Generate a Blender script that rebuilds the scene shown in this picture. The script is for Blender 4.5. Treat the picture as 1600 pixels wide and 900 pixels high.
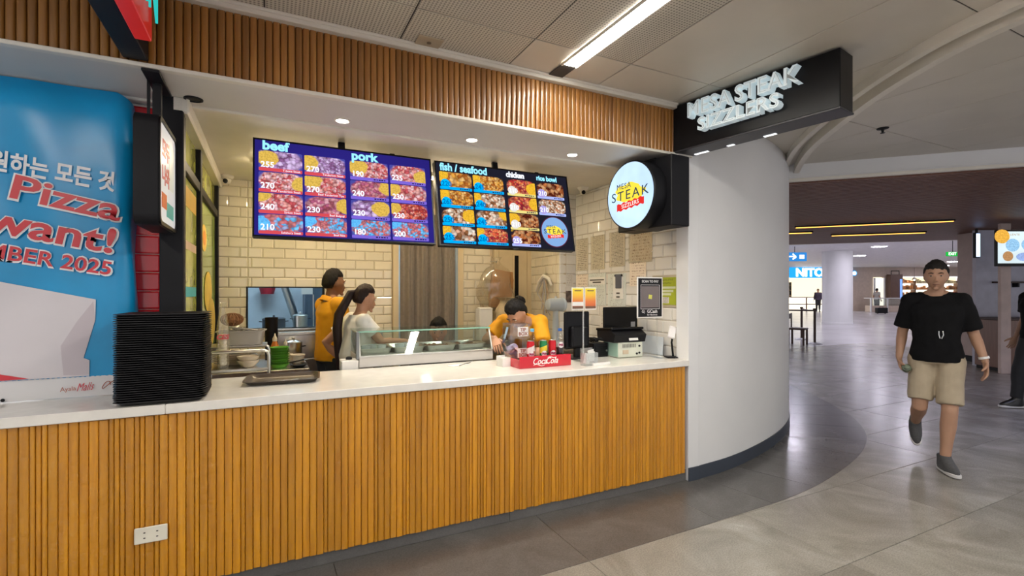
import bpy, bmesh, math, random
from mathutils import Vector, Matrix, noise as mnoise
R = math.radians
PI = math.pi
scene = bpy.context.scene
for o in list(bpy.data.objects):
    bpy.data.objects.remove(o, do_unlink=True)
COL = scene.collection

# ------------------------------------------------------------------ camera
cam_data = bpy.data.cameras.new('camera')
cam_data.sensor_width = 36.0
cam_data.lens = 765.0 / 1600.0 * 36.0
cam_data.shift_y = 6.0 / 1600.0
cam_data.clip_start = 0.05
cam_data.clip_end = 200
cam = bpy.data.objects.new('camera', cam_data)
COL.objects.link(cam)
cam.location = (0, 0, 1.45)
cam.rotation_euler = (R(90), 0, R(-26.4))
scene.camera = cam

# ------------------------------------------------------------------ world, exposure
world = bpy.data.worlds.new('mall_ambient')
scene.world = world
world.use_nodes = True
bg = world.node_tree.nodes['Background']
bg.inputs[0].default_value = (0.97, 0.96, 1.0, 1)
bg.inputs[1].default_value = 0.9
vs = scene.view_settings
vs.view_transform = 'Standard'
vs.look = 'None'
vs.exposure = 0.35
vs.gamma = 1.0
vs.use_curve_mapping = False

# lamp strengths (the lamps themselves are built further down)
STRIP_LIGHT = 54.0
KITCHEN_LIGHT = 46.0
BACKROOM_LIGHT = 62.0
HALL_LIGHT = 105.0
PASSAGE_W = 85.0
DOWNLIGHT_W = 26.0

# ------------------------------------------------------------------ materials
MATS = {}


def new_mat(name):
    m = bpy.data.materials.new(name)
    m.use_nodes = True
    nt = m.node_tree
    nt.nodes.clear()
    out = nt.nodes.new('ShaderNodeOutputMaterial')
    return m, nt, out


def ramp(nt, stops, interp='LINEAR'):
    r = nt.nodes.new('ShaderNodeValToRGB')
    r.color_ramp.interpolation = interp
    el = r.color_ramp.elements
    while len(el) < len(stops):
        el.new(0.5)
    for e, (p, c) in zip(el, stops):
        e.position = p
        e.color = (c[0], c[1], c[2], 1)
    return r


def mat(name, col, rough=0.5, metal=0.0, var=0.08, vscale=6.0, stretch=(1, 1, 1), bump=0.0, bscale=40.0,
        coat=0.0, emis=0.0, ecol=None, spec=0.5, rnd=0.0, sheen=0.0, sss=0.0):
    """principled material with a procedural colour variation and optional bump"""
    if name in MATS:
        return MATS[name]
    m, nt, out = new_mat(name)
    N = nt.nodes.new
    L = nt.links.new
    b = N('ShaderNodeBsdfPrincipled')
    tc = N('ShaderNodeTexCoord')
    mp = N('ShaderNodeMapping')
    mp.inputs['Scale'].default_value = stretch
    L(tc.outputs['Object'], mp.inputs['Vector'])
    no = N('ShaderNodeTexNoise')
    no.inputs['Scale'].default_value = vscale
    no.inputs['Detail'].default_value = 4
    L(mp.outputs[0], no.inputs['Vector'])
    lo = tuple(max(0, c * (1 - var)) for c in col)
    hi = tuple(min(1, c * (1 + var)) for c in col)
    r = ramp(nt, [(0.3, lo), (0.7, hi)])
    L(no.outputs['Fac'], r.inputs[0])
    last = r.outputs[0]
    if rnd > 0:
        oi = N('ShaderNodeObjectInfo')
        hv = N('ShaderNodeHueSaturation')
        mr = N('ShaderNodeMapRange')
        mr.inputs['To Min'].default_value = 1 - rnd
        mr.inputs['To Max'].default_value = 1 + rnd
        L(oi.outputs['Random'], mr.inputs['Value'])
        L(mr.outputs[0], hv.inputs['Value'])
        L(last, hv.inputs['Color'])
        last = hv.outputs[0]
    L(last, b.inputs['Base Color'])
    b.inputs['Roughness'].default_value = rough
    b.inputs['Metallic'].default_value = metal
    b.inputs['Specular IOR Level'].default_value = spec
    if coat:
        b.inputs['Coat Weight'].default_value = coat
        b.inputs['Coat Roughness'].default_value = 0.06
    if sheen:
        b.inputs['Sheen Weight'].default_value = sheen
    if sss:
        b.inputs['Subsurface Weight'].default_value = sss
        b.inputs['Subsurface Scale'].default_value = 0.01
    if emis:
        b.inputs['Emission Color'].default_value = (*(ecol or col), 1)
        b.inputs['Emission Strength'].default_value = emis
    if bump:
        n2 = N('ShaderNodeTexNoise')
        n2.inputs['Scale'].default_value = bscale
        n2.inputs['Detail'].default_value = 5
        L(mp.outputs[0], n2.inputs['Vector'])
        bp = N('ShaderNodeBump')
        bp.inputs['Strength'].default_value = bump
        bp.inputs['Distance'].default_value = 0.01
        L(n2.outputs['Fac'], bp.inputs['Height'])
        L(bp.outputs[0], b.inputs['Normal'])
    L(b.outputs[0], out.inputs[0])
    MATS[name] = m
    return m


def emit(name, col, strength, var=0.0, vscale=5.0):
    if name in MATS:
        return MATS[name]
    m, nt, out = new_mat(name)
    e = nt.nodes.new('ShaderNodeEmission')
    e.inputs[1].default_value = strength
    no = nt.nodes.new('ShaderNodeTexNoise')
    no.inputs['Scale'].default_value = vscale
    r = ramp(nt, [(0.3, tuple(c * (1 - var) for c in col)), (0.7, tuple(min(1, c * (1 + var)) for c in col))])
    nt.links.new(no.outputs['Fac'], r.inputs[0])
    nt.links.new(r.outputs[0], e.inputs[0])
    nt.links.new(e.outputs[0], out.inputs[0])
    MATS[name] = m
    return m


def clear(name, tint=(1, 1, 1), refl=0.06, rough=0.02, diff=0.0, dcol=(1, 1, 1), ior=1.45):
    """thin clear sheet: transparent + fresnel gloss, optionally a milky diffuse share"""
    if name in MATS:
        return MATS[name]
    m, nt, out = new_mat(name)
    N = nt.nodes.new
    L = nt.links.new
    tr = N('ShaderNodeBsdfTransparent')
    no = N('ShaderNodeTexNoise')
    no.inputs['Scale'].default_value = 3
    rp = ramp(nt, [(0.3, tuple(c * 0.98 for c in tint)), (0.7, tint)])
    L(no.outputs['Fac'], rp.inputs[0])
    L(rp.outputs[0], tr.inputs[0])
    first = tr
    if diff:
        df = N('ShaderNodeBsdfDiffuse')
        df.inputs[0].default_value = (*dcol, 1)
        mx0 = N('ShaderNodeMixShader')
        n2 = N('ShaderNodeTexNoise')
        n2.inputs['Scale'].default_value = 25
        n2.inputs['Detail'].default_value = 5
        mr = N('ShaderNodeMapRange')
        mr.inputs['From Min'].default_value = 0.3
        mr.inputs['From Max'].default_value = 0.7
        mr.inputs['To Min'].default_value = diff * 0.5
        mr.inputs['To Max'].default_value = min(1, diff * 1.5)
        L(n2.outputs['Fac'], mr.inputs['Value'])
        L(mr.outputs[0], mx0.inputs[0])
        L(tr.outputs[0], mx0.inputs[1])
        L(df.outputs[0], mx0.inputs[2])
        first = mx0
    gl = N('ShaderNodeBsdfGlossy')
    gl.inputs['Roughness'].default_value = rough
    lw = N('ShaderNodeLayerWeight')           # facing term is the same on both sides of the sheet
    pw = N('ShaderNodeMath')
    pw.operation = 'POWER'
    pw.inputs[1].default_value = 5.0
    L(lw.outputs['Facing'], pw.inputs[0])
    ad = N('ShaderNodeMath')
    ad.operation = 'MULTIPLY_ADD'
    ad.use_clamp = True
    ad.inputs[1].default_value = 0.8
    ad.inputs[2].default_value = 0.03 + refl
    L(pw.outputs[0], ad.inputs[0])
    mx = N('ShaderNodeMixShader')
    L(ad.outputs[0], mx.inputs[0])
    L(first.outputs[0], mx.inputs[1])
    L(gl.outputs[0], mx.inputs[2])
    L(mx.outputs[0], out.inputs[0])
    MATS[name] = m
    return m


def wood_mat(name, dark, light, rough=0.3, coat=0.6, grain_axis='Z', scale=14.0, rnd=0.18, drip=0.0):
    if name in MATS:
        return MATS[name]
    m, nt, out = new_mat(name)
    N = nt.nodes.new
    L = nt.links.new
    b = N('ShaderNodeBsdfPrincipled')
    tc = N('ShaderNodeTexCoord')
    oi = N('ShaderNodeObjectInfo')
    ad = N('ShaderNodeVectorMath')
    ad.operation = 'ADD'
    cmb = N('ShaderNodeCombineXYZ')
    ml = N('ShaderNodeMath')
    ml.operation = 'MULTIPLY'
    ml.inputs[1].default_value = 37.0
    L(oi.outputs['Random'], ml.inputs[0])
    L(ml.outputs[0], cmb.inputs[0])
    L(ml.outputs[0], cmb.inputs[2])
    L(tc.outputs['Object'], ad.inputs[0])
    L(cmb.outputs[0], ad.inputs[1])
    mp = N('ShaderNodeMapping')
    s = {'X': (0.06, 1, 1), 'Y': (1, 0.06, 1), 'Z': (1, 1, 0.06)}[grain_axis]
    mp.inputs['Scale'].default_value = s
    L(ad.outputs[0], mp.inputs[0])
    no = N('ShaderNodeTexNoise')
    no.inputs['Scale'].default_value = scale * 3
    no.inputs['Detail'].default_value = 6
    no.inputs['Distortion'].default_value = 0.6
    L(mp.outputs[0], no.inputs['Vector'])
    r = ramp(nt, [(0.25, dark), (0.75, light)])
    L(no.outputs['Fac'], r.inputs[0])
    hv = N('ShaderNodeHueSaturation')
    mr = N('ShaderNodeMapRange')
    mr.inputs['To Min'].default_value = 1 - rnd
    mr.inputs['To Max'].default_value = 1 + rnd
    L(oi.outputs['Random'], mr.inputs['Value'])
    L(mr.outputs[0], hv.inputs['Value'])
    L(r.outputs[0], hv.inputs['Color'])
    L(hv.outputs[0], b.inputs['Base Color'])
    b.inputs['Roughness'].default_value = rough
    b.inputs['Coat Weight'].default_value = coat
    b.inputs['Coat Roughness'].default_value = 0.1
    bp = N('ShaderNodeBump')
    bp.inputs['Strength'].default_value = 0.12
    bp.inputs['Distance'].default_value = 0.004
    L(no.outputs['Fac'], bp.inputs['Height'])
    L(bp.outputs[0], b.inputs['Normal'])
    if drip:                                   # sagging runs in the thick varnish
        n5 = N('ShaderNodeTexNoise')
        n5.inputs['Scale'].default_value = 42.0
        n5.inputs['Detail'].default_value = 2
        m5 = N('ShaderNodeMapping')
        m5.inputs['Scale'].default_value = (1, 1, 0.7)
        L(ad.outputs[0], m5.inputs[0])
        L(m5.outputs[0], n5.inputs['Vector'])
        b5 = N('ShaderNodeBump')
        b5.inputs['Strength'].default_value = drip
        b5.inputs['Distance'].default_value = 0.03
        L(n5.outputs['Fac'], b5.inputs['Height'])
        L(b5.outputs[0], b.inputs['Coat Normal'])
        b.inputs['Coat Roughness'].default_value = 0.07
    L(b.outputs[0], out.inputs[0])
    MATS[name] = m
    return m


def stone_mat(name, base, vein, rough=0.3, spk=0.06, scale=1.2, rnd=0.05, bump=0.05):
    """floor stone: broad pale blotches, fine speckle"""
    if name in MATS:
        return MATS[name]
    m, nt, out = new_mat(name)
    N = nt.nodes.new
    L = nt.links.new
    b = N('ShaderNodeBsdfPrincipled')
    geo = N('ShaderNodeNewGeometry')
    oi = N('ShaderNodeObjectInfo')
    ad = N('ShaderNodeVectorMath')
    ad.operation = 'ADD'
    cmb = N('ShaderNodeCombineXYZ')
    ml = N('ShaderNodeMath')
    ml.operation = 'MULTIPLY'
    ml.inputs[1].default_value = 19.0
    L(oi.outputs['Random'], ml.inputs[0])
    L(ml.outputs[0], cmb.inputs[0])
    L(ml.outputs[0], cmb.inputs[1])
    L(geo.outputs['Position'], ad.inputs[0])
    L(cmb.outputs[0], ad.inputs[1])
    n1 = N('ShaderNodeTexNoise')
    n1.inputs['Scale'].default_value = scale
    n1.inputs['Detail'].default_value = 7
    n1.inputs['Roughness'].default_value = 0.62
    n1.inputs['Distortion'].default_value = 1.2
    L(ad.outputs[0], n1.inputs['Vector'])
    r1 = ramp(nt, [(0.38, base), (0.56, tuple(0.5 * (a + c) for a, c in zip(base, vein))), (0.7, vein)])
    L(n1.outputs['Fac'], r1.inputs[0])
    n2 = N('ShaderNodeTexNoise')
    n2.inputs['Scale'].default_value = 130
    n2.inputs['Detail'].default_value = 3
    L(ad.outputs[0], n2.inputs['Vector'])
    r2 = ramp(nt, [(0.35, (1 - spk * 3,) * 3), (0.65, (1 + 0 * spk,) * 3)])
    L(n2.outputs['Fac'], r2.inputs[0])
    mx = N('ShaderNodeMixRGB')
    mx.blend_type = 'MULTIPLY'
    mx.inputs[0].default_value = 1
    L(r1.outputs[0], mx.inputs[1])
    L(r2.outputs[0], mx.inputs[2])
    hv = N('ShaderNodeHueSaturation')
    mr = N('ShaderNodeMapRange')
    mr.inputs['To Min'].default_value = 1 - rnd
    mr.inputs['To Max'].default_value = 1 + rnd
    L(oi.outputs['Random'], mr.inputs['Value'])
    L(mr.outputs[0], hv.inputs['Value'])
    L(mx.outputs[0], hv.inputs['Color'])
    L(hv.outputs[0], b.inputs['Base Color'])
    rr = N('ShaderNodeMapRange')
    rr.inputs['To Min'].default_value = rough * 0.8
    rr.inputs['To Max'].default_value = rough * 1.3
    L(n1.outputs['Fac'], rr.inputs['Value'])
    L(rr.outputs[0], b.inputs['Roughness'])
    bp = N('ShaderNodeBump')
    bp.inputs['Strength'].default_value = bump
    bp.inputs['Distance'].default_value = 0.003
    L(n1.outputs['Fac'], bp.inputs['Height'])
    L(bp.outputs[0], b.inputs['Normal'])
    L(b.outputs[0], out.inputs[0])
    MATS[name] = m
    return m


def perforated_mat(name, col, hole, pitch=0.018, rad=0.3):
    """ceiling panel with a grid of small punched holes"""
    m, nt, out = new_mat(name)
    N = nt.nodes.new
    L = nt.links.new
    b = N('ShaderNodeBsdfPrincipled')
    geo = N('ShaderNodeNewGeometry')
    sc = N('ShaderNodeVectorMath')
    sc.operation = 'SCALE'
    sc.inputs['Scale'].default_value = 1 / pitch
    L(geo.outputs['Position'], sc.inputs[0])
    fr = N('ShaderNodeVectorMath')
    fr.operation = 'FRACTION'
    L(sc.outputs[0], fr.inputs[0])
    sp = N('ShaderNodeSeparateXYZ')
    L(fr.outputs[0], sp.inputs[0])
    cm = N('ShaderNodeCombineXYZ')
    L(sp.outputs[0], cm.inputs[0])
    L(sp.outputs[1], cm.inputs[1])
    di = N('ShaderNodeVectorMath')
    di.operation = 'DISTANCE'
    di.inputs[1].default_value = (0.5, 0.5, 0)
    L(cm.outputs[0], di.inputs[0])
    r = ramp(nt, [(rad - 0.06, hole), (rad + 0.06, col)])
    L(di.outputs['Value'], r.inputs[0])
    oi = N('ShaderNodeObjectInfo')
    hv = N('ShaderNodeHueSaturation')
    mr = N('ShaderNodeMapRange')
    mr.inputs['To Min'].default_value = 0.96
    mr.inputs['To Max'].default_value = 1.03
    L(oi.outputs['Random'], mr.inputs['Value'])
    L(mr.outputs[0], hv.inputs['Value'])
    L(r.outputs[0], hv.inputs['Color'])
    L(hv.outputs[0], b.inputs['Base Color'])
    b.inputs['Roughness'].default_value = 0.45
    L(b.outputs[0], out.inputs[0])
    MATS[name] = m
    return m


def print_mat(name, paper, ink, rows=18.0, dens=0.5, head=None):
    """sheet of print: irregular lines of small dark writing on paper (object x/z coordinates)"""
    if name in MATS:
        return MATS[name]
    m, nt, out = new_mat(name)
    N = nt.nodes.new
    L = nt.links.new
    b = N('ShaderNodeBsdfPrincipled')
    tc = N('ShaderNodeTexCoord')
    mp = N('ShaderNodeMapping')
    mp.inputs['Scale'].default_value = (26, 1, rows)
    L(tc.outputs['Generated'], mp.inputs[0])
    no = N('ShaderNodeTexNoise')
    no.inputs['Scale'].default_value = 1.0
    no.inputs['Detail'].default_value = 2
    L(mp.outputs[0], no.inputs['Vector'])
    r = ramp(nt, [(dens, paper), (dens + 0.06, ink)])
    L(no.outputs['Fac'], r.inputs[0])
    sx = N('ShaderNodeSeparateXYZ')
    L(tc.outputs['Generated'], sx.inputs[0])
    wv = N('ShaderNodeMath')
    wv.operation = 'MULTIPLY'
    wv.inputs[1].default_value = rows
    L(sx.outputs[2], wv.inputs[0])
    f = N('ShaderNodeMath')
    f.operation = 'FRACT'
    L(wv.outputs[0], f.inputs[0])
    gt = N('ShaderNodeMath')
    gt.operation = 'GREATER_THAN'
    gt.inputs[1].default_value = 0.5
    L(f.outputs[0], gt.inputs[0])
    # margin
    ab = N('ShaderNodeMath')
    ab.operation = 'SUBTRACT'
    ab.inputs[1].default_value = 0.5
    L(sx.outputs[0], ab.inputs[0])
    aa = N('ShaderNodeMath')
    aa.operation = 'ABSOLUTE'
    L(ab.outputs[0], aa.inputs[0])
    lt = N('ShaderNodeMath')
    lt.operation = 'LESS_THAN'
    lt.inputs[1].default_value = 0.4
    L(aa.outputs[0], lt.inputs[0])
    mu = N('ShaderNodeMath')
    mu.operation = 'MULTIPLY'
    L(gt.outputs[0], mu.inputs[0])
    L(lt.outputs[0], mu.inputs[1])
    mx = N('ShaderNodeMixRGB')
    mx.inputs[1].default_value = (*paper, 1)
    L(mu.outputs[0], mx.inputs[0])
    L(r.outputs[0], mx.inputs[2])
    L(mx.outputs[0], b.inputs['Base Color'])
    b.inputs['Roughness'].default_value = 0.35
    L(b.outputs[0], out.inputs[0])
    MATS[name] = m
    return m


# ------------------------------------------------------------------ mesh helpers
def BM():
    return bmesh.new()


def bx(bm, c, s, bev=0.0, rot=None, seg=1):
    """box centred at c with size s"""
    M = Matrix.Translation(c) @ (rot.to_4x4() if rot is not None else Matrix.Identity(4)) @ Matrix.Diagonal((s[0], s[1], s[2], 1))
    r = bmesh.ops.create_cube(bm, size=1.0, matrix=M)
    if bev:
        es = list({e for v in r['verts'] for e in v.link_edges})
        bmesh.ops.bevel(bm, geom=es, offset=bev, segments=seg, affect='EDGES', profile=0.5)
    return bm


def box(p0, p1, bev=0.0, seg=1):
    bm = BM()
    c = [(a + b) / 2 for a, b in zip(p0, p1)]
    s = [abs(b - a) for a, b in zip(p0, p1)]
    return bx(bm, c, s, bev, None, seg)


def ring_faces(bm, rings, close=True, cap0=True, cap1=True):
    n = len(rings[0])
    for a, b in zip(rings[:-1], rings[1:]):
        for i in range(n if close else n - 1):
            j = (i + 1) % n
            try:
                bm.faces.new((a[i], a[j], b[j], b[i]))
            except ValueError:
                pass
    if cap0 and close:
        try:
            bm.faces.new(list(reversed(rings[0])))
        except ValueError:
            pass
    if cap1 and close:
        try:
            bm.faces.new(rings[-1])
        except ValueError:
            pass


def tube(bm, pts, r, seg=8, cap=True, flat=1.0, up=None):
    """tube along a polyline, r a number or one per point, flat squashes the second axis"""
    pts = [Vector(p) for p in pts]
    n = len(pts)
    rs = r if isinstance(r, (list, tuple)) else [r] * n
    tang = []
    for i in range(n):
        a = pts[max(i - 1, 0)]
        b = pts[min(i + 1, n - 1)]
        t = (b - a)
        tang.append(t.normalized() if t.length > 1e-9 else Vector((0, 0, 1)))
    u = Vector(up) if up is not None else (Vector((0, 0, 1)) if abs(tang[0].z) < 0.9 else Vector((1, 0, 0)))
    rings = []
    for i in range(n):
        t = tang[i]
        u = (u - t * u.dot(t))
        if u.length < 1e-6:
            u = t.orthogonal()
        u.normalize()
        w = t.cross(u)
        rr = rs[i]
        rx, ry = rr if isinstance(rr, (list, tuple)) else (rr, rr * flat)
        rings.append([bm.verts.new(pts[i] + u * (ry * math.sin(2 * PI * k / seg)) + w * (rx * math.cos(2 * PI * k / seg))) for k in range(seg)])
    ring_faces(bm, rings, True, cap, cap)
    return bm


def lathe(bm, prof, c=(0, 0, 0), seg=24, sx=1.0, sy=1.0, cap0=True, cap1=True):
    """profile [(r, z)] turned about z"""
    c = Vector(c)
    rings = []
    for r, z in prof:
        rings.append([bm.verts.new(c + Vector((r * sx * math.cos(2 * PI * k / seg), r * sy * math.sin(2 * PI * k / seg), z))) for k in range(seg)])
    ring_faces(bm, rings, True, cap0, cap1)
    return bm


def prism(bm, pts, z0, z1):
    """polygon (x, y) extruded from z0 to z1"""
    a = [bm.verts.new((p[0], p[1], z0)) for p in pts]
    b = [bm.verts.new((p[0], p[1], z1)) for p in pts]
    ring_faces(bm, [a, b])
    bmesh.ops.recalc_face_normals(bm, faces=bm.faces)
    return bm


def rrect(w, h, r, n=5):
    """rounded rectangle outline"""
    pts = []
    for cx, cy, a0 in ((w / 2 - r, h / 2 - r, 0), (-w / 2 + r, h / 2 - r, 90), (-w / 2 + r, -h / 2 + r, 180), (w / 2 - r, -h / 2 + r, 270)):
        for k in range(n + 1):
            a = R(a0 + 90 * k / n)
            pts.append((cx + r * math.cos(a), cy + r * math.sin(a)))
    return pts


def loft(bm, sections, cap0=True, cap1=True):
    """sections: lists of 3D points with equal count"""
    rings = [[bm.verts.new(p) for p in s] for s in sections]
    ring_faces(bm, rings, True, cap0, cap1)
    return bm


def grid(bm, fn, nu, nv):
    """sheet from fn(u, v) with u, v in 0..1"""
    vs_ = [[bm.verts.new(fn(i / nu, j / nv)) for i in range(nu + 1)] for j in range(nv + 1)]
    for j in range(nv):
        for i in range(nu):
            bm.faces.new((vs_[j][i], vs_[j][i + 1], vs_[j + 1][i + 1], vs_[j + 1][i]))
    return bm


def xform(bm, M):
    bmesh.ops.transform(bm, matrix=M, verts=bm.verts)
    return bm


def jitter(bm, amp, scale, seed=0.0):
    for v in bm.verts:
        p = v.co * scale + Vector((seed, seed * 1.7, seed * 0.6))
        v.co += mnoise.noise_vector(p) * amp
    return bm


def to_mesh(bm, name, material, smooth=True, ang=35):
    bmesh.ops.recalc_face_normals(bm, faces=bm.faces)
    me = bpy.data.meshes.new(name)
    bm.to_mesh(me)
    bm.free()
    if smooth:
        me.shade_smooth()
        me.set_sharp_from_angle(angle=R(ang))
    if material is not None:
        me.materials.append(material)
    return me


def link(name, me, parent=None, loc=None, rot=None):
    o = bpy.data.objects.new(name, me)
    COL.objects.link(o)
    if parent is not None:
        o.parent = parent
    if loc is not None:
        o.location = loc
    if rot is not None:
        o.rotation_euler = rot
    return o


def obj(name, bm, material, parent=None, smooth=True, ang=35, loc=None, rot=None):
    return link(name, to_mesh(bm, name, material, smooth, ang), parent, loc, rot)


def tag(o, label=None, cat=None, group=None, kind=None):
    if label:
        o['label'] = label
    if cat:
        o['category'] = cat
    if group:
        o['group'] = group
    if kind:
        o['kind'] = kind
    return o


def thing(name, label, cat, loc=(0, 0, 0), rotz=0.0, group=None):
    o = bpy.data.objects.new(name, None)
    o.empty_display_size = 0.1
    COL.objects.link(o)
    o.location = loc
    o.rotation_euler = (0, 0, R(rotz))
    return tag(o, label, cat, group)


def struct(name, bm, material, label=None, smooth=False, ang=35):
    o = obj(name, bm, material, None, smooth, ang)
    o['kind'] = 'structure'
    if label:
        o['label'] = label
    return o


def dup(root, loc, rotz=None, label=None, group=None):
    r = root.copy()
    COL.objects.link(r)
    r.location = loc
    if rotz is not None:
        r.rotation_euler = (0, 0, R(rotz))
    if label:
        r['label'] = label
    if group:
        r['group'] = group
    for ch in list(root.children):
        c = ch.copy()
        COL.objects.link(c)
        c.parent = r
        for g in ch.children:
            d = g.copy()
            COL.objects.link(d)
            d.parent = c
    return r


FRONT = Matrix.Rotation(R(90), 4, 'X')                                # local xy -> x,z facing -y
LEFT = Matrix.Rotation(R(-90), 4, 'Z') @ FRONT                        # facing -x, text runs along -y
RIGHT = Matrix.Rotation(R(90), 4, 'Z') @ FRONT                        # facing +x


def text_bm(s, size, depth=0.001, bold=0.0, shear=0.0, align='CENTER', M=None, sx=1.0, bevel=0.0, res=3, spacing=1.0):
    cu = bpy.data.curves.new('lettering', 'FONT')
    cu.body = s
    cu.size = size
    cu.extrude = depth
    cu.offset = bold
    cu.shear = shear
    cu.align_x = align
    cu.align_y = 'CENTER'
    cu.resolution_u = res
    cu.bevel_depth = bevel
    cu.space_character = spacing
    o = bpy.data.objects.new('lettering', cu)
    me = o.to_mesh()
    bm = BM()
    bm.from_mesh(me)
    o.to_mesh_clear()
    bpy.data.objects.remove(o, do_unlink=True)
    bpy.data.curves.remove(cu)
    if sx != 1.0:
        xform(bm, Matrix.Diagonal((sx, 1, 1, 1)))
    if M is not None:
        xform(bm, M)
    return bm


def text(s, size, material, parent, loc, M=FRONT, name='lettering', **k):
    bm = text_bm(s, size, M=Matrix.Translation(loc) @ M, **k)
    return obj(name, bm, material, parent, smooth=False)
# ================================================================== materials used by the setting
M_SLAT = wood_mat('varnished_golden_wood', (0.44, 0.168, 0.004), (0.68, 0.30, 0.008), rough=0.42, coat=0.6, rnd=0.14, drip=1.0)
M_FASCIA = wood_mat('varnished_wood_shaded', (0.20, 0.075, 0.012), (0.34, 0.15, 0.028), rough=0.36, coat=0.4, rnd=0.2)  # counter wood made darker: shade below the ceiling moulding put into the colour
M_WOODBACK = mat('dark_wood_backing', (0.20, 0.075, 0.012), 0.6)
M_QUARTZ = mat('white_quartz', (0.78, 0.75, 0.69), 0.16, var=0.05, vscale=14, coat=0.3)
M_PLINTH = stone_mat('grey_terrazzo', (0.125, 0.12, 0.115), (0.16, 0.155, 0.15), rough=0.3, spk=0.05, scale=2.0)
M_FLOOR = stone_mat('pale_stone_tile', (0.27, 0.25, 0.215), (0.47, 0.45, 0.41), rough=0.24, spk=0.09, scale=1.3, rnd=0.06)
M_BAND = stone_mat('dark_stone_tile', (0.105, 0.10, 0.096), (0.135, 0.13, 0.127), rough=0.22, spk=0.07, scale=2.2, rnd=0.06)
M_GROUT = mat('dark_grout', (0.075, 0.07, 0.065), 0.8)
M_WHITE = mat('white_wall_paint', (0.74, 0.74, 0.745), 0.45, var=0.025, vscale=2, bump=0.03, bscale=60)
M_SOFFIT = mat('offwhite_soffit_paint', (0.62, 0.60, 0.56), 0.5, var=0.03, vscale=3)
M_TRIM = mat('cream_trim_paint', (0.72, 0.68, 0.60), 0.4, var=0.03)
M_BASE = mat('navy_grey_skirting', (0.045, 0.055, 0.075), 0.35)
M_CEIL = perforated_mat('perforated_ceiling', (0.60, 0.56, 0.48), (0.24, 0.22, 0.185))
M_CEILPLAIN = mat('plain_ceiling_panel', (0.60, 0.56, 0.49), 0.4, var=0.04, vscale=2.5)
M_GAP = mat('ceiling_gap', (0.05, 0.045, 0.04), 0.8)
M_TILE = mat('cream_glazed_tile', (0.74, 0.68, 0.54), 0.1, var=0.04, vscale=4, coat=0.5, rnd=0.03)
M_TILEW = mat('white_glazed_tile', (0.76, 0.74, 0.70), 0.1, var=0.03, vscale=4, coat=0.5, rnd=0.03)
M_TGROUT = mat('tile_grout', (0.50, 0.42, 0.30), 0.8)
M_REDTILE = mat('red_glazed_tile', (0.66, 0.012, 0.02), 0.12, var=0.1, coat=0.1)
M_BLACK = mat('black_powder_coat', (0.008, 0.008, 0.010), 0.5, var=0.2, spec=0.22)
M_BLACKG = mat('black_gloss', (0.005, 0.005, 0.006), 0.3, var=0.2, spec=0.2)
M_STEEL = mat('brushed_steel', (0.62, 0.61, 0.58), 0.28, metal=1.0, var=0.1, vscale=20, stretch=(1, 20, 1))
M_CREAM = mat('cream_door_paint', (0.66, 0.54, 0.34), 0.4, var=0.05)
M_GLASS = clear('clear_glass', (0.97, 1.0, 0.985), refl=0.02)

# ================================================================== floor
floor = struct('floor', box((-6, -7, -0.06), (60, 40, -0.003)), M_GROUT, 'stone tiled floor of the mall')
PX, PY, X0, Y0 = 1.2333, 0.652, 1.544, 1.54
TILE_ME = to_mesh(bx(BM(), (0, 0, -0.006), (PX - 0.004, PY - 0.004, 0.012), 0.0015), 'floor_tile', M_FLOOR, False)
for i in range(-2, 11):
    for j in range(-5, 10):
        cx, cy = X0 + PX * (i + 0.5), Y0 + PY * (j + 0.5)
        if cx < 3.6 and cy > 3.3:
            continue
        link('floor_tile', TILE_ME, floor, (cx, cy, 0))
# the hall beyond: same stone, joints too fine to tell apart
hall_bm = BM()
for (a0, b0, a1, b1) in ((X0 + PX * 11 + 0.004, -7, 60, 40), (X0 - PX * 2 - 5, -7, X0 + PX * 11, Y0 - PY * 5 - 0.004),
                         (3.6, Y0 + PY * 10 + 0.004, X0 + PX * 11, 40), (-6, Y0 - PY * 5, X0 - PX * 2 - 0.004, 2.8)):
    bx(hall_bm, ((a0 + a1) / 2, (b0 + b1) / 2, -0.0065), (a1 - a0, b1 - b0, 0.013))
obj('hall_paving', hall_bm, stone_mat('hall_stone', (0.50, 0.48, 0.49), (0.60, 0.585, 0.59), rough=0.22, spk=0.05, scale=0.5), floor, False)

# column wall outline (front line of the curved white wall) and the outer edge of the dark paving band
COLW = [(2.872, 2.756), (2.985, 2.756), (3.30, 2.785), (3.62, 2.848), (4.0, 2.952), (4.38, 3.085), (4.72, 3.235), (5.05, 3.42),
        (5.33, 3.63), (5.56, 3.88), (5.72, 4.2), (5.82, 4.6), (5.86, 5.1), (5.86, 6.0)]
BAND = [(2.55, 2.195), (3.0, 2.205), (3.34, 2.225), (3.68, 2.27), (4.0, 2.335), (4.35, 2.42), (4.7, 2.525), (5.05, 2.66), (5.4, 2.835), (5.72, 3.05),
        (6.02, 3.30), (6.3, 3.60), (6.6, 3.95), (6.95, 4.45), (7.3, 5.0), (7.6, 5.6)]


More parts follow.
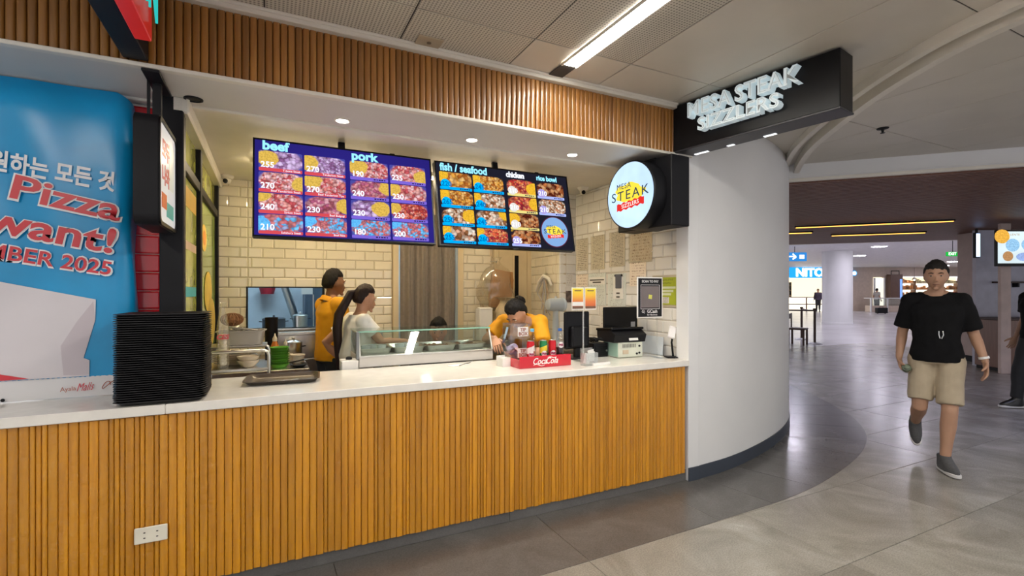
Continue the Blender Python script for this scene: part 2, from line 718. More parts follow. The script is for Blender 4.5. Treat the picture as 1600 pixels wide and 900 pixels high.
def spline(pts, n):
    """evenly sampled Catmull-Rom through pts"""
    P = [Vector((p[0], p[1], 0)) for p in pts]
    out = []
    for i in range(len(P) - 1):
        p0, p1, p2, p3 = P[max(i - 1, 0)], P[i], P[i + 1], P[min(i + 2, len(P) - 1)]
        for k in range(8):
            t = k / 8
            out.append(0.5 * ((2 * p1) + (p2 - p0) * t + (2 * p0 - 5 * p1 + 4 * p2 - p3) * t * t + (3 * p1 - p0 - 3 * p2 + p3) * t ** 3))
    out.append(P[-1])
    ds = [0]
    for a, b in zip(out[:-1], out[1:]):
        ds.append(ds[-1] + (b - a).length)
    res = []
    j = 0
    for k in range(n + 1):
        d = ds[-1] * k / n
        while j < len(ds) - 2 and ds[j + 1] < d:
            j += 1
        f = (d - ds[j]) / max(1e-9, ds[j + 1] - ds[j])
        res.append(out[j].lerp(out[j + 1], min(1, max(0, f))))
    return res


def band_piece(poly):
    bm = prism(BM(), poly, 0.0005, 0.0022)
    obj('band_tile', bm, M_BAND, floor, False)


g = 0.0025
xs = [-2.157, -0.923, 0.31, 1.544, 2.55]
for a, b in zip(xs[:-1], xs[1:]):
    band_piece([(a + g, 2.175), (b - g, 2.175 + (0.02 if b == 2.55 else 0)), (b - g, 2.83), (a + g, 2.83)])
inner = spline([(2.55, 2.83), (3.3, 2.86), (4.0, 3.02), (4.72, 3.31), (5.33, 3.70), (5.72, 4.3), (5.86, 5.1), (5.9, 6.0)], 48)
outer = spline(BAND, 48)
for k in range(12):
    i0, i1 = 4 * k, 4 * k + 4
    o_ = [outer[i] for i in range(i0, i1 + 1)]
    n_ = [inner[i] for i in range(i0, i1 + 1)]
    e0 = (o_[1] - o_[0]).normalized() * g
    e1 = (o_[-1] - o_[-2]).normalized() * g
    o_[0] = o_[0] + e0
    n_[0] = n_[0] + e0
    o_[-1] = o_[-1] - e1
    n_[-1] = n_[-1] - e1
    band_piece([(p.x, p.y) for p in o_] + [(p.x, p.y) for p in reversed(n_)])


# ================================================================== curved white wall beside the stall
def wall_sweep(pts, z0, z1, th):
    """wall along pts, thickness th to the left of travel"""
    bm = BM()
    P = [Vector((p[0], p[1], 0)) for p in pts]
    rings = []
    for i, p in enumerate(P):
        t = (P[min(i + 1, len(P) - 1)] - P[max(i - 1, 0)]).normalized()
        nrm = Vector((-t.y, t.x, 0))
        q = p + nrm * th
        rings.append([bm.verts.new((p.x, p.y, z0)), bm.verts.new((q.x, q.y, z0)), bm.verts.new((q.x, q.y, z1)), bm.verts.new((p.x, p.y, z1))])
    ring_faces(bm, rings)
    return bm


curve = spline(COLW[1:], 60)
struct('wall_column', wall_sweep([(p.x, p.y) for p in curve], 0.0025, 2.86, 0.1), M_WHITE, 'curved white wall at the end of the food stall', True, 30)
struct('wall_pilaster', box((2.872, 2.752, 0.0025), (2.983, 2.88, 2.52), 0.003), M_WHITE, 'flat white pilaster between the counter and the curved wall')
base_c = spline([(x, y - 0.008) for x, y in COLW[1:]], 60)
struct('baseboard_column', wall_sweep([(p.x + 0.004, p.y) for p in base_c], 0.003, 0.105, 0.007), M_BASE, 'dark skirting at the foot of the curved white wall', True, 30)
struct('baseboard_pilaster', box((2.868, 2.742, 0.003), (2.985, 2.751, 0.105)), M_BASE, 'dark skirting at the foot of the white pilaster')

# ================================================================== tiled walls
_tiles = {}


def tile_mesh(w, h, material):
    k = (round(w, 3), round(h, 3), material.name)
    if k not in _tiles:
        bm = BM()
        b = min(0.009, w * 0.3, h * 0.3)
        secs = []
        for ins, y in ((0, 0.0), (0, -0.0045), (b, -0.0085)):
            secs.append([Vector((sx * (w / 2 - ins), y, sz * (h / 2 - ins))) for sx, sz in ((-1, -1), (1, -1), (1, 1), (-1, 1))])
        loft(bm, secs)
        _tiles[k] = to_mesh(bm, 'tile', material, False)
    return _tiles[k]


def tile_wall(parent, O, ang, regions, pw, ph, material, z_base=0.0, u_base=0.0, name='tile', gap=0.004, bond=0.5):
    """tiles on a plane through O; ang turns +x; front faces the local -y side"""
    rot = (0, 0, R(ang))
    ux, uy = math.cos(R(ang)), math.sin(R(ang))
    for (u0, u1, z0, z1) in regions:
        j0 = int(math.floor((z0 - z_base) / ph))
        j1 = int(math.ceil((z1 - z_base) / ph))
        for j in range(j0, j1):
            za, zb = max(z0, z_base + j * ph), min(z1, z_base + (j + 1) * ph)
            if zb - za < 0.02:
                continue
            off = u_base + (bond * pw if j % 2 else 0)
            i0 = int(math.floor((u0 - off) / pw))
            i1 = int(math.ceil((u1 - off) / pw))
            for i in range(i0, i1):
                ua, ub = max(u0, off + i * pw), min(u1, off + (i + 1) * pw)
                if ub - ua < 0.015:
                    continue
                u, z = (ua + ub) / 2, (za + zb) / 2
                link(name, tile_mesh(ub - ua - gap, zb - za - gap, material), parent, (O[0] + u * ux, O[1] + u * uy, z), rot)


YB = 5.2          # back wall of the stall
XL, XR = -0.42, 2.83
ZC = 2.49         # ceiling inside the stall
WX0, WX1, WZ0, WZ1 = -0.178, 0.483, 1.10, 1.488
bm = BM()
for (a, b, c, d) in ((XL - 0.1, WX0, 0, ZC), (WX1, 1.17, 0, ZC), (WX0, WX1, 0, WZ0), (WX0, WX1, WZ1, ZC), (1.17, 1.96, 2.3, ZC), (1.96, 2.33, 0, ZC), (2.33, 2.83, 2.25, ZC)):
    bx(bm, ((a + b) / 2, YB + 0.05, (c + d) / 2), (b - a, 0.09, d - c))
wall_back = struct('wall_back', bm, M_TGROUT, 'cream tiled back wall of the kitchen')
tile_wall(wall_back, (0, YB + 0.004, 0), 0,
          [(XL, WX0, 0.85, ZC), (WX0, WX1, WZ1, ZC), (WX0, WX1, 0.85, WZ0), (WX1, 1.165, 0.85, ZC), (1.965, 2.31, 0.7, ZC)],
          0.188, 0.0935, M_TILE, z_base=0.835, u_base=-0.43)
# frame strips beside the curtain
struct('trim_1', box((1.17, YB - 0.03, 0), (1.232, YB + 0.1, 2.3), 0.004), M_CREAM, 'cream strip framing the curtained doorway')
struct('trim_2', box((1.89, YB - 0.03, 0), (1.958, YB + 0.1, 2.3), 0.004), M_CREAM, 'cream jamb framing the curtained doorway')
struct('trim_3', box((1.17, YB - 0.03, 2.3), (1.958, YB + 0.1, 2.36), 0.004), M_CREAM, 'cream head board above the curtained doorway')

# jog and right wall
JW = [(2.83, 5.2), (2.74, 4.4), (2.95, 4.4), (2.92, 2.885)]


def wall_seg(name, p, q, label, th=0.08, z1=ZC):
    """vertical wall from p to q with the room on the right-hand side of travel"""
    p, q = Vector((*p, 0)), Vector((*q, 0))
    d = (q - p)
    ang = math.degrees(math.atan2(d.y, d.x))
    bm = bx(BM(), (d.length / 2, th / 2, z1 / 2), (d.length, th, z1))
    xform(bm, Matrix.Translation(p) @ Matrix.Rotation(R(ang), 4, 'Z'))
    return struct(name, bm, M_TGROUT, label), ang, d.length


w, ang, ln = wall_seg('wall_jog', JW[0], JW[1], 'cream tiled return wall beside the kitchen door')
tile_wall(w, JW[0], ang, [(0, ln, 0.7, ZC)], 0.2, 0.1, M_TILE, 0.84, 0.05)
w, ang, ln = wall_seg('wall_pier', JW[1], JW[2], 'narrow white tiled pier behind the till')
tile_wall(w, JW[1], ang, [(0, ln, 0.7, ZC)], 0.21, 0.1, M_TILEW, 0.84, 0.0, bond=0.0)
w, ang, ln = wall_seg('wall_right', JW[2], JW[3], 'white tiled side wall with certificates')
tile_wall(w, JW[2], ang, [(0, ln, 0.7, ZC)], 0.2, 0.104, M_TILEW, 0.80, 0.03)
WR_O, WR_A, WR_L = Vector((JW[3][0], JW[3][1], 0)), ang, ln
WR_D = Vector((JW[2][0] - JW[3][0], JW[2][1] - JW[3][1], 0)).normalized()   # from the front edge towards the corner

# kitchen floor
struct('floor_kitchen', box((-1.6, 3.0, 0.0005), (2.9, 5.2, 0.01)), M_PLINTH, 'grey floor inside the stall')

# ================================================================== left partition: black frame with panes
wl = struct('wall_left', box((XL - 0.1, 3.16, 0.932), (XL - 0.03, 5.19, ZC)), mat('dark_partition', (0.02, 0.02, 0.02), 0.5), 'black framed partition between the stalls')
for y0, y1 in ((3.13, 3.2), (3.86, 3.95), (5.1, 5.18)):
    obj('post', box((XL - 0.04, y0, 0.932), (XL + 0.012, y1, 2.48), 0.004), M_BLACK, wl, False)
for z0, z1 in ((2.12, 2.18), (2.42, 2.487), (0.935, 0.99)):
    obj('rail', box((XL - 0.035, 3.2, z0), (XL + 0.008, 5.11, z1), 0.004), M_BLACK, wl, False)
M_PANE1 = mat('yellow_green_glass', (0.50, 0.52, 0.12), 0.12, var=0.35, vscale=5)
M_PANE2 = mat('lime_glass', (0.38, 0.50, 0.10), 0.12, var=0.5, vscale=4)
for (y0, y1, z0, z1, mm) in ((3.2, 3.86, 2.18, 2.42, M_PANE1), (3.95, 5.1, 2.18, 2.42, M_PANE1)):
    obj('pane', box((XL - 0.028, y0, z0), (XL - 0.018, y1, z1)), mm, wl, False)
# front face of the partition
struct('trim_4', box((-0.512, 3.10, 0.932), (-0.405, 3.16, 2.487), 0.006), M_BLACK, 'broad black post at the front of the partition')
rp = struct('wall_red_pier', box((-0.80, 3.26, 0.932), (-0.53, 3.4, 2.46)), mat('pale_grout', (0.7, 0.6, 0.55), 0.8), 'red tiled pier of the neighbouring stall')
tile_wall(rp, (-0.80, 3.259, 0), 0, [(0, 0.27, 0.95, 2.45)], 0.19, 0.1, M_REDTILE, 0.955, 0.096, bond=0.0)
struct('trim_5', box((-0.46, 3.1, 2.40), (-0.38, 5.19, 2.487), 0.01), M_TRIM, 'cream cornice above the black partition')

# ================================================================== fascia and soffit
wf = struct('wall_fascia', box((-1.9, 2.772, 2.495), (2.80, 2.86, 2.86)), M_WOODBACK, 'wood slatted fascia above the counter')
PITCH = 0.0345


def slat_mesh(name, w, h, dp, material, r=0.006):
    bm = BM()
    prof = [(-w / 2, dp / 2), (-w / 2, -dp / 2 + r), (-w / 2 + r * 0.35, -dp / 2 + r * 0.3), (-w / 2 + r * 1.2, -dp / 2),
            (w / 2 - r * 1.2, -dp / 2), (w / 2 - r * 0.35, -dp / 2 + r * 0.3), (w / 2, -dp / 2 + r), (w / 2, dp / 2)]
    a = [bm.verts.new((x, y, 0)) for x, y in prof]
    b = [bm.verts.new((x, y, h)) for x, y in prof]
    ring_faces(bm, [a, b])
    return to_mesh(bm, name, material, True, 50)


SF = slat_mesh('slat', PITCH - 0.003, 0.325, 0.022, M_FASCIA)
rng = random.Random(4)
n = int((2.795 + 1.88) / PITCH)
for k in range(n):
    link('slat', SF, wf, (-1.88 + PITCH * (k + 0.5), 2.762 + rng.uniform(-0.0012, 0.0012), 2.495))
struct('trim_6', box((-1.9, 2.735, 2.474), (2.90, 2.775, 2.493), 0.003), M_TRIM, 'thin cream strip under the slatted fascia')
tm = BM()
for (y0, y1, z0, z1) in ((2.712, 2.772, 2.815, 2.848), (2.70, 2.772, 2.836, 2.852)):
    bx(tm, (0.41, (y0 + y1) / 2, (z0 + z1) / 2), (4.62, y1 - y0, z1 - z0), 0.004)
struct('trim_7', tm, M_TRIM, 'cream moulding between fascia and ceiling')
struct('ceiling_soffit', box((-1.9, 2.775, 2.478), (2.99, 3.22, 2.56)), M_SOFFIT, 'flat soffit above the counter')
sm = BM()
bx(sm, (0.5, 3.225, 2.474), (4.9, 0.05, 0.02), 0.004)
bx(sm, (0.5, 3.27, 2.482), (4.9, 0.04, 0.016), 0.004)
struct('trim_8', sm, M_TRIM, 'stepped cream moulding along the inner edge of the soffit')
struct('ceiling_kitchen', box((-1.9, 3.22, ZC), (3.1, 5.4, 2.56)), M_TRIM, 'cream ceiling inside the stall')

# ================================================================== mall ceiling: panels on a grid
ceil = struct('ceiling', box((-6, -7, 2.858), (12, 2.86, 2.9)), M_GAP, 'panelled mall ceiling')
ceil2 = struct('ceiling_outer', box((2.9, 2.86, 2.858), (12, 8, 2.9)), M_GAP, 'panelled mall ceiling beyond the curved wall')
CPX, CPY = 0.671, 1.21
cp1 = to_mesh(bx(BM(), (0, 0, 0.004), (CPX - 0.007, CPY - 0.007, 0.008), 0.002), 'ceiling_panel', M_CEIL, False)
cp2 = to_mesh(bx(BM(), (0, 0, 0.004), (CPX - 0.007, CPY - 0.007, 0.008), 0.002), 'ceiling_panel', M_CEILPLAIN, False)
for i in range(-4, 12):
    for j in range(-3, 1):
        cx, cy = -0.02 + CPX * (i + 0.5), 2.37 + CPY * (j - 0.5)
        link('ceiling_panel', cp1 if i < 3 else cp2, ceil, (cx, cy, 2.849))
cps = to_mesh(bx(BM(), (0, 0, 0.004), (CPX - 0.007, 0.39, 0.008), 0.002), 'ceiling_panel', M_CEIL, False)
cps2 = to_mesh(bx(BM(), (0, 0, 0.004), (CPX - 0.007, 0.39, 0.008), 0.002), 'ceiling_panel', M_CEILPLAIN, False)
for i in range(-4, 4):
    link('ceiling_panel', cps if i < 2 else cps2, ceil, (-0.02 + CPX * (i + 0.5), 2.374 + 0.195, 2.849))
for i in range(4, 11):
    for j in range(0, 4):
        link('ceiling_panel', cp2, ceil2 if j else ceil, (-0.02 + CPX * (i + 0.5), 2.37 + CPY * (j + 0.5), 2.849))

# double curved moulding crossing the ceiling
CURV = [(3.02, -0.6), (3.04, 0.2), (3.09, 0.75), (3.2, 1.25), (3.36, 1.6), (3.6, 1.98), (3.95, 2.42), (4.35, 2.88), (4.75, 3.25), (5.2, 3.62), (5.5, 3.9)]
c1 = spline(CURV, 60)


def offset_line(pts, d):
    out = []
    for i, p in enumerate(pts):
        t = (pts[min(i + 1, len(pts) - 1)] - pts[max(i - 1, 0)]).normalized()
        out.append(p + Vector((t.y, -t.x, 0)) * d)
    return out


struct('trim_9', wall_sweep([(p.x, p.y) for p in offset_line(c1, 0.05)], 2.792, 2.85, 0.045), M_TRIM, 'inner rib of the curved ceiling moulding', True, 30)
struct('trim_10', wall_sweep([(p.x, p.y) for p in offset_line(c1, 0.175)], 2.770, 2.85, 0.055), M_TRIM, 'outer rib of the curved ceiling moulding', True, 30)

# bulkhead stepping down to the wood ceiling
dv = Vector((0.69, -0.724, 0)).normalized()
A0 = Vector((5.40, 3.20, 0))
B0 = Vector((5.275, 3.517, 0))
bm = BM()
sec = []
for t in (-0.55, -0.2, 0.3, 1.0, 2.0, 4.0, 7.0):
    a = A0 + dv * (t + 0.1 * math.sin(t * 2))
    b = B0 + dv * t
    nv = Vector((-dv.y, dv.x, 0))
    sec.append([Vector((a.x, a.y, 2.852)), Vector((b.x, b.y, 2.735)), Vector((b.x, b.y, 2.705)), Vector((b.x, b.y, 2.70)) + nv * 0.35, Vector((b.x, b.y, 2.852)) + nv * 0.35])
loft(bm, sec)
struct('trim_11', bm, M_WHITE, 'sloping white bulkhead in front of the dark slatted ceiling', False)
bm = BM()
bx(bm, (0, 0, 0), (7.6, 0.05, 0.035), 0.004)
mid = B0 + dv * 3.2
xform(bm, Matrix.Translation((mid.x, mid.y, 2.70)) @ Matrix.Rotation(math.atan2(dv.y, dv.x), 4, 'Z'))
struct('trim_12', bm, M_TRIM, 'pale strip along the edge of the dark slatted ceiling', False)

# dark slatted ceiling of the passage
nv = Vector((-dv.y, dv.x, 0))
rotz = math.atan2(dv.y, dv.x)
bm = bx(BM(), (0, 0, 0.03), (16, 8.2, 0.02))
cmid = B0 + dv * 4.4 + nv * 4.2
M_WCEIL = wood_mat('dark_ceiling_slat', (0.17, 0.07, 0.042), (0.27, 0.125, 0.08), rough=0.5, coat=0.0, grain_axis='X')
WCM = Matrix.Translation((cmid.x, cmid.y, 2.70)) @ Matrix.Rotation(rotz, 4, 'Z')
xform(bm, WCM)
wc = struct('ceiling_wood', bm, mat('ceiling_slat_shadow', (0.03, 0.015, 0.012), 0.7), 'dark slatted wood ceiling over the passage')
bm = BM()
for k in range(92):
    y = -4.05 + 8.1 * k / 91
    bx(bm, (0, y, 0.0), (16, 0.055, 0.035))
xform(bm, WCM)
o = obj('ceiling_slats', bm, M_WCEIL, wc, False)
o['kind'] = 'stuff'
# far hall ceiling
struct('ceiling_hall', box((10.5, -6, 3.3), (60, 40, 3.36)), mat('hall_ceiling_paint', (0.72, 0.70, 0.72), 0.5), 'white ceiling of the far hall')
bm = bx(BM(), (0, 0, 0.3), (16, 0.12, 0.64))
fm = B0 + dv * 4.4 + nv * 8.35
xform(bm, Matrix.Translation((fm.x, fm.y, 2.70)) @ Matrix.Rotation(rotz, 4, 'Z'))
struct('trim_13', bm, M_TRIM, 'white end board of the dark slatted ceiling', False)

# ================================================================== lamps of the ceiling and the stall
def strip_lamp(x, y0, y1, label):
    t = thing('linear_light', label, 'ceiling light', (x, (y0 + y1) / 2, 2.8425), 0, 'ceiling light strips')
    ln = y1 - y0
    bm = BM()
    bx(bm, (-0.053, 0, -0.004), (0.012, ln + 0.03, 0.012))
    bx(bm, (0.053, 0, -0.004), (0.012, ln + 0.03, 0.012))
    bx(bm, (0, -ln / 2 - 0.008, -0.004), (0.1, 0.012, 0.012))
    obj('housing', bm, M_TRIM, t, False)
    obj('diffuser', bx(BM(), (0, 0, -0.005), (0.094, ln, 0.008), 0.002), emit('strip_diffuser', (1.0, 0.95, 0.86), STRIP_LIGHT), t, False)
    return t


lamp = strip_lamp(1.655, -1.6, 2.53, 'long white ceiling light strip that ends short of the slatted fascia')
obj('dark_slot_plate', box((-0.05, 2.068, -0.004), (0.05, 2.235, 0.002)), M_GAP, lamp, False)  # flat dark plate; the shade of an open slot is in its colour
strip_lamp(-1.7, -2.6, 1.2, 'added fill light strip above the neighbouring stall, out of view')  # unseen strip added to fill the counter front with light
strip_lamp(4.3, -3.4, 0.3, 'added fill light strip above the passage before the sign, out of view')  # unseen strip added to brighten the passage floor and ceiling


def downlight(x, y, z, label, power, col=(1, 0.93, 0.82), r=0.035, group='downlights in the soffit'):
    t = thing('downlight', label, 'downlight', (x, y, z), 0, group)
    lathe_b = lathe(BM(), [(r + 0.012, 0.0), (r + 0.012, -0.004), (r + 0.002, -0.007), (r, -0.002)], seg=24, cap0=False, cap1=False)
    obj('bezel', lathe_b, M_TRIM, t)
    obj('lens', lathe(BM(), [(r, -0.003), (r * 0.7, -0.005)], seg=24), emit('downlight_lens', (1.0, 0.95, 0.9), 25.0), t)
    ld = bpy.data.lights.new('downlight_beam', 'SPOT')
    ld.energy = power
    ld.color = col
    ld.spot_size = R(120)
    ld.spot_blend = 0.8
    ld.shadow_soft_size = r
    lo = bpy.data.objects.new('downlight_beam', ld)
    COL.objects.link(lo)
    lo.parent = t
    lo.location = (0, 0, -0.012)
    return t


downlight(0.394, 3.08, 2.478, 'lit round downlight in the soffit above the beef heading of the screen', DOWNLIGHT_W)
downlight(1.226, 3.08, 2.478, 'lit round downlight in the soffit above the seafood heading of the screen', DOWNLIGHT_W)
downlight(2.032, 3.08, 2.478, 'lit round downlight in the soffit beside the round sign', DOWNLIGHT_W)
t = thing('downlight', 'unlit dark downlight in the soffit by the black partition', 'downlight', (-0.36, 3.09, 2.478), 0, 'downlights in the soffit')
obj('bezel', lathe(BM(), [(0.045, 0.0), (0.045, -0.006), (0.036, -0.008), (0.034, -0.001)], seg=24, cap0=False, cap1=False), M_BLACK, t)
obj('lens', lathe(BM(), [(0.035, -0.002), (0.02, -0.004)], seg=24), M_BLACKG, t)

# warm fluorescent battens on the kitchen ceiling, hidden from the front by the menu screens
def batten(x, y, lx, ly, label):
    t = thing('kitchen_batten', label, 'ceiling light', (x, y, ZC), 0, 'battens on the kitchen ceiling')
    obj('tray', bx(BM(), (0, 0, -0.012), (lx + 0.03, ly + 0.03, 0.022), 0.004), M_TRIM, t, False)
    obj('tube_lamp', bx(BM(), (0, 0, -0.032), (lx, ly, 0.018), 0.006), emit('kitchen_tube', (1.0, 0.80, 0.52), KITCHEN_LIGHT), t, False)


batten(0.35, 4.35, 0.9, 0.08, 'warm kitchen batten light above the two cooks')
batten(1.75, 4.2, 0.9, 0.08, 'warm kitchen batten light above the bent cashier')

# square hatch and sprinkler in the ceiling
t = thing('ceiling_hatch', 'small square tan hatch in the ceiling beside the fascia', 'hatch', (0.80, 2.655, 2.849))
obj('frame', bx(BM(), (0, 0, -0.004), (0.14, 0.11, 0.008), 0.002), mat('tan_hatch', (0.42, 0.34, 0.24), 0.5), t, False)
obj('catch', lathe(BM(), [(0.012, -0.008), (0.012, -0.013), (0.004, -0.015)], seg=12), mat('hatch_catch', (0.2, 0.15, 0.1), 0.4), t)


def sprinkler(x, y, z, label):
    t = thing('sprinkler', label, 'sprinkler', (x, y, z))
    obj('rose', lathe(BM(), [(0.045, 0), (0.043, -0.006), (0.02, -0.012)], seg=20), M_BLACK, t)
    bm = lathe(BM(), [(0.012, -0.012), (0.009, -0.03), (0.007, -0.04)], seg=12)
    lathe(bm, [(0.018, -0.04), (0.018, -0.043)], seg=12)
    obj('nozzle', bm, M_BLACK, t)


sprinkler(4.70, 2.34, 2.849, 'small dark sprinkler head under the ceiling beyond the curved moulding')
# ================================================================== counter
SC = slat_mesh('slat', PITCH - 0.0018, 0.81, 0.022, M_SLAT, 0.005)
SC2 = slat_mesh('slat', 0.0178, 0.81, 0.02, M_SLAT, 0.005)
counter = thing('service_counter', 'golden wood slatted service counter with a grey plinth', 'counter', (0.5, 2.76, 0))
obj('carcass', box((-2.4, 0.026, 0.09), (2.368, 0.62, 0.883)), M_WOODBACK, counter, False)
PLX = [-2.4, -1.05, 0.86, 2.366]
for a, b in zip(PLX[:-1], PLX[1:]):
    obj('plinth', box((a + 0.001, 0.012, 0.003), (b - 0.001, 0.5, 0.088), 0.001), M_PLINTH, counter, False)
rng = random.Random(7)
x = -2.38
k = 0
while x < 2.36:
    narrow = rng.random() < 0.28
    w_ = 0.0195 if narrow else PITCH
    if x + w_ > 2.367:
        break
    link('slat', SC2 if narrow else SC, counter, (x + w_ / 2, 0.005 + rng.uniform(-0.0015, 0.0015), 0.073 + rng.uniform(-0.004, 0.002)))
    x += w_
top = thing('countertop', 'long white quartz countertop over the slatted counter', 'countertop', (0.5, 2.76, 0.885))
for a, b in ((-2.4, -0.93), (-0.929, 2.366)):
    bm = BM()
    bx(bm, ((a + b) / 2, 0.317, 0.0225), (b - a, 0.684, 0.045), 0.003)
    obj('slab', bm, M_QUARTZ, top, False)
ZT = 0.9305

# power outlet
t = thing('power_outlet', 'cream double socket plate on the slatted counter front', 'outlet', (-0.484, 2.752, 0.34))
obj('plate', bx(BM(), (0, -0.007, 0), (0.125, 0.009, 0.073), 0.003), mat('cream_plastic', (0.78, 0.74, 0.62), 0.35), t, False)
for sx in (-0.024, 0.024):
    for sz in (-0.012, 0.012):
        obj('slot', bx(BM(), (sx, -0.0118, sz), (0.008, 0.002, 0.005), 0.001), mat('slot_dark', (0.04, 0.035, 0.03), 0.6), t, False)

# ================================================================== trays
def tray_mesh(w, d, h, material, th=0.003):
    bm = BM()
    def ring(ww, dd, r, z):
        return [Vector((x, y, z)) for x, y in rrect(ww, dd, r, 5)]
    loft(bm, [ring(w - 0.07, d - 0.07, 0.03, 0.0), ring(w - 0.055, d - 0.055, 0.035, 0.002), ring(w - 0.018, d - 0.018, 0.045, h - 0.004),
              ring(w, d, 0.05, h - 0.002), ring(w, d, 0.05, h), ring(w - 0.022, d - 0.022, 0.043, h), ring(w - 0.058, d - 0.058, 0.034, 0.002 + th), ring(w - 0.072, d - 0.072, 0.03, th)])
    return to_mesh(bm, 'tray', material, True, 30)


M_TRAY = mat('black_tray_plastic', (0.016, 0.015, 0.016), 0.38, var=0.2, vscale=30)
TM = tray_mesh(0.36, 0.355, 0.019, M_TRAY)
rng = random.Random(3)
NT = 40
for k in range(NT):
    o = link('serving_tray', TM, None, (-0.452 + rng.uniform(-0.0015, 0.0015), 2.915 + rng.uniform(-0.0015, 0.0015), ZT + 0.0102 * k), (0, 0, R(rng.uniform(-0.4, 0.4))))
    lab = 'black plastic serving tray within the tall stack beside the banner'
    if k == 0:
        lab = 'lowest black serving tray of the tall stack, resting on the countertop'
    if k == NT - 1:
        lab = 'topmost black serving tray of the tall stack, open to view'
    tag(o, lab, 'tray', 'black trays stacked on the counter')
t = link('serving_tray', tray_mesh(0.40, 0.30, 0.024, mat('brown_tray_plastic', (0.05, 0.033, 0.022), 0.3, var=0.2, vscale=20, coat=0.2)), None, (0.075, 3.165, ZT), (0, 0, R(-5)))
tag(t, 'single dark brown serving tray lying alone on the countertop', 'tray')
# cutlery in that tray
sp = thing('spoon', 'steel spoon in a clear sleeve lying in the brown tray', 'spoon', (0.07, 3.10, ZT + 0.0065), 12)
bm = tube(BM(), [(-0.075, 0, 0.003), (0, 0, 0.004), (0.05, 0, 0.003)], 0.0028, 6)
obj('handle', bm, M_STEEL, sp)
obj('bowl', lathe(BM(), [(0.002, 0), (0.013, 0.002), (0.017, 0.005)], (0.066, 0, 0), 14, 1.4, 0.9), M_STEEL, sp)

# ================================================================== blue promotional banner
BY = 3.107
BK = 3.107 / 2.955


def bsc(x, z):
    return x * BK, min(2.47, max(ZT + 0.001, 1.45 + (z - 1.45) * BK))


def banner_pt(x, z):
    """x runs left to right and wraps round the end of the banner"""
    y = BY + 0.004 * math.sin(z * 7 + x * 5) + 0.003 * math.sin(x * 21 + z * 3)
    if z > 2.3:
        y += 0.03 * ((z - 2.3) / 0.16) ** 2
    e = x + 0.69
    if e > 0:                                 # rolled edge
        a = min(e / 0.07, 1.0) * PI / 2
        xx = -0.69 + 0.06 * math.sin(a)
        y += 0.06 * (1 - math.cos(a)) + max(0, e - 0.07) * 0.95
        z -= 0.09 * min(1, e / 0.15) * max(0, (z - 1.9) / 0.55) ** 2
        xx += 0.008 * math.sin(z * 9 + e * 20)
        return Vector((xx, y, z))
    return Vector((x, y, z))


ban = thing('banner', 'blue pizza advertising banner standing on the countertop beside the trays', 'banner', (-1.2, BY, ZT))
BO = Vector((-1.2, BY, ZT))
M_BLUE = mat('blue_vinyl', (0.004, 0.30, 0.62), 0.28, var=0.12, vscale=2.5, bump=0.12, bscale=4)
bm = grid(BM(), lambda u, v: banner_pt(-2.3 + u * 1.74, 1.03 + v * 1.44) - BO, 90, 36)
obj('vinyl', bm, M_BLUE, ban, True, 80)
M_BWHITE = mat('white_vinyl', (0.74, 0.73, 0.74), 0.35, var=0.04, vscale=3, bump=0.05, bscale=5)
bm = grid(BM(), lambda u, v: banner_pt(-2.3 + u * 1.66, ZT + 0.0015 + v * 0.1) - BO, 90, 6)
obj('bottom_strip', bm, M_BWHITE, ban, True, 80)


def ban_poly(pts, material, off, name):
    bm = BM()
    vs_ = [bm.verts.new(Vector((x, BY - 0.004 - off, z)) - BO) for x, z in (bsc(*p) for p in pts)]
    bm.faces.new(vs_)
    r = bmesh.ops.extrude_face_region(bm, geom=bm.faces[:])
    bmesh.ops.translate(bm, verts=[v for v in r['geom'] if isinstance(v, bmesh.types.BMVert)], vec=(0, 0.001, 0))
    return obj(name, bm, material, ban, False)


M_BOX1 = mat('printed_box_light', (0.68, 0.64, 0.67), 0.35, var=0.05, vscale=3)
M_BOX2 = mat('printed_box_shade', (0.56, 0.50, 0.54), 0.35, var=0.05, vscale=3)
M_PRED = mat('printed_red', (0.62, 0.035, 0.05), 0.35, var=0.05)
ban_poly([(-1.5, 1.60), (-0.733, 1.414), (-0.735, 1.317), (-0.778, 1.14), (-0.756, 1.128), (-0.757, 1.055), (-1.5, 1.055)], M_BOX1, 0.0045, 'box_print')
ban_poly([(-0.742, 1.405), (-0.735, 1.317), (-0.778, 1.14), (-0.756, 1.128), (-0.757, 1.06), (-0.85, 1.065), (-0.86, 1.2), (-0.80, 1.315)], M_BOX2, 0.0062, 'box_side_print')
ban_poly([(-1.5, 1.10), (-1.07, 1.086), (-0.97, 1.058), (-1.5, 1.05)], M_PRED, 0.008, 'red_corner_print')


_adv = {}


def advance(s_, shear):
    """pen position after the string"""
    if not s_:
        return 0.0
    def mx_(q):
        b_ = text_bm(q, 1.0, depth=0.0, align='LEFT', res=1)
        m_ = max(v.co.x for v in b_.verts)
        b_.free()
        return m_
    return mx_(s_ + '|') - mx_('|')


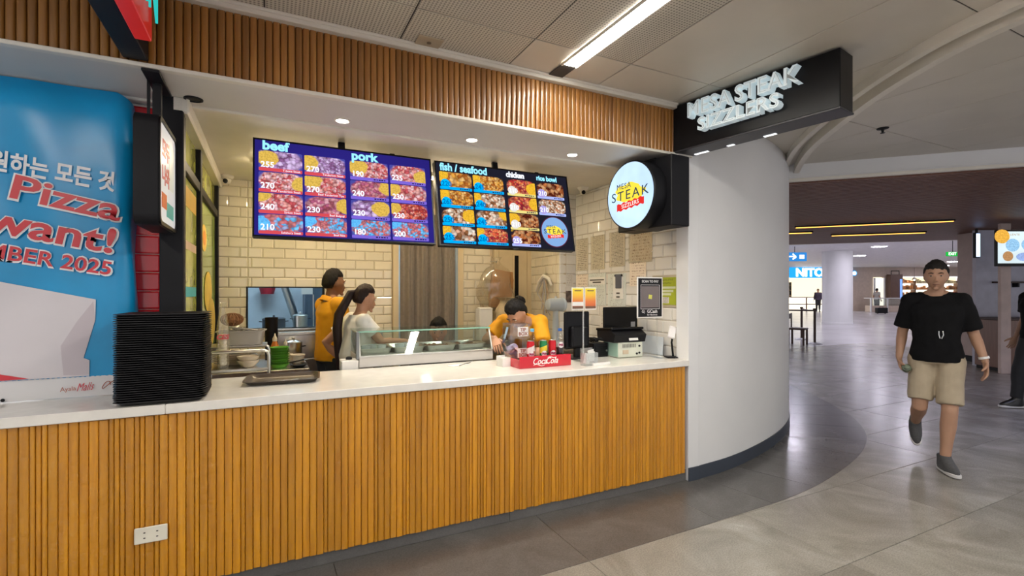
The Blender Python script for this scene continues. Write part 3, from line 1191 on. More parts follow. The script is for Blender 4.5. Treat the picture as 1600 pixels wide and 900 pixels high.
def ban_text(s, x0, x1, zl, zr, h, material, off, bold=0.0, shear=0.15):
    bm = BM()
    for i, ch in enumerate(s):                 # one glyph at a time so that thickened outlines never cross
        if ch == ' ':
            continue
        g_ = text_bm(ch, 1.0, depth=0.0, bold=bold, shear=shear, align='LEFT', res=3)
        xform(g_, Matrix.Translation((advance(s[:i], shear), 0, 0.0004 * i)))
        tmp_ = bpy.data.meshes.new('glyph')
        g_.to_mesh(tmp_)
        g_.free()
        bm.from_mesh(tmp_)
        bpy.data.meshes.remove(tmp_)
    xs_ = [v.co.x for v in bm.verts]
    ys_ = [v.co.y for v in bm.verts]
    a, b, c, d = min(xs_), max(xs_), min(ys_), max(ys_)
    for v in bm.verts:
        u = (v.co.x - a) / (b - a)
        x = x0 + (x1 - x0) * u
        z = zl + (zr - zl) * u + h * (v.co.y - c) / (d - c)
        x, z = bsc(x, z)
        q = banner_pt(x, z)
        v.co = Vector((q.x, min(q.y, BY - 0.004 if x < -0.69 else 9) - off - v.co.z * 0.3, z)) - BO
    return obj('lettering', bm, material, ban, False)


M_PWHITE = mat('printed_white', (0.78, 0.80, 0.82), 0.35, var=0.03)
ban_text('\uc6d0\ud558\ub294 \ubaa8\ub4e0 \uac83', -1.10, -0.662, 1.985, 1.925, 0.098, M_PWHITE, 0.006, 0.03, 0.1)
for s, x0, x1, zl, zr, h, bo in (('Pizza', -1.035, -0.64, 1.868, 1.785, 0.112, 0.02), ('want!', -1.115, -0.655, 1.716, 1.628, 0.122, 0.02),
                                 ('MBER 2025', -1.115, -0.672, 1.603, 1.527, 0.066, 0.016)):
    ban_text(s, x0 - 0.008, x1 + 0.008, zl - 0.009, zr - 0.009, h + 0.016, M_PWHITE, 0.006, bo + 0.026, 0.15)
    ban_text(s, x0, x1, zl, zr, h, M_PRED, 0.0085, bo, 0.15)
M_PBR = mat('printed_brown', (0.42, 0.10, 0.05), 0.4)
ban_text('Ayala', -0.862, -0.805, 0.983, 0.986, 0.026, M_PBR, 0.007, 0.0, 0.0)
ban_text('Malls', -0.802, -0.738, 0.986, 0.99, 0.036, M_PRED, 0.007, 0.0, 0.45)
bm = tube(BM(), [Vector((-0.735 + 0.022 * math.cos(a) + 0.004 * a, BY - 0.012, 0.985 + 0.018 * math.sin(a * 1.4))) - BO for a in [i * 0.35 for i in range(22)]], 0.0018, 6)
obj('emblem', bm, M_PBR, ban)
obj('eyelet', xform(lathe(BM(), [(0.003, 0), (0.008, 0), (0.008, 0.002), (0.003, 0.002)], seg=14), Matrix.Translation(Vector((-1.11, BY - 0.012, 0.945)) - BO) @ FRONT), M_BLACK, ban)

# ================================================================== hanging light box of the neighbouring stall
lb = thing('hanging_light_box', 'black hanging light box sign with a white printed face beside the banner', 'sign', (-0.487, 2.875, 2.47))
bm = BM()
sec = []
for xx in (-0.045, 0.045):
    sec.append([Vector((xx, y, z - 0.47)) for y, z in rrect(0.45, 0.5, 0.05, 5)])
loft(bm, sec)
obj('case', bm, M_BLACK, lb, True, 40)
bm = BM()
loft(bm, [[Vector((xx, y, z - 0.47)) for y, z in rrect(0.40, 0.45, 0.03, 4)] for xx in (0.045, 0.048)])
obj('face', bm, mat('light_box_face', (0.62, 0.63, 0.64), 0.3, emis=0.25, ecol=(0.9, 0.95, 1)), lb, False)
bm = BM()
loft(bm, [[Vector((xx, y * s, z * s - 0.47)) for y, z in rrect(0.44, 0.49, 0.04, 4)] for xx, s in ((0.044, 1), (0.053, 1), (0.053, 0.93), (0.046, 0.93))])
obj('bezel', bm, M_BLACKG, lb, False)
bm = BM()
bx(bm, (0, 0.03, -0.1), (0.035, 0.035, 0.24), 0.003)
bx(bm, (-0.035, 0.03, -0.1), (0.012, 0.012, 0.24))
bx(bm, (0, 0.03, -0.004), (0.07, 0.32, 0.012), 0.002)
obj('bracket', bm, M_BLACK, lb, False)
M_LBRED = mat('sign_print_red', (0.6, 0.09, 0.07), 0.4, emis=0.1)
M_LBTEAL = mat('sign_print_teal', (0.05, 0.40, 0.38), 0.4, emis=0.1)
M_LBOR = mat('sign_print_orange', (0.75, 0.16, 0.03), 0.4, emis=0.1)
text('\ubaa8\ub450', 0.10, M_LBRED, lb, (0.049, -0.06, -0.36), RIGHT, depth=0.0008, bold=0.003)
text('\ub098\uc640', 0.10, M_LBRED, lb, (0.049, -0.06, -0.48), RIGHT, depth=0.0008, bold=0.003)
obj('print_orange', box((0.0482, -0.16, -0.63), (0.0495, -0.04, -0.56)), M_LBOR, lb, False)
obj('print_teal', box((0.0482, -0.04, -0.66), (0.0495, 0.14, -0.59)), M_LBTEAL, lb, False)
obj('print_panel', box((0.0482, 0.02, -0.52), (0.0495, 0.15, -0.30)), mat('sign_print_pale', (0.70, 0.74, 0.68), 0.4, emis=0.2), lb, False)

# ================================================================== neighbour's blade sign with neon
ns = thing('neon_blade_sign', 'black overhead beam sign carrying a red panel and teal neon letters', 'sign', (-0.537, 2.74, 2.50))
obj('beam', box((-0.05, -2.3, 0), (0.045, 0.0, 0.345), 0.004), M_BLACK, ns, False)
obj('red_panel', box((0.046, -2.2, -0.02), (0.105, -0.27, 0.335), 0.004), mat('red_sign_panel', (0.40, 0.012, 0.015), 0.3, emis=0.25, ecol=(0.8, 0.03, 0.02)), ns, False)
M_NEON = emit('teal_neon', (0.03, 0.55, 0.52), 0.8)
for k, ch in enumerate('NWIHAN'):
    yy = -0.36 - 0.17 * k
    bm = text_bm(ch, 0.34, depth=0.004, bold=-0.012, M=Matrix.Translation((0.125, yy, 0.14)) @ RIGHT, sx=0.7)
    obj('neon_letter', bm, M_NEON, ns, False)
bm = BM()
for k in range(6):
    tube(bm, [(0.104, -0.36 - 0.17 * k, 0.16), (0.126, -0.36 - 0.17 * k, 0.16)], 0.004, 6)
obj('standoffs', bm, M_BLACK, ns)

# ================================================================== stall blade sign
P0, P1 = Vector((2.715, 2.77, 0)), Vector((2.895, 1.655, 0))
dd = P1 - P0
ms = thing('blade_sign', 'black overhead blade sign with raised white lit letters', 'sign', (P0.x, P0.y, 2.50), math.degrees(math.atan2(dd.y, dd.x)))
obj('case', box((-0.08, 0.0, 0.0), (dd.length, 0.175, 0.335), 0.004), M_BLACKG, ms, False)
obj('lower_edge', box((-0.08, -0.006, -0.012), (dd.length + 0.004, 0.18, 0.0), 0.002), mat('dark_edge_trim', (0.03, 0.03, 0.036), 0.4), ms, False)
M_LETTER = mat('lit_white_letter', (0.70, 0.74, 0.74), 0.35, emis=0.22, ecol=(0.72, 0.92, 1.0))
M_LFACE = mat('letter_face', (0.36, 0.38, 0.37), 0.4, emis=0.04, ecol=(0.85, 0.95, 1.0))
for s, uc, zc, wd, h in (('MESA', 0.345, 0.243, 0.33, 0.105), ('STEAK', 0.735, 0.243, 0.40, 0.105), ('SIZZLERS', 0.54, 0.122, 0.56, 0.088)):
    for part, bo, dz, mt_, yo in (('letter_sides', 0.004, 0.03, M_LETTER, -0.031), ('letter_faces', -0.006, 0.0012, M_LFACE, -0.0625)):
        bm = text_bm(s, h * 1.38, depth=dz, bold=bo, spacing=1.06)
        xs_ = [v.co.x for v in bm.verts]
        c = (min(xs_) + max(xs_)) / 2
        wd2 = wd if part == 'letter_sides' else wd - 0.02
        sc_ = wd2 / (max(xs_) - min(xs_))
        for v in bm.verts:
            v.co.x = (v.co.x - c) * sc_
        xform(bm, Matrix.Translation((uc, yo, zc)) @ FRONT)
        obj(part, bm, mt_, ms, False)
for xx, ln in ((0.10, 0.11), (0.36, 0.05), (0.62, 0.08)):
    obj('under_lamp', box((xx, 0.14, -0.016), (xx + ln, 0.165, -0.0122)), emit('under_lamp', (0.95, 0.97, 1.0), 1.2), ms, False)

# ================================================================== round light box sign
rs = thing('round_light_box', 'black drum light box sign with a glowing pale blue round face', 'sign', (2.47, 2.95, 2.19), 93 - 90)
XM = Matrix.Rotation(R(-90), 4, 'Y')        # z axis -> -x
obj('drum', xform(lathe(BM(), [(0.256, -0.31), (0.262, -0.30), (0.262, -0.004), (0.256, 0.004), (0.249, 0.004), (0.249, -0.004)], seg=56), XM), M_BLACK, rs)
obj('mount_box', box((0.12, -0.30, -0.255), (0.31, 0.27, 0.262), 0.006), M_BLACK, rs, False)
obj('hanger', box((0.16, -0.1, 0.262), (0.26, 0.1, 0.283), 0.002), M_BLACK, rs, False)
obj('wall_plate', box((0.30, -0.12, -0.12), (0.435, 0.12, 0.12), 0.004), M_BLACK, rs, False)
obj('face', xform(lathe(BM(), [(0.249, 0.0), (0.2485, 0.003)], seg=56), XM), emit('round_face', (0.50, 0.68, 0.92), 1.1, 0.10, 2.5), rs)


def logo(parent, M, s, glow):
    """yellow blot, three words and a red ribbon, in local xy, width about 2*s"""
    def E(n, c, st):
        return emit(n + ('_g' if glow else ''), c, st)
    bm = BM()
    pts = []
    for k in range(36):
        a = 2 * PI * k / 36
        r = 0.66 + 0.06 * math.sin(5 * a + 1) + 0.04 * math.sin(9 * a)
        pts.append((s * r * 1.05 * math.cos(a), s * (0.08 + 0.5 * r * math.sin(a) + 0.05 * math.cos(a) * -1)))
    prism(bm, pts, 0.0005, 0.0015)
    obj('logo_blot', xform(bm, M), E('logo_yellow', (0.95, 0.72, 0.06), 0.95), parent, False)
    dk = E('logo_ink', (0.05, 0.09, 0.13), 0.6)
    obj('lettering', text_bm('MESA', s * 0.27, 0.0006, 0.0, 0.0, M=M @ Matrix.Translation((-s * 0.28, s * 0.34, 0.0022)), spacing=1.15), dk, parent, False)
    bm = text_bm('STEAK', s * 0.46, 0.0006, 0.0, 0.0, spacing=1.25)
    xs_ = [v.co.x for v in bm.verts]
    sc_ = 1.78 * s / (max(xs_) - min(xs_))
    for v in bm.verts:
        v.co.x *= sc_
        v.co.y += v.co.x * 0.04
    obj('lettering', xform(bm, M @ Matrix.Translation((0, s * 0.02, 0.0022))), dk, parent, False)
    bm = BM()
    n_ = 28
    lo_, hi_ = [], []
    for k in range(n_ + 1):
        x_ = s * (-0.62 + 1.3 * k / n_)
        w_ = s * (0.025 * math.sin(k * 1.1))
        lo_.append((x_, -s * 0.44 + w_ + x_ * 0.1))
        hi_.append((x_, -s * 0.20 + w_ + x_ * 0.1))
    prism(bm, lo_ + hi_[::-1], 0.0005, 0.0018)
    obj('logo_ribbon', xform(bm, M), E('logo_red', (0.85, 0.035, 0.03), 0.8), parent, False)
    obj('lettering', text_bm('SIZZLERS', s * 0.19, 0.0006, 0.001 * s, 0.0, M=M @ Matrix.Translation((s * 0.03, -s * 0.32, 0.0026)) @ Matrix.Rotation(0.1, 4, 'Z'), spacing=1.1), E('logo_cream', (0.95, 0.85, 0.8), 1.0), parent, False)


logo(rs, Matrix.Translation((-0.004, 0, 0.0)) @ LEFT, 0.225, True)

# ================================================================== menu screens
def food_mat(name, bgc, pal, rice, rpos, tint=(1, 1, 1), scale=9.0, seed=0.0, strength=1.0):
    """photo of a dish: plate shape, chunky food, mound of rice"""
    m, nt, out = new_mat(name)
    N = nt.nodes.new
    L = nt.links.new
    tc = N('ShaderNodeTexCoord')
    mp = N('ShaderNodeMapping')
    mp.inputs['Scale'].default_value = (1.7, 0.0, 1.0)
    mp.inputs['Location'].default_value = (0, seed, 0)
    L(tc.outputs['Generated'], mp.inputs[0])
    no = N('ShaderNodeTexNoise')
    no.inputs['Scale'].default_value = 4
    no.inputs['Detail'].default_value = 3
    L(mp.outputs[0], no.inputs['Vector'])
    dm = N('ShaderNodeMixRGB')
    dm.inputs[0].default_value = 0.16
    L(mp.outputs[0], dm.inputs[1])
    L(no.outputs['Color'], dm.inputs[2])
    vo = N('ShaderNodeTexVoronoi')
    vo.inputs['Scale'].default_value = scale
    L(dm.outputs[0], vo.inputs['Vector'])
    sp_ = N('ShaderNodeSeparateColor')
    L(vo.outputs['Color'], sp_.inputs[0])
    n_ = len(pal)
    r = ramp(nt, [(k / n_, c) for k, c in enumerate(pal)], 'LINEAR')
    L(sp_.outputs[0], r.inputs[0])
    dk = ramp(nt, [(0.25, (1, 1, 1)), (0.75, (0.25, 0.22, 0.22))])
    L(vo.outputs['Distance'], dk.inputs[0])
    food = N('ShaderNodeMixRGB')
    food.blend_type = 'MULTIPLY'
    food.inputs[0].default_value = 0.7
    L(r.outputs[0], food.inputs[1])
    L(dk.outputs[0], food.inputs[2])

    def ell(c, rad, soft=0.04):
        d_ = N('ShaderNodeVectorMath')
        d_.operation = 'SUBTRACT'
        d_.inputs[1].default_value = (c[0], seed, c[1])
        L(dm.outputs[0], d_.inputs[0])
        s_ = N('ShaderNodeVectorMath')
        s_.operation = 'MULTIPLY'
        s_.inputs[1].default_value = (1 / rad[0], 0, 1 / rad[1])
        L(d_.outputs[0], s_.inputs[0])
        le = N('ShaderNodeVectorMath')
        le.operation = 'LENGTH'
        L(s_.outputs[0], le.inputs[0])
        rr = ramp(nt, [(0.5 - soft, (1, 1, 1)), (0.5 + soft, (0, 0, 0))])
        hf = N('ShaderNodeMath')
        hf.operation = 'MULTIPLY'
        hf.inputs[1].default_value = 0.5
        L(le.outputs['Value'], hf.inputs[0])
        L(hf.outputs[0], rr.inputs[0])
        return rr
    mask = ell((0.82, 0.55), (0.74, 0.46))
    mx = N('ShaderNodeMixRGB')
    mx.inputs[1].default_value = (*bgc, 1)
    L(mask.outputs[0], mx.inputs[0])
    L(food.outputs[0], mx.inputs[2])
    rm = ell(rpos, (0.36, 0.33), 0.03)
    mx2 = N('ShaderNodeMixRGB')
    L(rm.outputs[0], mx2.inputs[0])
    L(mx.outputs[0], mx2.inputs[1])
    rsp = ramp(nt, [(0.35, tuple(c * 0.7 for c in rice)), (0.6, rice)])
    n3 = N('ShaderNodeTexNoise')
    n3.inputs['Scale'].default_value = 14
    L(mp.outputs[0], n3.inputs['Vector'])
    L(n3.outputs['Fac'], rsp.inputs[0])
    L(rsp.outputs[0], mx2.inputs[2])
    ti = N('ShaderNodeMixRGB')
    ti.blend_type = 'MULTIPLY'
    ti.inputs[0].default_value = 1
    ti.inputs[2].default_value = (*tint, 1)
    L(mx2.outputs[0], ti.inputs[1])
    e = N('ShaderNodeEmission')
    e.inputs[1].default_value = strength
    L(ti.outputs[0], e.inputs[0])
    L(e.outputs[0], out.inputs[0])
    return m


TW, TH = 1.145, 0.645


def tv(name, label, loc, bgcol, bgs):
    t = thing(name, label, 'screen', loc, 0)
    t.rotation_euler = (R(-11.5), 0, 0)
    obj('housing', bx(BM(), (0, 0.028, 0), (TW, 0.045, TH), 0.006), M_BLACKG, t, False)
    obj('bezel', loft(BM(), [[Vector((x * s + 0, y, z * s2)) for x, z in ((-TW / 2, -TH / 2), (TW / 2, -TH / 2), (TW / 2, TH / 2), (-TW / 2, TH / 2))]
                             for s, s2, y in ((1, 1, 0.008), (1, 1, -0.004), (0.982, 0.968, -0.004), (0.982, 0.968, 0.0))], True, False), M_BLACKG, t, False)
    scn = obj('screen', bx(BM(), (0, 0.001, 0), (TW * 0.982, 0.003, TH * 0.968)), emit('screen_' + name, bgcol, bgs, 0.12, 1.5), t, False)
    bm = BM()
    bx(bm, (-0.03, 0.09, TH / 2 - 0.08), (0.08, 0.10, 0.12), 0.004)
    bx(bm, (-0.03, 0.11, TH / 2 + 0.03), (0.045, 0.03, 0.16), 0.003)
    bx(bm, (0.3, 0.03, TH / 2 + 0.008), (0.035, 0.03, 0.02), 0.003)
    obj('mount', bm, M_BLACK, t, False)
    obj('logo_tab', bx(BM(), (0.03, 0.0, -TH / 2 - 0.004), (0.045, 0.012, 0.01), 0.002), M_BLACK, t, False)
    return t, scn


def UX(u):
    return (u - 0.5) * TW


def VZ(v):
    return (0.5 - v) * TH


COLS = [(0.028, 0.247), (0.258, 0.478), (0.504, 0.725), (0.737, 0.958)]
ROWS = [(0.122, 0.336), (0.344, 0.552), (0.56, 0.766), (0.772, 0.97)]
_card = {}


def card(scn, c, r, fm, barcol, price, name_bar_mat, price_mat, badge=None, cap_mat=None):
    u0, u1 = COLS[c]
    v0, v1 = ROWS[r]
    x0, x1, z1, z0 = UX(u0), UX(u1), VZ(v0), VZ(v1)
    cx, cz, w_, h_ = (x0 + x1) / 2, (z0 + z1) / 2, x1 - x0, z1 - z0

    def panel(name, key, ww, hh, xx, zz, yy, mt_, rad=0.008):
        bm = loft(BM(), [[Vector((x, y, z)) for x, z in rrect(ww, hh, rad, 3)] for y in (yy, yy - 0.001)])
        return obj(name, bm, mt_, scn, False, loc=(xx, 0, zz))
    panel('menu_photo', 0, w_, h_, cx, cz, -0.001, fm)
    panel('name_bar', 1, w_ - 0.002, h_ * 0.16, cx, z0 + h_ * 0.09, -0.0024, name_bar_mat, 0.005)
    if badge is not None:
        bm = prism(BM(), [(0.036 * math.cos(2 * PI * k / 24), 0.036 * math.sin(2 * PI * k / 24)) for k in range(24)], 0, 0.001)
        obj('price_badge', xform(bm, FRONT), badge, scn, False, loc=(x0 + 0.042, -0.0036, z0 + 0.045))
    obj('price', text_bm(price, 0.052, 0.0005, 0.0012, 0.0, M=FRONT), price_mat, scn, False, loc=(x0 + 0.05, -0.0052, z0 + 0.042))
    # caption: short row of tiny lettering
    if cap_mat[1] is None:
        bm = BM()
        for q in range(5):
            bx(bm, (-0.012 - 0.017 * q, 0, 0), (0.013 if q % 3 else 0.008, 0.0006, 0.009))
        obj('caption', bm, cap_mat[0], scn, False, loc=(x1 - 0.012, -0.004, z0 + h_ * 0.09))['kind'] = 'stuff'
        return
    obj('caption', text_bm(cap_mat[1], 0.019, 0.0004, 0.0, 0.0, align='RIGHT', M=FRONT), cap_mat[0], scn, False, loc=(x1 - 0.012, -0.004, z0 + h_ * 0.09))


E_WHITE = emit('menu_white', (0.85, 0.88, 1.0), 1.0)
E_CYAN = emit('menu_cyan', (0.30, 0.75, 1.0), 1.0)
E_BARRED = emit('menu_red_bar', (0.72, 0.08, 0.10), 0.8)
E_BARVIO = emit('menu_violet_bar', (0.22, 0.14, 0.72), 0.8)
E_BARBLUE = emit('menu_blue_bar', (0.0, 0.38, 0.85), 0.9)
E_BARYEL = emit('menu_yellow_bar', (0.80, 0.68, 0.22), 0.9)
E_BARLIL = emit('menu_lilac_bar', (0.40, 0.48, 0.95), 0.9)
E_DARK = emit('menu_dark', (0.03, 0.03, 0.10), 0.6)
E_DBLUE = emit('menu_deep_blue', (0.0, 0.20, 0.55), 0.8)
tv1, s1 = tv('menu_screen', 'wide menu screen with beef and pork dishes on purple blue', (UX(1.0) - 0.09 + 0.0, 3.40, 2.10), (0.020, 0.014, 0.17), 1.0)
tv2, s2 = tv('menu_screen', 'wide menu screen with seafood, chicken and rice bowls on black', (1.655, 3.40, 2.095), (0.012, 0.012, 0.022), 1.0)
s2.data = s2.data.copy()
s2.data.materials[0] = emit('screen_black', (0.012, 0.012, 0.022), 1.0, 0.1)
text('beef', 0.088, E_CYAN, s1, (UX(0.045), -0.003, VZ(0.068)), align='LEFT', bold=0.0035, depth=0.0006)
text('pork', 0.088, E_CYAN, s1, (UX(0.515), -0.003, VZ(0.068)), align='LEFT', bold=0.0035, depth=0.0006)
MEAT = [(0.30, 0.06, 0.09), (0.62, 0.22, 0.22), (0.75, 0.45, 0.45), (0.45, 0.12, 0.2)]
GREY = [(0.30, 0.18, 0.36), (0.55, 0.40, 0.62), (0.70, 0.60, 0.80), (0.25, 0.12, 0.25)]
PINK = [(0.70, 0.20, 0.16), (0.80, 0.42, 0.32), (0.90, 0.66, 0.62), (0.55, 0.10, 0.10)]
CYAN = [(0.10, 0.52, 0.90), (0.2, 0.65, 0.95), (0.55, 0.14, 0.16), (0.65, 0.25, 0.22)]
RICE = (0.72, 0.52, 0.08)
specs = [(0, 0, GREY, (0.36, 0.62), '255', 'T-bone Steak'), (1, 0, GREY, (0.2, 0.62), '270', 'Tenderloin Steak'),
         (0, 1, PINK, (1.5, 0.5), '270', 'Beef Tenderloin Steak'), (1, 1, PINK, (0.3, 0.75), '270', 'Beef Tenderloin Tips'),
         (0, 2, PINK, (0.12, 0.9), '240', 'Sirloin Steak'), (1, 2, MEAT, (1.5, 0.6), '230', 'Beef Bulgogi'),
         (0, 3, CYAN, (0.1, 0.5), '210', 'Salisbury Steak'), (1, 3, CYAN, (0.1, 0.8), '230', 'Beef Ribs'),
         (2, 0, PINK, (0.38, 0.66), '190', 'Pork Steak'), (3, 0, PINK, (1.4, 0.45), '235', 'Pork Belly Steak'),
         (2, 1, MEAT, (1.5, 0.7), '240', 'Pork Sisig'), (3, 1, PINK, (0.1, 0.7), '230', 'Pork Salpicao'),
         (2, 2, GREY, (1.2, 0.6), '230', 'Pork Tenderloin'), (3, 2, [(0.45, 0.03, 0.02), (0.75, 0.16, 0.08), (0.85, 0.42, 0.3), (0.4, 0.05, 0.05)], (0.1, 0.75), '230', 'Pork Chop'),
         (2, 3, CYAN, (0.1, 0.9), '180', 'Tapa'), (3, 3, CYAN, (0.1, 0.95), '200', 'Longganisa')]
for k, (c, r, pal, rp_, price, cap) in enumerate(specs):
    fm = food_mat('dish_photo', (0.06, 0.07, 0.30), pal, RICE if pal is not CYAN else (0.12, 0.55, 0.92), rp_, (0.95, 0.85, 1.0), 7 + (k * 5) % 6, k * 3.1)
    card(s1, c, r, fm, None, price, E_BARRED if c < 2 else E_BARVIO, E_WHITE, None, (E_WHITE if c < 2 else E_DARK, cap if c < 2 else None))
text('fish / seafood', 0.082, E_CYAN, s2, (UX(0.035), -0.003, VZ(0.066)), align='LEFT', bold=0.003, depth=0.0006, sx=0.86)
text('chicken', 0.062, E_WHITE, s2, (UX(0.505), -0.003, VZ(0.066)), align='LEFT', bold=0.003, depth=0.0006, sx=0.85)
text('rice bowl', 0.056, E_CYAN, s2, (UX(0.742), -0.003, VZ(0.068)), align='LEFT', bold=0.0025, depth=0.0006, sx=0.9)
ORG = [(0.55, 0.20, 0.03), (0.75, 0.36, 0.06), (0.80, 0.50, 0.18), (0.40, 0.12, 0.02)]
CRM = [(0.78, 0.66, 0.50), (0.60, 0.22, 0.10), (0.85, 0.78, 0.66), (0.25, 0.10, 0.04)]
RED = [(0.50, 0.03, 0.03), (0.72, 0.14, 0.06), (0.80, 0.34, 0.14), (0.35, 0.03, 0.05)]
BBQ = [(0.24, 0.06, 0.02), (0.50, 0.16, 0.05), (0.62, 0.34, 0.16), (0.12, 0.02, 0.01)]
specs2 = [(0, 0, ORG, (0.1, 0.8), '220', 'Grilled Tuna'), (1, 0, ORG, (0.05, 0.7), '245', 'Bangus Steak'), (0, 1, ORG, (0.12, 0.75), '265', 'Fish Fillet'),
          (1, 1, CRM, (0.05, 0.7), '240', 'Stuffed Squid'), (0, 2, CRM, (1.35, 0.6), '250', 'Mixed Seafood'), (1, 2, CRM, (1.5, 0.85), '245', 'Calamari'),
          (0, 3, CRM, (0.1, 0.8), '255', 'Squid Rings'), (1, 3, RED, (0.05, 0.8), '260', 'Salmon Belly'),
          (2, 0, RED, (1.4, 0.5), '210', 'Chicken Steak'), (2, 1, RED, (1.45, 0.6), '210', 'Chicken Fillet'), (2, 2, BBQ, (0.2, 0.65), '210', 'Chicken Teriyaki'),
          (2, 3, BBQ, (0.05, 1.2), '255', 'Chicken Barbecue'), (3, 0, BBQ, (0.0, 1.4), '210', 'Beef Rice Bowl'), (3, 1, CRM, (0.0, 1.4), '210', 'Pork Rice Bowl')]
E_BADGEB = emit('menu_badge_blue', (0.0, 0.45, 0.95), 0.9)
E_BADGEW = emit('menu_badge_white', (0.75, 0.72, 0.68), 0.9)
E_BADGEL = emit('menu_badge_lilac', (0.45, 0.38, 0.80), 0.8)
for k, (c, r, pal, rp_, price, cap) in enumerate(specs2):
    fm = food_mat('dish_photo', (0.02, 0.015, 0.02), pal, (0.80, 0.45, 0.03), rp_, (1, 1, 1), 6 + (k * 5) % 6, 50 + k * 2.3)
    bar = E_BARBLUE if c < 2 else (E_BARYEL if (c == 2 and r < 3) else E_BARLIL)
    bd = E_BADGEB if c < 2 else (E_BADGEW if (c == 2 and r < 3) else E_BADGEL)
    card(s2, c, r, fm, None, price, bar, E_DBLUE if c < 2 else E_WHITE, bd, (E_DARK, None))
cx, cz = UX(0.848), VZ(0.762)
bm = xform(prism(BM(), [(0.128 * math.cos(2 * PI * k / 48), 0.128 * math.sin(2 * PI * k / 48)) for k in range(48)], 0, 0.001), FRONT)
obj('logo_ring', bm, emit('logo_rim', (0.12, 0.02, 0.05), 0.8), s2, False, loc=(cx, -0.001, cz))
bm = xform(prism(BM(), [(0.121 * math.cos(2 * PI * k / 48), 0.121 * math.sin(2 * PI * k / 48)) for k in range(48)], 0, 0.001), FRONT)
obj('logo_disc', bm, emit('logo_disc', (0.22, 0.40, 0.72), 0.9), s2, False, loc=(cx, -0.0024, cz))
logo(s2, Matrix.Translation((cx, -0.0034, cz)) @ FRONT, 0.116, False)
# ================================================================== glass food case on the back of the counter
gc = thing('food_display_case', 'low glass food display case with pale base at the back of the countertop', 'display case', (0.55, 3.45, ZT))
GL = 1.0
M_CASE = mat('pale_case_panel', (0.60, 0.57, 0.53), 0.35, var=0.03)
obj('base', box((0, 0.0, 0.0), (GL, 0.40, 0.075), 0.004), M_CASE, gc, False)
for x_ in (0.006, GL - 0.006):
    bm = tube(BM(), [(x_, 0.005, 0.075), (x_, 0.07, 0.235), (x_, 0.39, 0.235), (x_, 0.39, 0.075)], 0.006, 6)
    obj('end_frame', bm, mat('white_frame', (0.75, 0.74, 0.70), 0.35), gc)


def slab(pts, off, name, material, parent):
    bm = BM()
    o_ = Vector(off)
    loft(bm, [[Vector(p) for p in pts], [Vector(p) + o_ for p in pts]])
    return obj(name, bm, material, parent, False)


slab([(0.012, 0.004, 0.078), (GL - 0.012, 0.004, 0.078), (GL - 0.012, 0.069, 0.235), (0.012, 0.069, 0.235)], (0, -0.004, 0.002), 'front_glass', clear('case_glass', (0.93, 0.985, 0.96), refl=0.1), gc)
slab([(0.0, 0.06, 0.238), (GL, 0.06, 0.238), (GL, 0.40, 0.238), (0.0, 0.40, 0.238)], (0, 0, 0.006), 'top_glass', clear('top_glass', (0.90, 0.97, 0.94), refl=0.03), gc)
obj('glass_edge', box((0.0, 0.054, 0.236), (GL, 0.0595, 0.246)), mat('green_glass_edge', (0.22, 0.42, 0.33), 0.15), gc, False)
for x_ in (0.002, GL - 0.004):
    slab([(x_, 0.01, 0.078), (x_, 0.385, 0.078), (x_, 0.385, 0.232), (x_, 0.072, 0.232)], (0.002, 0, 0), 'end_glass', M_GLASS, gc)
obj('clamp_bar', box((-0.02, -0.012, 0.06), (0.0, 0.02, 0.245), 0.002), mat('grey_bracket', (0.16, 0.17, 0.18), 0.4), gc, False)
obj('rail', box((0.0, -0.007, 0.070), (GL, -0.001, 0.08), 0.001), M_STEEL, gc, False)
M_FOODB = mat('cooked_meat', (0.20, 0.09, 0.05), 0.5, var=0.6, vscale=60, bump=0.8, bscale=60)
for k in range(4):
    x0_ = 0.012 + 0.243 * k
    p = thing('food_pan', ['shallow steel pan nearest the cooks in the glass case, holding clear tubs', 'shallow empty steel pan second along the glass case', 'shallow steel pan of dark minced meat in the glass case', 'shallow steel pan with tongs at the cashier end of the glass case'][k], 'pan',
              (0.55 + x0_, 3.45, ZT + 0.0765), 0, 'steel pans in the glass case')
    bm = BM()
    loft(bm, [[Vector((0.115 + x, 0.22 + y, z)) for x, y in rrect(w_, d_, 0.02, 3)] for w_, d_, z in ((0.20, 0.26, 0), (0.225, 0.30, 0.04), (0.24, 0.315, 0.042), (0.24, 0.315, 0.044), (0.22, 0.295, 0.043), (0.195, 0.255, 0.004))])
    obj('dish', bm, M_STEEL, p)
    if k in (2, 3):
        bm = grid(BM(), lambda u, v: Vector((0.02 + 0.19 * u, 0.08 + 0.27 * v, 0.022 + 0.028 * mnoise.noise(Vector((u * 9, v * 9, k))))), 24, 24)
        obj('meat', bm, M_FOODB, p)
    if k in (0, 1):
        for q in range(3):
            obj('tub', lathe(BM(), [(0.026, 0), (0.034, 0.05), (0.036, 0.05), (0.03, 0.004)], (0.06 + 0.055 * q, 0.16 + 0.05 * (q % 2), 0.01), 16), clear('milky_tub', (0.9, 0.93, 0.95), 0.06, 0.1, 0.5, (0.75, 0.78, 0.8)), p)
tg = thing('tongs', 'steel tongs lying across the meat pan in the glass case', 'tongs', (1.42, 3.58, ZT + 0.125), 25)
for s_ in (-1, 1):
    obj('arm', tube(BM(), [(-0.12, 0.0, 0.0), (0, 0.016 * s_, 0.012), (0.11, 0.014 * s_, 0.0)], 0.004, 6), M_STEEL, tg)
t = thing('card_terminal', 'small white and black payment box beside the end of the glass case', 'terminal', (0.50, 3.5, 0.012))
obj('pedestal', box((-0.05, -0.04, 0), (0.035, 0.05, 0.90), 0.004), M_BLACK, t, False)
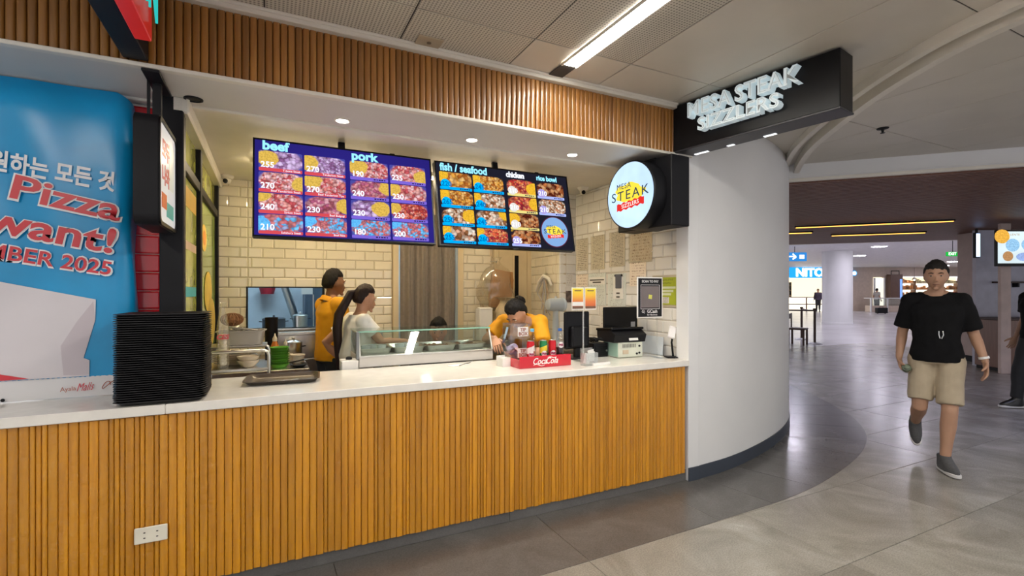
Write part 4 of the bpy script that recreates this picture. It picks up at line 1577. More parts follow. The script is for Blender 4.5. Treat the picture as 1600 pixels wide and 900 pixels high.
obj('body', box((-0.065, -0.06, 0.90), (0.045, 0.06, 0.975), 0.006), mat('offwhite_plastic', (0.68, 0.66, 0.63), 0.35), t, False)
obj('knob', lathe(BM(), [(0.022, 0.976), (0.02, 0.99), (0.01, 0.995)], (-0.01, 0, 0), 16), M_BLACK, t)

# order slip on the countertop
t = thing('order_slip', 'thin white paper slip lying on the countertop before the glass case', 'paper', (1.20, 3.27, ZT + 0.0005), 20)
obj('paper', bx(BM(), (0, 0, 0.0006), (0.15, 0.07, 0.0012)), mat('white_paper', (0.80, 0.78, 0.74), 0.6), t, False)
obj('straw', tube(BM(), [(-0.02, -0.035, 0.004), (0.14, 0.03, 0.004)], 0.003, 6), mat('dark_straw', (0.1, 0.1, 0.1), 0.4), t)

# ================================================================== tip box
ACR = clear('acrylic', (0.96, 0.97, 0.97), refl=0.04)
tb = thing('tip_box', 'clear acrylic tip box with two white cards on the countertop', 'box', (1.60, 3.155, ZT))
bm = BM()
for (a, b) in (((-0.08, -0.06, 0), (0.08, -0.057, 0.29)), ((-0.08, 0.057, 0), (0.08, 0.06, 0.29)), ((-0.08, -0.057, 0), (-0.077, 0.057, 0.29)), ((0.077, -0.057, 0), (0.08, 0.057, 0.29)), ((-0.077, -0.057, 0), (0.077, 0.057, 0.003))):
    bx(bm, [(p + q) / 2 for p, q in zip(a, b)], [q - p for p, q in zip(a, b)])
obj('walls', bm, ACR, tb, False)
obj('lid', box((-0.083, -0.063, 0.291), (0.083, 0.063, 0.296), 0.002), ACR, tb, False)
M_CARD = mat('white_card', (0.80, 0.79, 0.76), 0.5, var=0.02)
M_CINK = mat('brown_card_print', (0.32, 0.09, 0.05), 0.5)
for zz in (0.235, 0.085):
    c_ = obj('card', box((-0.02, -0.0635, zz - 0.033), (0.065, -0.0605, zz + 0.033), 0.001), M_CARD, tb, False)
    text('TIP', 0.034, M_CINK, c_, (0.0225, -0.0642, zz + 0.014), depth=0.0004, bold=0.0008)
    text('BOX', 0.034, M_CINK, c_, (0.0225, -0.0642, zz - 0.016), depth=0.0004, bold=0.0008)
rng = random.Random(12)
for k in range(7):
    bm = grid(BM(), lambda u, v: Vector(((u - 0.5) * 0.09, (v - 0.5) * 0.05, 0.012 * math.sin(u * 6 + k) + 0.008 * math.sin(v * 5 + k * 2))), 8, 6)
    xform(bm, Matrix.Translation((rng.uniform(-0.03, 0.02), rng.uniform(-0.02, 0.02), 0.03 + 0.016 * k)) @ Matrix.Rotation(rng.uniform(0, 6), 4, 'Z') @ Matrix.Rotation(rng.uniform(-0.5, 0.5), 4, 'X'))
    obj('banknote', bm, mat('banknote_pink' if k % 3 else 'banknote_violet', (0.60, 0.36, 0.38) if k % 3 else (0.42, 0.36, 0.52), 0.6, var=0.3, vscale=30), tb)
t = thing('napkin_box', 'small open white card box beside the tip box', 'box', (1.475, 3.10, ZT), 8)
bm = BM()
for (c, s_) in (((0, -0.04, 0.03), (0.07, 0.002, 0.06)), ((0, 0.04, 0.035), (0.07, 0.002, 0.07)), ((-0.035, 0, 0.03), (0.002, 0.08, 0.06)), ((0.035, 0, 0.03), (0.002, 0.08, 0.06)), ((0, 0, 0.001), (0.07, 0.08, 0.002))):
    bx(bm, c, s_)
obj('card_walls', bm, M_CARD, t, False)
obj('napkins', bx(BM(), (0, 0, 0.03), (0.06, 0.07, 0.05), 0.003), mat('white_tissue', (0.78, 0.77, 0.75), 0.8, bump=0.4, bscale=80), t, False)

# ================================================================== drinks display
ct = thing('drinks_tray', 'red drinks display tray with white script lettering on its front', 'display tray', (1.715, 3.0, ZT))
M_CRED = mat('cola_red', (0.56, 0.008, 0.022), 0.25, var=0.06, coat=0.3)
bm = BM()
bx(bm, (0, 0, 0.015), (0.40, 0.14, 0.03))
bx(bm, (0, -0.071, 0.04), (0.41, 0.006, 0.08), 0.002)
bx(bm, (-0.203, 0, 0.03), (0.005, 0.14, 0.06), 0.001)
bx(bm, (0.203, 0, 0.03), (0.005, 0.14, 0.06), 0.001)
obj('tray_body', bm, M_CRED, ct, False)
M_SCR = mat('white_script', (0.82, 0.80, 0.78), 0.4)
obj('lettering', text_bm('Coca', 0.062, 0.0006, 0.0008, 0.35, M=Matrix.Translation((-0.052, -0.0748, 0.042)) @ FRONT, sx=0.85), M_SCR, ct, False)
obj('lettering', text_bm('Cola', 0.062, 0.0006, 0.0008, 0.35, M=Matrix.Translation((0.045, -0.0748, 0.042)) @ FRONT, sx=0.85), M_SCR, ct, False)
bm = tube(BM(), [(-0.10 + 0.008 * k, -0.0752, 0.017 + 0.006 * math.sin(k * 0.55)) for k in range(12)], [0.001 + 0.0016 * math.sin(PI * k / 11) for k in range(12)], 6)
tube(bm, [(-0.012, -0.0752, 0.045), (-0.004, -0.0752, 0.047), (0.006, -0.0752, 0.046)], 0.002, 6)
tube(bm, [(0.012 + 0.009 * k, -0.0752, 0.066 + 0.004 * math.sin(k * 0.8)) for k in range(9)], [0.001 + 0.0014 * math.sin(PI * k / 8) for k in range(9)], 6)
obj('flourish', bm, M_SCR, ct)


def can(x, y, body, band, label, price):
    t = thing('drink_can', label, 'can', (x, y, ZT + 0.031), 0, 'drinks in the red tray')
    obj('shell', lathe(BM(), [(0.018, 0), (0.024, 0.003), (0.0275, 0.012), (0.0275, 0.128), (0.0235, 0.142), (0.0238, 0.145), (0.022, 0.144)], seg=24), body, t)
    obj('lid', lathe(BM(), [(0.0235, 0.1445), (0.0235, 0.1465), (0.021, 0.1462), (0.02, 0.143)], seg=24), M_STEEL, t)
    if band is not None:
        bm = BM()
        n_ = 16
        ring_a, ring_b = [], []
        for k in range(n_ + 1):
            a = -PI + PI * k / n_
            ring_a.append(Vector((0.0279 * math.cos(a), 0.0279 * math.sin(a), 0.055 + 0.03 * k / n_)))
            ring_b.append(Vector((0.0279 * math.cos(a), 0.0279 * math.sin(a), 0.095 + 0.03 * k / n_)))
        va = [bm.verts.new(p) for p in ring_a]
        vb = [bm.verts.new(p) for p in ring_b]
        for k in range(n_):
            bm.faces.new((va[k], va[k + 1], vb[k + 1], vb[k]))
        obj('printed_band', bm, band, t)
    sticker(t, 0.0279, 0.055, price)
    return t


M_STICK = mat('white_sticker', (0.82, 0.80, 0.80), 0.4, var=0.02)
M_STINK = mat('plum_ink', (0.30, 0.02, 0.09), 0.4)


def sticker(t, r, z, price):
    """round white price sticker bent round the front of a can or bottle"""
    bm = BM()
    c = bm.verts.new((r * math.sin(-0.25), -r * math.cos(-0.25) - 0.0012, z))
    ring = []
    for k in range(24):
        a = 2 * PI * k / 24
        dx, dz = 0.021 * math.cos(a), 0.021 * math.sin(a)
        th = dx / r - 0.25
        ring.append(bm.verts.new((r * math.sin(th), -r * math.cos(th) - 0.001, z + dz)))
    for k in range(24):
        bm.faces.new((c, ring[k], ring[(k + 1) % 24]))
    s_ = obj('price_sticker', bm, M_STICK, t)
    bm = text_bm(price, 0.021, 0.0, 0.0012)
    for v in bm.verts:
        th = v.co.x / r - 0.25
        v.co = Vector(((r + 0.0018) * math.sin(th), -(r + 0.0018) * math.cos(th) - 0.0008, z + v.co.y))
    obj('price', bm, M_STINK, s_, False)


M_CANR = mat('can_red', (0.58, 0.012, 0.02), 0.22, metal=0.3, var=0.08, vscale=20)
M_CANG = mat('can_green', (0.02, 0.22, 0.07), 0.22, metal=0.3, var=0.1, vscale=20)
can(1.634, 3.0, M_CANR, mat('can_white_wave', (0.75, 0.72, 0.70), 0.3), 'red slim can with a white wave and P60 sticker', 'P60')
can(1.737, 3.0, M_CANG, mat('can_yellow_band', (0.80, 0.62, 0.03), 0.3), 'green slim can with a yellow sash and P60 sticker', 'P60')
can(1.81, 3.0, M_CANR, None, 'plain red slim can between the green can and the bottle', 'P60')


def bottle(x, y, label, capcol, liquid, price, base=0.031, s=1.0):
    t = thing('drink_bottle', label, 'bottle', (x, y, ZT + base), 0, 'drinks in the red tray')
    pr_ = [(0.022, 0), (0.029, 0.006), (0.030, 0.03), (0.027, 0.06), (0.030, 0.09), (0.030, 0.13), (0.024, 0.165), (0.013, 0.19), (0.0125, 0.205), (0.0125, 0.215)]
    obj('shell', lathe(BM(), [(r * s, z * s) for r, z in pr_], seg=24), clear('pet_bottle', (0.96, 0.97, 0.98), 0.04), t)
    obj('drink', lathe(BM(), [(r * s * 0.93, z * s + 0.002) for r, z in pr_[:5]], seg=24), liquid, t)
    obj('cap', lathe(BM(), [(0.0145 * s, 0.207 * s), (0.0145 * s, 0.224 * s), (0.012 * s, 0.227 * s)], seg=20), capcol, t)
    if price:
        sticker(t, 0.0302 * s, 0.11 * s, price)
    return t


bottle(1.874, 3.0, 'clear bottle with a dark blue cap and P45 sticker', mat('blue_cap', (0.02, 0.11, 0.42), 0.35), mat('dark_cola', (0.03, 0.02, 0.02), 0.1), 'P45')
bottle(1.672, 3.045, 'clear water bottle with a pale blue cap behind the red can', mat('pale_blue_cap', (0.16, 0.52, 0.78), 0.35), clear('water', (0.93, 0.96, 0.98), 0.03), None)

# ================================================================== clear holder, card stand
t = thing('leaflet_holder', 'clear acrylic holder with small white cards at the counter edge', 'holder', (2.03, 2.86, ZT), 6)
bm = BM()
for (c, s_) in (((0, -0.03, 0.045), (0.11, 0.003, 0.09)), ((0, 0.03, 0.06), (0.11, 0.003, 0.12)), ((-0.055, 0, 0.045), (0.003, 0.06, 0.09)), ((0.055, 0, 0.045), (0.003, 0.06, 0.09)), ((0, 0, 0.0015), (0.11, 0.06, 0.003))):
    bx(bm, c, s_)
obj('acrylic_walls', bm, clear('acrylic_frosted', (0.93, 0.95, 0.95), 0.06, 0.05, 0.12), t, False)
for k, (a, b, c) in enumerate(((0.01, -0.008, 0.075), (0.03, 0.008, 0.06), (-0.02, 0.0, 0.05))):
    obj('card', bx(BM(), (a, b, c), (0.055, 0.002, 0.07), 0.0, Matrix.Rotation(R(10 * k - 8), 3, 'Y')), M_CARD, t, False)
obj('foot_card', box((0.0, -0.045, 0.0), (0.16, -0.033, 0.018), 0.001), M_CARD, t, False)


def gradient_mat(name, stops):
    if name in MATS:
        return MATS[name]
    m, nt, out = new_mat(name)
    tc = nt.nodes.new('ShaderNodeTexCoord')
    sx_ = nt.nodes.new('ShaderNodeSeparateXYZ')
    nt.links.new(tc.outputs['Generated'], sx_.inputs[0])
    r = ramp(nt, stops)
    nt.links.new(sx_.outputs[2], r.inputs[0])
    b = nt.nodes.new('ShaderNodeBsdfPrincipled')
    b.inputs['Roughness'].default_value = 0.3
    nt.links.new(r.outputs[0], b.inputs['Base Color'])
    nt.links.new(b.outputs[0], out.inputs[0])
    MATS[name] = m
    return m


t = thing('card_stand', 'clear stand holding two yellow to orange printed cards', 'sign stand', (2.11, 3.05, ZT))
obj('pole', tube(BM(), [(0, 0, 0.004), (0, 0, 0.56)], 0.006, 8), clear('acrylic_rod', (0.9, 0.92, 0.92), 0.15, 0.05, 0.25), t)
obj('base', bx(BM(), (0, 0, 0.003), (0.12, 0.1, 0.006), 0.001), ACR, t, False)
gm = gradient_mat('sunset_print', [(0.0, (0.62, 0.10, 0.03)), (0.35, (0.75, 0.22, 0.05)), (0.65, (0.85, 0.50, 0.04)), (1.0, (0.85, 0.72, 0.03))])
for k, xx in enumerate((-0.057, 0.057)):
    c_ = obj('card', box((xx - 0.053, -0.012, 0.385), (xx + 0.053, -0.009, 0.552)), M_CARD, t, False)
    obj('print', box((xx - 0.047, -0.0135, 0.40), (xx + 0.047, -0.0123, 0.545)), gm, c_, False)
    if k == 0:
        obj('blank_field', box((xx - 0.047, -0.0148, 0.415), (xx + 0.047, -0.0137, 0.445)), M_CARD, c_, False)
    obj('brown_foot', box((xx - 0.047, -0.0148, 0.394), (xx + 0.047, -0.0137, 0.412)), mat('brown_print', (0.16, 0.08, 0.05), 0.5), c_, False)
    obj('print_line', box((xx - 0.03, -0.0145, 0.524), (xx + 0.03, -0.0136, 0.532)), MATS['brown_print'], c_, False)

# ================================================================== till equipment
t = thing('till_monitor', 'black till monitor seen from behind, next to the card stand', 'monitor', (2.165, 3.22, ZT), 6)
obj('back_shell', bx(BM(), (0, 0, 0.22), (0.25, 0.03, 0.29), 0.01), M_BLACKG, t, False)
obj('screen', box((-0.115, 0.0155, 0.09), (0.115, 0.018, 0.355)), mat('dark_screen', (0.02, 0.025, 0.03), 0.15), t, False)
obj('hump', bx(BM(), (0, -0.03, 0.17), (0.16, 0.04, 0.16), 0.012), M_BLACK, t, False)
obj('stand', bx(BM(), (0, 0, 0.04), (0.05, 0.03, 0.08), 0.004), M_BLACK, t, False)
obj('foot', bx(BM(), (0, 0.01, 0.006), (0.2, 0.16, 0.012), 0.004), M_BLACK, t, False)
t = thing('cash_drawer', 'low black cash drawer box beneath the till wires', 'cash drawer', (2.372, 3.28, ZT))
obj('case', bx(BM(), (0, 0, 0.055), (0.135, 0.2, 0.11), 0.004), M_BLACK, t, False)
obj('drawer_front', bx(BM(), (0, -0.102, 0.05), (0.12, 0.006, 0.08), 0.002), M_BLACKG, t, False)
obj('lock', xform(lathe(BM(), [(0.008, 0), (0.008, 0.004)], seg=12), Matrix.Translation((0.05, -0.105, 0.05)) @ FRONT), M_STEEL, t)
t = thing('cable_tangle', 'tangle of black till cables lying on the cash drawer', 'cables', (2.36, 3.24, ZT + 0.112))
rng = random.Random(5)
for k in range(6):
    pts_ = [(rng.uniform(-0.045, 0.025), rng.uniform(-0.05, 0.05), 0.006 + 0.012 * (q % 3) + 0.004 * k) for q in range(7)]
    sp_ = spline(pts_, 30)
    zz = [p[2] for p in pts_]
    obj('cable', tube(BM(), [(p.x, p.y, 0.006 + 0.03 * abs(math.sin(i * 0.3 + k))) for i, p in enumerate(sp_)], 0.0045, 6), M_BLACK, t)
t = thing('currency_counter', 'pale green and cream vented machine under the black printer', 'machine', (2.565, 3.15, ZT), -3)
obj('case', bx(BM(), (0, 0, 0.062), (0.24, 0.2, 0.12), 0.006), mat('cream_green_case', (0.62, 0.64, 0.54), 0.4), t, False)
obj('side_panel', box((-0.1215, -0.1, 0.01), (-0.1203, 0.1, 0.115)), mat('mint_panel', (0.36, 0.55, 0.46), 0.4), t, False)
for k in range(9):
    obj('vent', box((-0.075 + 0.0145 * k, -0.1025, 0.08), (-0.069 + 0.0145 * k, -0.1005, 0.108)), mat('vent_dark', (0.10, 0.10, 0.09), 0.6), t, False)
obj('label_plate', box((-0.075, -0.1025, 0.03), (-0.02, -0.1005, 0.062)), mat('tan_plate', (0.55, 0.45, 0.32), 0.5), t, False)
for a, b in ((0.085, 0.09), (0.085, 0.035), (0.06, 0.03)):
    obj('knob', xform(lathe(BM(), [(0.009, 0), (0.008, 0.006)], seg=12), Matrix.Translation((a, -0.1, b)) @ FRONT), M_BLACK, t)
for a in (-0.09, 0.09):
    for b in (-0.07, 0.07):
        obj('foot', lathe(BM(), [(0.01, 0), (0.01, 0.003)], (a, b, 0), 10), M_BLACK, t)
t = thing('receipt_printer', 'black printer with a sloping lid on top of the vented machine', 'printer', (2.555, 3.16, ZT + 0.1225), -3)
bm = BM()
loft(bm, [[Vector((x, y, z)) for y, z in ((-0.11, 0), (0.11, 0), (0.12, 0.05), (0.12, 0.09), (-0.06, 0.1), (-0.13, 0.06))] for x in (-0.15, 0.15)])
obj('body', bm, M_BLACK, t, False)
obj('lid', bx(BM(), (0, 0.02, 0.099), (0.31, 0.23, 0.02), 0.006, Matrix.Rotation(R(-4), 3, 'X')), M_BLACKG, t, False)
obj('label', bx(BM(), (0.03, -0.1205, 0.03), (0.085, 0.003, 0.035), 0.0, Matrix.Rotation(R(-18), 3, 'X')), M_CARD, t, False)
t = thing('till_monitor', 'black monitor with stickers standing behind the black printer', 'monitor', (2.71, 3.36, ZT), 0)
obj('panel', bx(BM(), (0, 0, 0.28), (0.36, 0.028, 0.22), 0.006), M_BLACKG, t, False)
obj('neck', bx(BM(), (0, 0.03, 0.1), (0.05, 0.03, 0.2), 0.004), M_BLACK, t, False)
obj('foot', bx(BM(), (0, 0.02, 0.006), (0.2, 0.13, 0.012), 0.003), M_BLACK, t, False)
for (a, b, c, d) in ((0.08, 0.2, 0.05, 0.03), (0.125, 0.235, 0.045, 0.05)):
    obj('sticker', bx(BM(), (a, -0.0148, b), (c, 0.0014, d)), mat('grey_sticker', (0.34, 0.35, 0.38), 0.4), t, False)

# scan-to-pay board (its code left out)
t = thing('payment_board', 'black scan to pay board with a white border on a slim stand', 'sign', (2.67, 2.95, ZT), -4)
obj('board', box((-0.122, 0.0, 0.315), (0.122, 0.006, 0.635), 0.001), M_CARD, t, False)
pb = obj('black_field', box((-0.112, -0.0015, 0.325), (0.112, -0.0002, 0.625)), M_BLACK, t, False)
text('SCAN TO PAY', 0.025, M_STICK, pb, (0, -0.0022, 0.60), depth=0.0004, bold=0.0004)
obj('frame_line', loft(BM(), [[Vector((x * s, y, 0.48 + z * s)) for x, z in ((-0.09, -0.095), (0.09, -0.095), (0.09, 0.095), (-0.09, 0.095))] for y, s in ((-0.0005, 1), (-0.0026, 1), (-0.0026, 0.97), (-0.0005, 0.97))], False, False), M_STICK, pb, False)
obj('plain_panel', box((-0.083, -0.0026, 0.397), (0.083, -0.0016, 0.563)), mat('plain_code_panel', (0.17, 0.14, 0.14), 0.5, var=0.1), pb, False)
obj('centre_mark', bx(BM(), (0, -0.0032, 0.48), (0.032, 0.001, 0.032), 0, Matrix.Rotation(R(8), 3, 'Y')), mat('lime_mark', (0.62, 0.62, 0.12), 0.5), pb, False)
text('GCash', 0.036, M_STICK, pb, (0.02, -0.0022, 0.366), depth=0.0004, bold=0.0005)
text('G)', 0.03, M_STICK, pb, (-0.065, -0.0022, 0.366), depth=0.0004)
text('for Business', 0.02, M_STICK, pb, (0.02, -0.0022, 0.34), depth=0.0004)
obj('post', tube(BM(), [(0.075, 0.01, 0.003), (0.075, 0.01, 0.40)], 0.005, 8), ACR, t)
obj('base', bx(BM(), (0.075, 0.0, 0.0025), (0.05, 0.12, 0.005), 0.001), ACR, t, False)
t = thing('payment_terminal', 'white handheld payment terminal tilted on a black stand', 'terminal', (2.85, 2.90, ZT), -25)
obj('stand', tube(BM(), [(0.02, 0.03, 0.0), (0.0, 0.01, 0.12), (0.005, 0.0, 0.17)], 0.008, 8), M_BLACK, t)
obj('foot', bx(BM(), (0.0, 0.02, 0.004), (0.09, 0.1, 0.008), 0.003), M_BLACK, t, False)
rot_ = Matrix.Rotation(R(-35), 3, 'X') @ Matrix.Rotation(R(20), 3, 'Y')
obj('body', bx(BM(), (0, 0, 0.20), (0.055, 0.022, 0.11), 0.006, rot_), M_STICK, t, False)
obj('cable', tube(BM(), [(0.02, 0.03, 0.008), (-0.02, -0.04, 0.006), (0.0, -0.06, 0.006), (0.03, -0.02, 0.006)], 0.003, 6), M_BLACK, t)
t = thing('leaning_panel', 'pale blue acrylic panel leaning on the tiled side wall', 'panel', (2.885, 3.16, ZT))
obj('sheet', bx(BM(), (-0.005, 0, 0.075), (0.005, 0.26, 0.15), 0.0, Matrix.Rotation(R(5), 3, 'Y')), mat('pale_blue_acrylic', (0.62, 0.68, 0.74), 0.2), t, False)
obj('edge_strip', bx(BM(), (-0.012, 0, 0.004), (0.012, 0.26, 0.008), 0.002), ACR, t, False)

# ================================================================== papers on the tiled side wall
def wall_paper(name, label, cat, s0, s1, z0, z1, material, off=0.010, frame=None, group=None):
    s_ = (s0 + s1) / 2
    p = WR_O + WR_D * s_
    t = thing(name, label, cat, (p.x, p.y, (z0 + z1) / 2), WR_A, group)
    w_, h_ = abs(s1 - s0), abs(z1 - z0)
    obj('sheet', bx(BM(), (0, -off - 0.0015, 0), (w_, 0.003, h_)), material, t, False)
    if frame is not None:
        obj('sleeve', bx(BM(), (0, -off - 0.005, 0), (w_ + 0.012, 0.002, h_ + 0.012)), frame, t, False)
    return t


GP = 'certificates on the tiled side wall'
SLV = clear('plastic_sleeve', (0.98, 0.97, 0.94), 0.04, 0.1, 0.03)
P_A = print_mat('certificate_print_a', (0.80, 0.74, 0.63), (0.20, 0.17, 0.14), 17, 0.46)
P_B = print_mat('certificate_print_b', (0.78, 0.73, 0.63), (0.22, 0.20, 0.17), 24, 0.44)
P_C = print_mat('certificate_print_c', (0.66, 0.70, 0.67), (0.34, 0.33, 0.32), 22, 0.52)
P_D = print_mat('certificate_print_d', (0.80, 0.70, 0.58), (0.34, 0.22, 0.16), 9, 0.52)
t = wall_paper('certificate', 'tan framed certificate headed CERTIFICATE below the dome camera', 'certificate', 1.27, 1.485, 1.675, 2.0, P_A, frame=SLV, group=GP)
text('CERTIFICATE', 0.026, mat('print_black', (0.06, 0.05, 0.04), 0.5), t, (0, -0.0125, 0.08), depth=0.0004)
wall_paper('certificate', 'tan framed certificate between two others in the upper row', 'certificate', 0.985, 1.21, 1.675, 2.005, P_B, frame=SLV, group=GP)
wall_paper('certificate', 'tan framed certificate with dense print beside the crumpled plastic sleeve', 'certificate', 0.672, 0.90, 1.69, 2.01, P_B, frame=SLV, group=GP)
t = wall_paper('plastic_pouch', 'crumpled shiny plastic pouch of papers under the round sign', 'pouch', 0.31, 0.60, 1.72, 1.96, P_D, group=GP)
bm = grid(BM(), lambda u, v: Vector(((u - 0.5) * 0.31, -0.018 - 0.012 * abs(mnoise.noise(Vector((u * 6, v * 5, 2)))), (v - 0.5) * 0.27)), 20, 18)
obj('film', bm, clear('crumpled_film', (0.9, 0.88, 0.8), 0.12, 0.08, 0.15, (0.7, 0.65, 0.55)), t, True, 70)
wall_paper('certificate', 'small peach paper notice below the plastic pouch', 'notice', 0.385, 0.605, 1.50, 1.712, P_D, group=GP)
wall_paper('certificate', 'small cream certificate in the lower row behind the card stand', 'certificate', 1.27, 1.49, 1.36, 1.63, P_D, group=GP)
t = wall_paper('notice_sheet', 'grey green notice sheet with a white heading strip', 'notice', 0.965, 1.255, 1.315, 1.635, P_C, group=GP)
h_ = obj('heading', bx(BM(), (0.0, -0.0145, 0.085), (0.28, 0.002, 0.075)), M_CARD, t, False)
for k, zz in enumerate((0.093, 0.070)):
    obj('print_line', bx(BM(), (0, -0.0162, zz), (0.24 - 0.1 * k, 0.001, 0.012)), MATS['print_black'], h_, False)
wall_paper('notice_sheet', 'plain grey green notice sheet beneath the small hanging phone holder', 'notice', 0.66, 0.93, 1.315, 1.62, P_C, group=GP)
t = wall_paper('phone_card', 'white card with a small phone shaped pocket on the notice sheet', 'card', 0.69, 0.84, 1.385, 1.59, M_CARD, off=0.016, group=GP)
for k, zz in enumerate((-0.05, -0.085)):
    obj('print_line', bx(BM(), (0, -0.0202, zz), (0.05, 0.001, 0.014)), MATS['print_black'], t, False)
obj('pocket', bx(BM(), (0.01, -0.024, 0.06), (0.085, 0.01, 0.13), 0.004), mat('slate_pocket', (0.10, 0.11, 0.14), 0.4), t, False)
obj('strap', bx(BM(), (0.01, -0.023, 0.115), (0.12, 0.006, 0.02), 0.003), M_BLACK, t, False)
t = wall_paper('poster', 'lime green printed poster in a tan frame beside the payment board', 'poster', 0.02, 0.31, 1.345, 1.568, mat('lime_poster', (0.36, 0.42, 0.03), 0.35, var=0.06), group=GP)
obj('tan_mount', bx(BM(), (0.02, -0.006, 0), (0.33, 0.007, 0.262), 0.001), mat('tan_board', (0.48, 0.42, 0.32), 0.5), t, False)
M_LINK = mat('olive_ink', (0.10, 0.12, 0.02), 0.5)
for k, zz in enumerate((0.09, 0.063)):
    obj('print_line', bx(BM(), (0, -0.0138, zz), (0.25 - 0.04 * k, 0.001, 0.017)), print_mat('olive_print', (0.36, 0.42, 0.03), (0.10, 0.12, 0.02), 1.8, 0.42), t, False)
for k, zz in enumerate((0.028, 0.0, -0.026)):
    obj('pale_strip', bx(BM(), (0, -0.0138, zz), (0.26 - 0.05 * k, 0.001, 0.018)), mat('pale_lime', (0.62, 0.66, 0.48), 0.5), t, False)
obj('seal', xform(lathe(BM(), [(0.014, 0), (0.022, 0), (0.022, 0.001), (0.014, 0.001)], seg=20), Matrix.Translation((-0.09, -0.0135, -0.075)) @ FRONT), mat('pale_lime', (0.62, 0.66, 0.48), 0.5), t)
obj('portrait', bx(BM(), (0.02, -0.0138, -0.075), (0.07, 0.001, 0.05)), print_mat('portrait_print', (0.6, 0.58, 0.55), (0.15, 0.14, 0.13), 5, 0.48), t, False)
wall_paper('notice_sheet', 'white receipt sheet on the wall between the two monitors', 'notice', 0.90, 1.06, 1.08, 1.275, print_mat('receipt_print', (0.70, 0.68, 0.63), (0.35, 0.32, 0.30), 12, 0.5), group=GP)
# papers on the pier
for (xx, z0, z1, lab, mm) in ((2.80, 1.505, 1.64, 'small white notice on the narrow tiled pier', print_mat('receipt_print', (0.7, 0.68, 0.63), (0.3, 0.3, 0.3), 12, 0.5)), (2.80, 1.34, 1.46, 'small dark portrait print on the narrow tiled pier', mat('dark_portrait', (0.12, 0.09, 0.08), 0.4, var=0.7, vscale=25))):
    t = thing('notice_sheet', lab, 'notice', (xx + 0.06, 4.4, (z0 + z1) / 2), 0, 'papers on the tiled pier')
    obj('sheet', bx(BM(), (0, -0.0105, 0), (0.09, 0.002, z1 - z0)), mm, t, False)

# ================================================================== dome cameras
def dome(x, y, label, M=None):
    t = thing('dome_camera', label, 'camera', (x, y, ZC))
    obj('base', lathe(BM(), [(0.055, 0), (0.055, -0.012), (0.045, -0.028), (0.034, -0.034)], seg=24), M_TRIM, t)
    obj('eyeball', lathe(BM(), [(0.032, -0.03), (0.032, -0.045), (0.025, -0.065), (0.012, -0.075)], seg=20), M_TRIM, t)
    obj('lens', xform(lathe(BM(), [(0.02, 0), (0.02, 0.012), (0.012, 0.016)], seg=16), Matrix.Translation((-0.012, -0.02, -0.055)) @ FRONT), M_BLACKG, t)


dome(-0.335, 5.05, 'small white dome camera in the corner above the partition')
dome(2.80, 4.05, 'small white dome camera above the certificates')
# ================================================================== kitchen: worktable and what stands on it
def table(name, label, x0, y0, x1, y1, z, edge=0.05):
    t = thing(name, label, 'table', ((x0 + x1) / 2, (y0 + y1) / 2, 0.0105))
    w_, d_ = (x1 - x0) / 2, (y1 - y0) / 2
    z -= 0.0105
    obj('top', box((-w_, -d_, z - 0.035), (w_, d_, z), 0.003), M_STEEL, t, False)
    obj('front_apron', box((-w_, -d_ - 0.002, z - 0.13), (w_, -d_ + 0.004, z - 0.036), 0.002), M_STEEL, t, False)
    obj('shelf', box((-w_ + 0.03, -d_ + 0.03, 0.2), (w_ - 0.03, d_ - 0.03, 0.22), 0.002), M_STEEL, t, False)
    for sx in (-1, 1):
        for sy in (-1, 1):
            obj('leg', tube(BM(), [(sx * (w_ - 0.03), sy * (d_ - 0.03), 0), (sx * (w_ - 0.03), sy * (d_ - 0.03), z - 0.036)], 0.018, 10), M_STEEL, t)
    return t


TZ = 0.84
table('steel_worktable', 'stainless steel worktable under the serving hatch', -0.38, 4.22, 0.29, 5.0, TZ)
sb = thing('steel_backsplash', 'stainless steel hood box under the serving hatch', 'hood', (0.28, 5.09, 0.0105))
obj('panel', box((-0.25, -0.08, 0.0), (0.75, 0.09, 1.035), 0.004), M_STEEL, sb, False)
obj('ledge', box((-0.27, -0.12, 1.036), (0.77, 0.09, 1.062), 0.004), M_STEEL, sb, False)
obj('handle', tube(BM(), [(0.22, -0.082, 0.9), (0.22, -0.11, 0.9), (0.22, -0.11, 0.97), (0.22, -0.082, 0.97)], 0.006, 8), M_BLACK, sb)


def cookpot(x, y, z, r, h, label, material=None):
    t = thing('cooking_pot', label, 'pot', (x, y, z))
    mm = material or M_STEEL
    obj('body', lathe(BM(), [(r * 0.9, 0), (r, 0.01), (r, h), (r + 0.006, h + 0.002), (r - 0.004, h), (r - 0.006, 0.01)], seg=28), mm, t)
    obj('lid', lathe(BM(), [(r + 0.004, h + 0.003), (r * 0.9, h + 0.012), (r * 0.2, h + 0.022), (0.012, h + 0.024), (0.012, h + 0.04), (0.006, h + 0.045)], seg=28), mm, t)
    for s_ in (-1, 1):
        obj('handle', tube(BM(), [(s_ * r, -0.02, h * 0.75), (s_ * (r + 0.03), -0.02, h * 0.78), (s_ * (r + 0.03), 0.02, h * 0.78), (s_ * r, 0.02, h * 0.75)], 0.004, 6), M_BLACK, t)


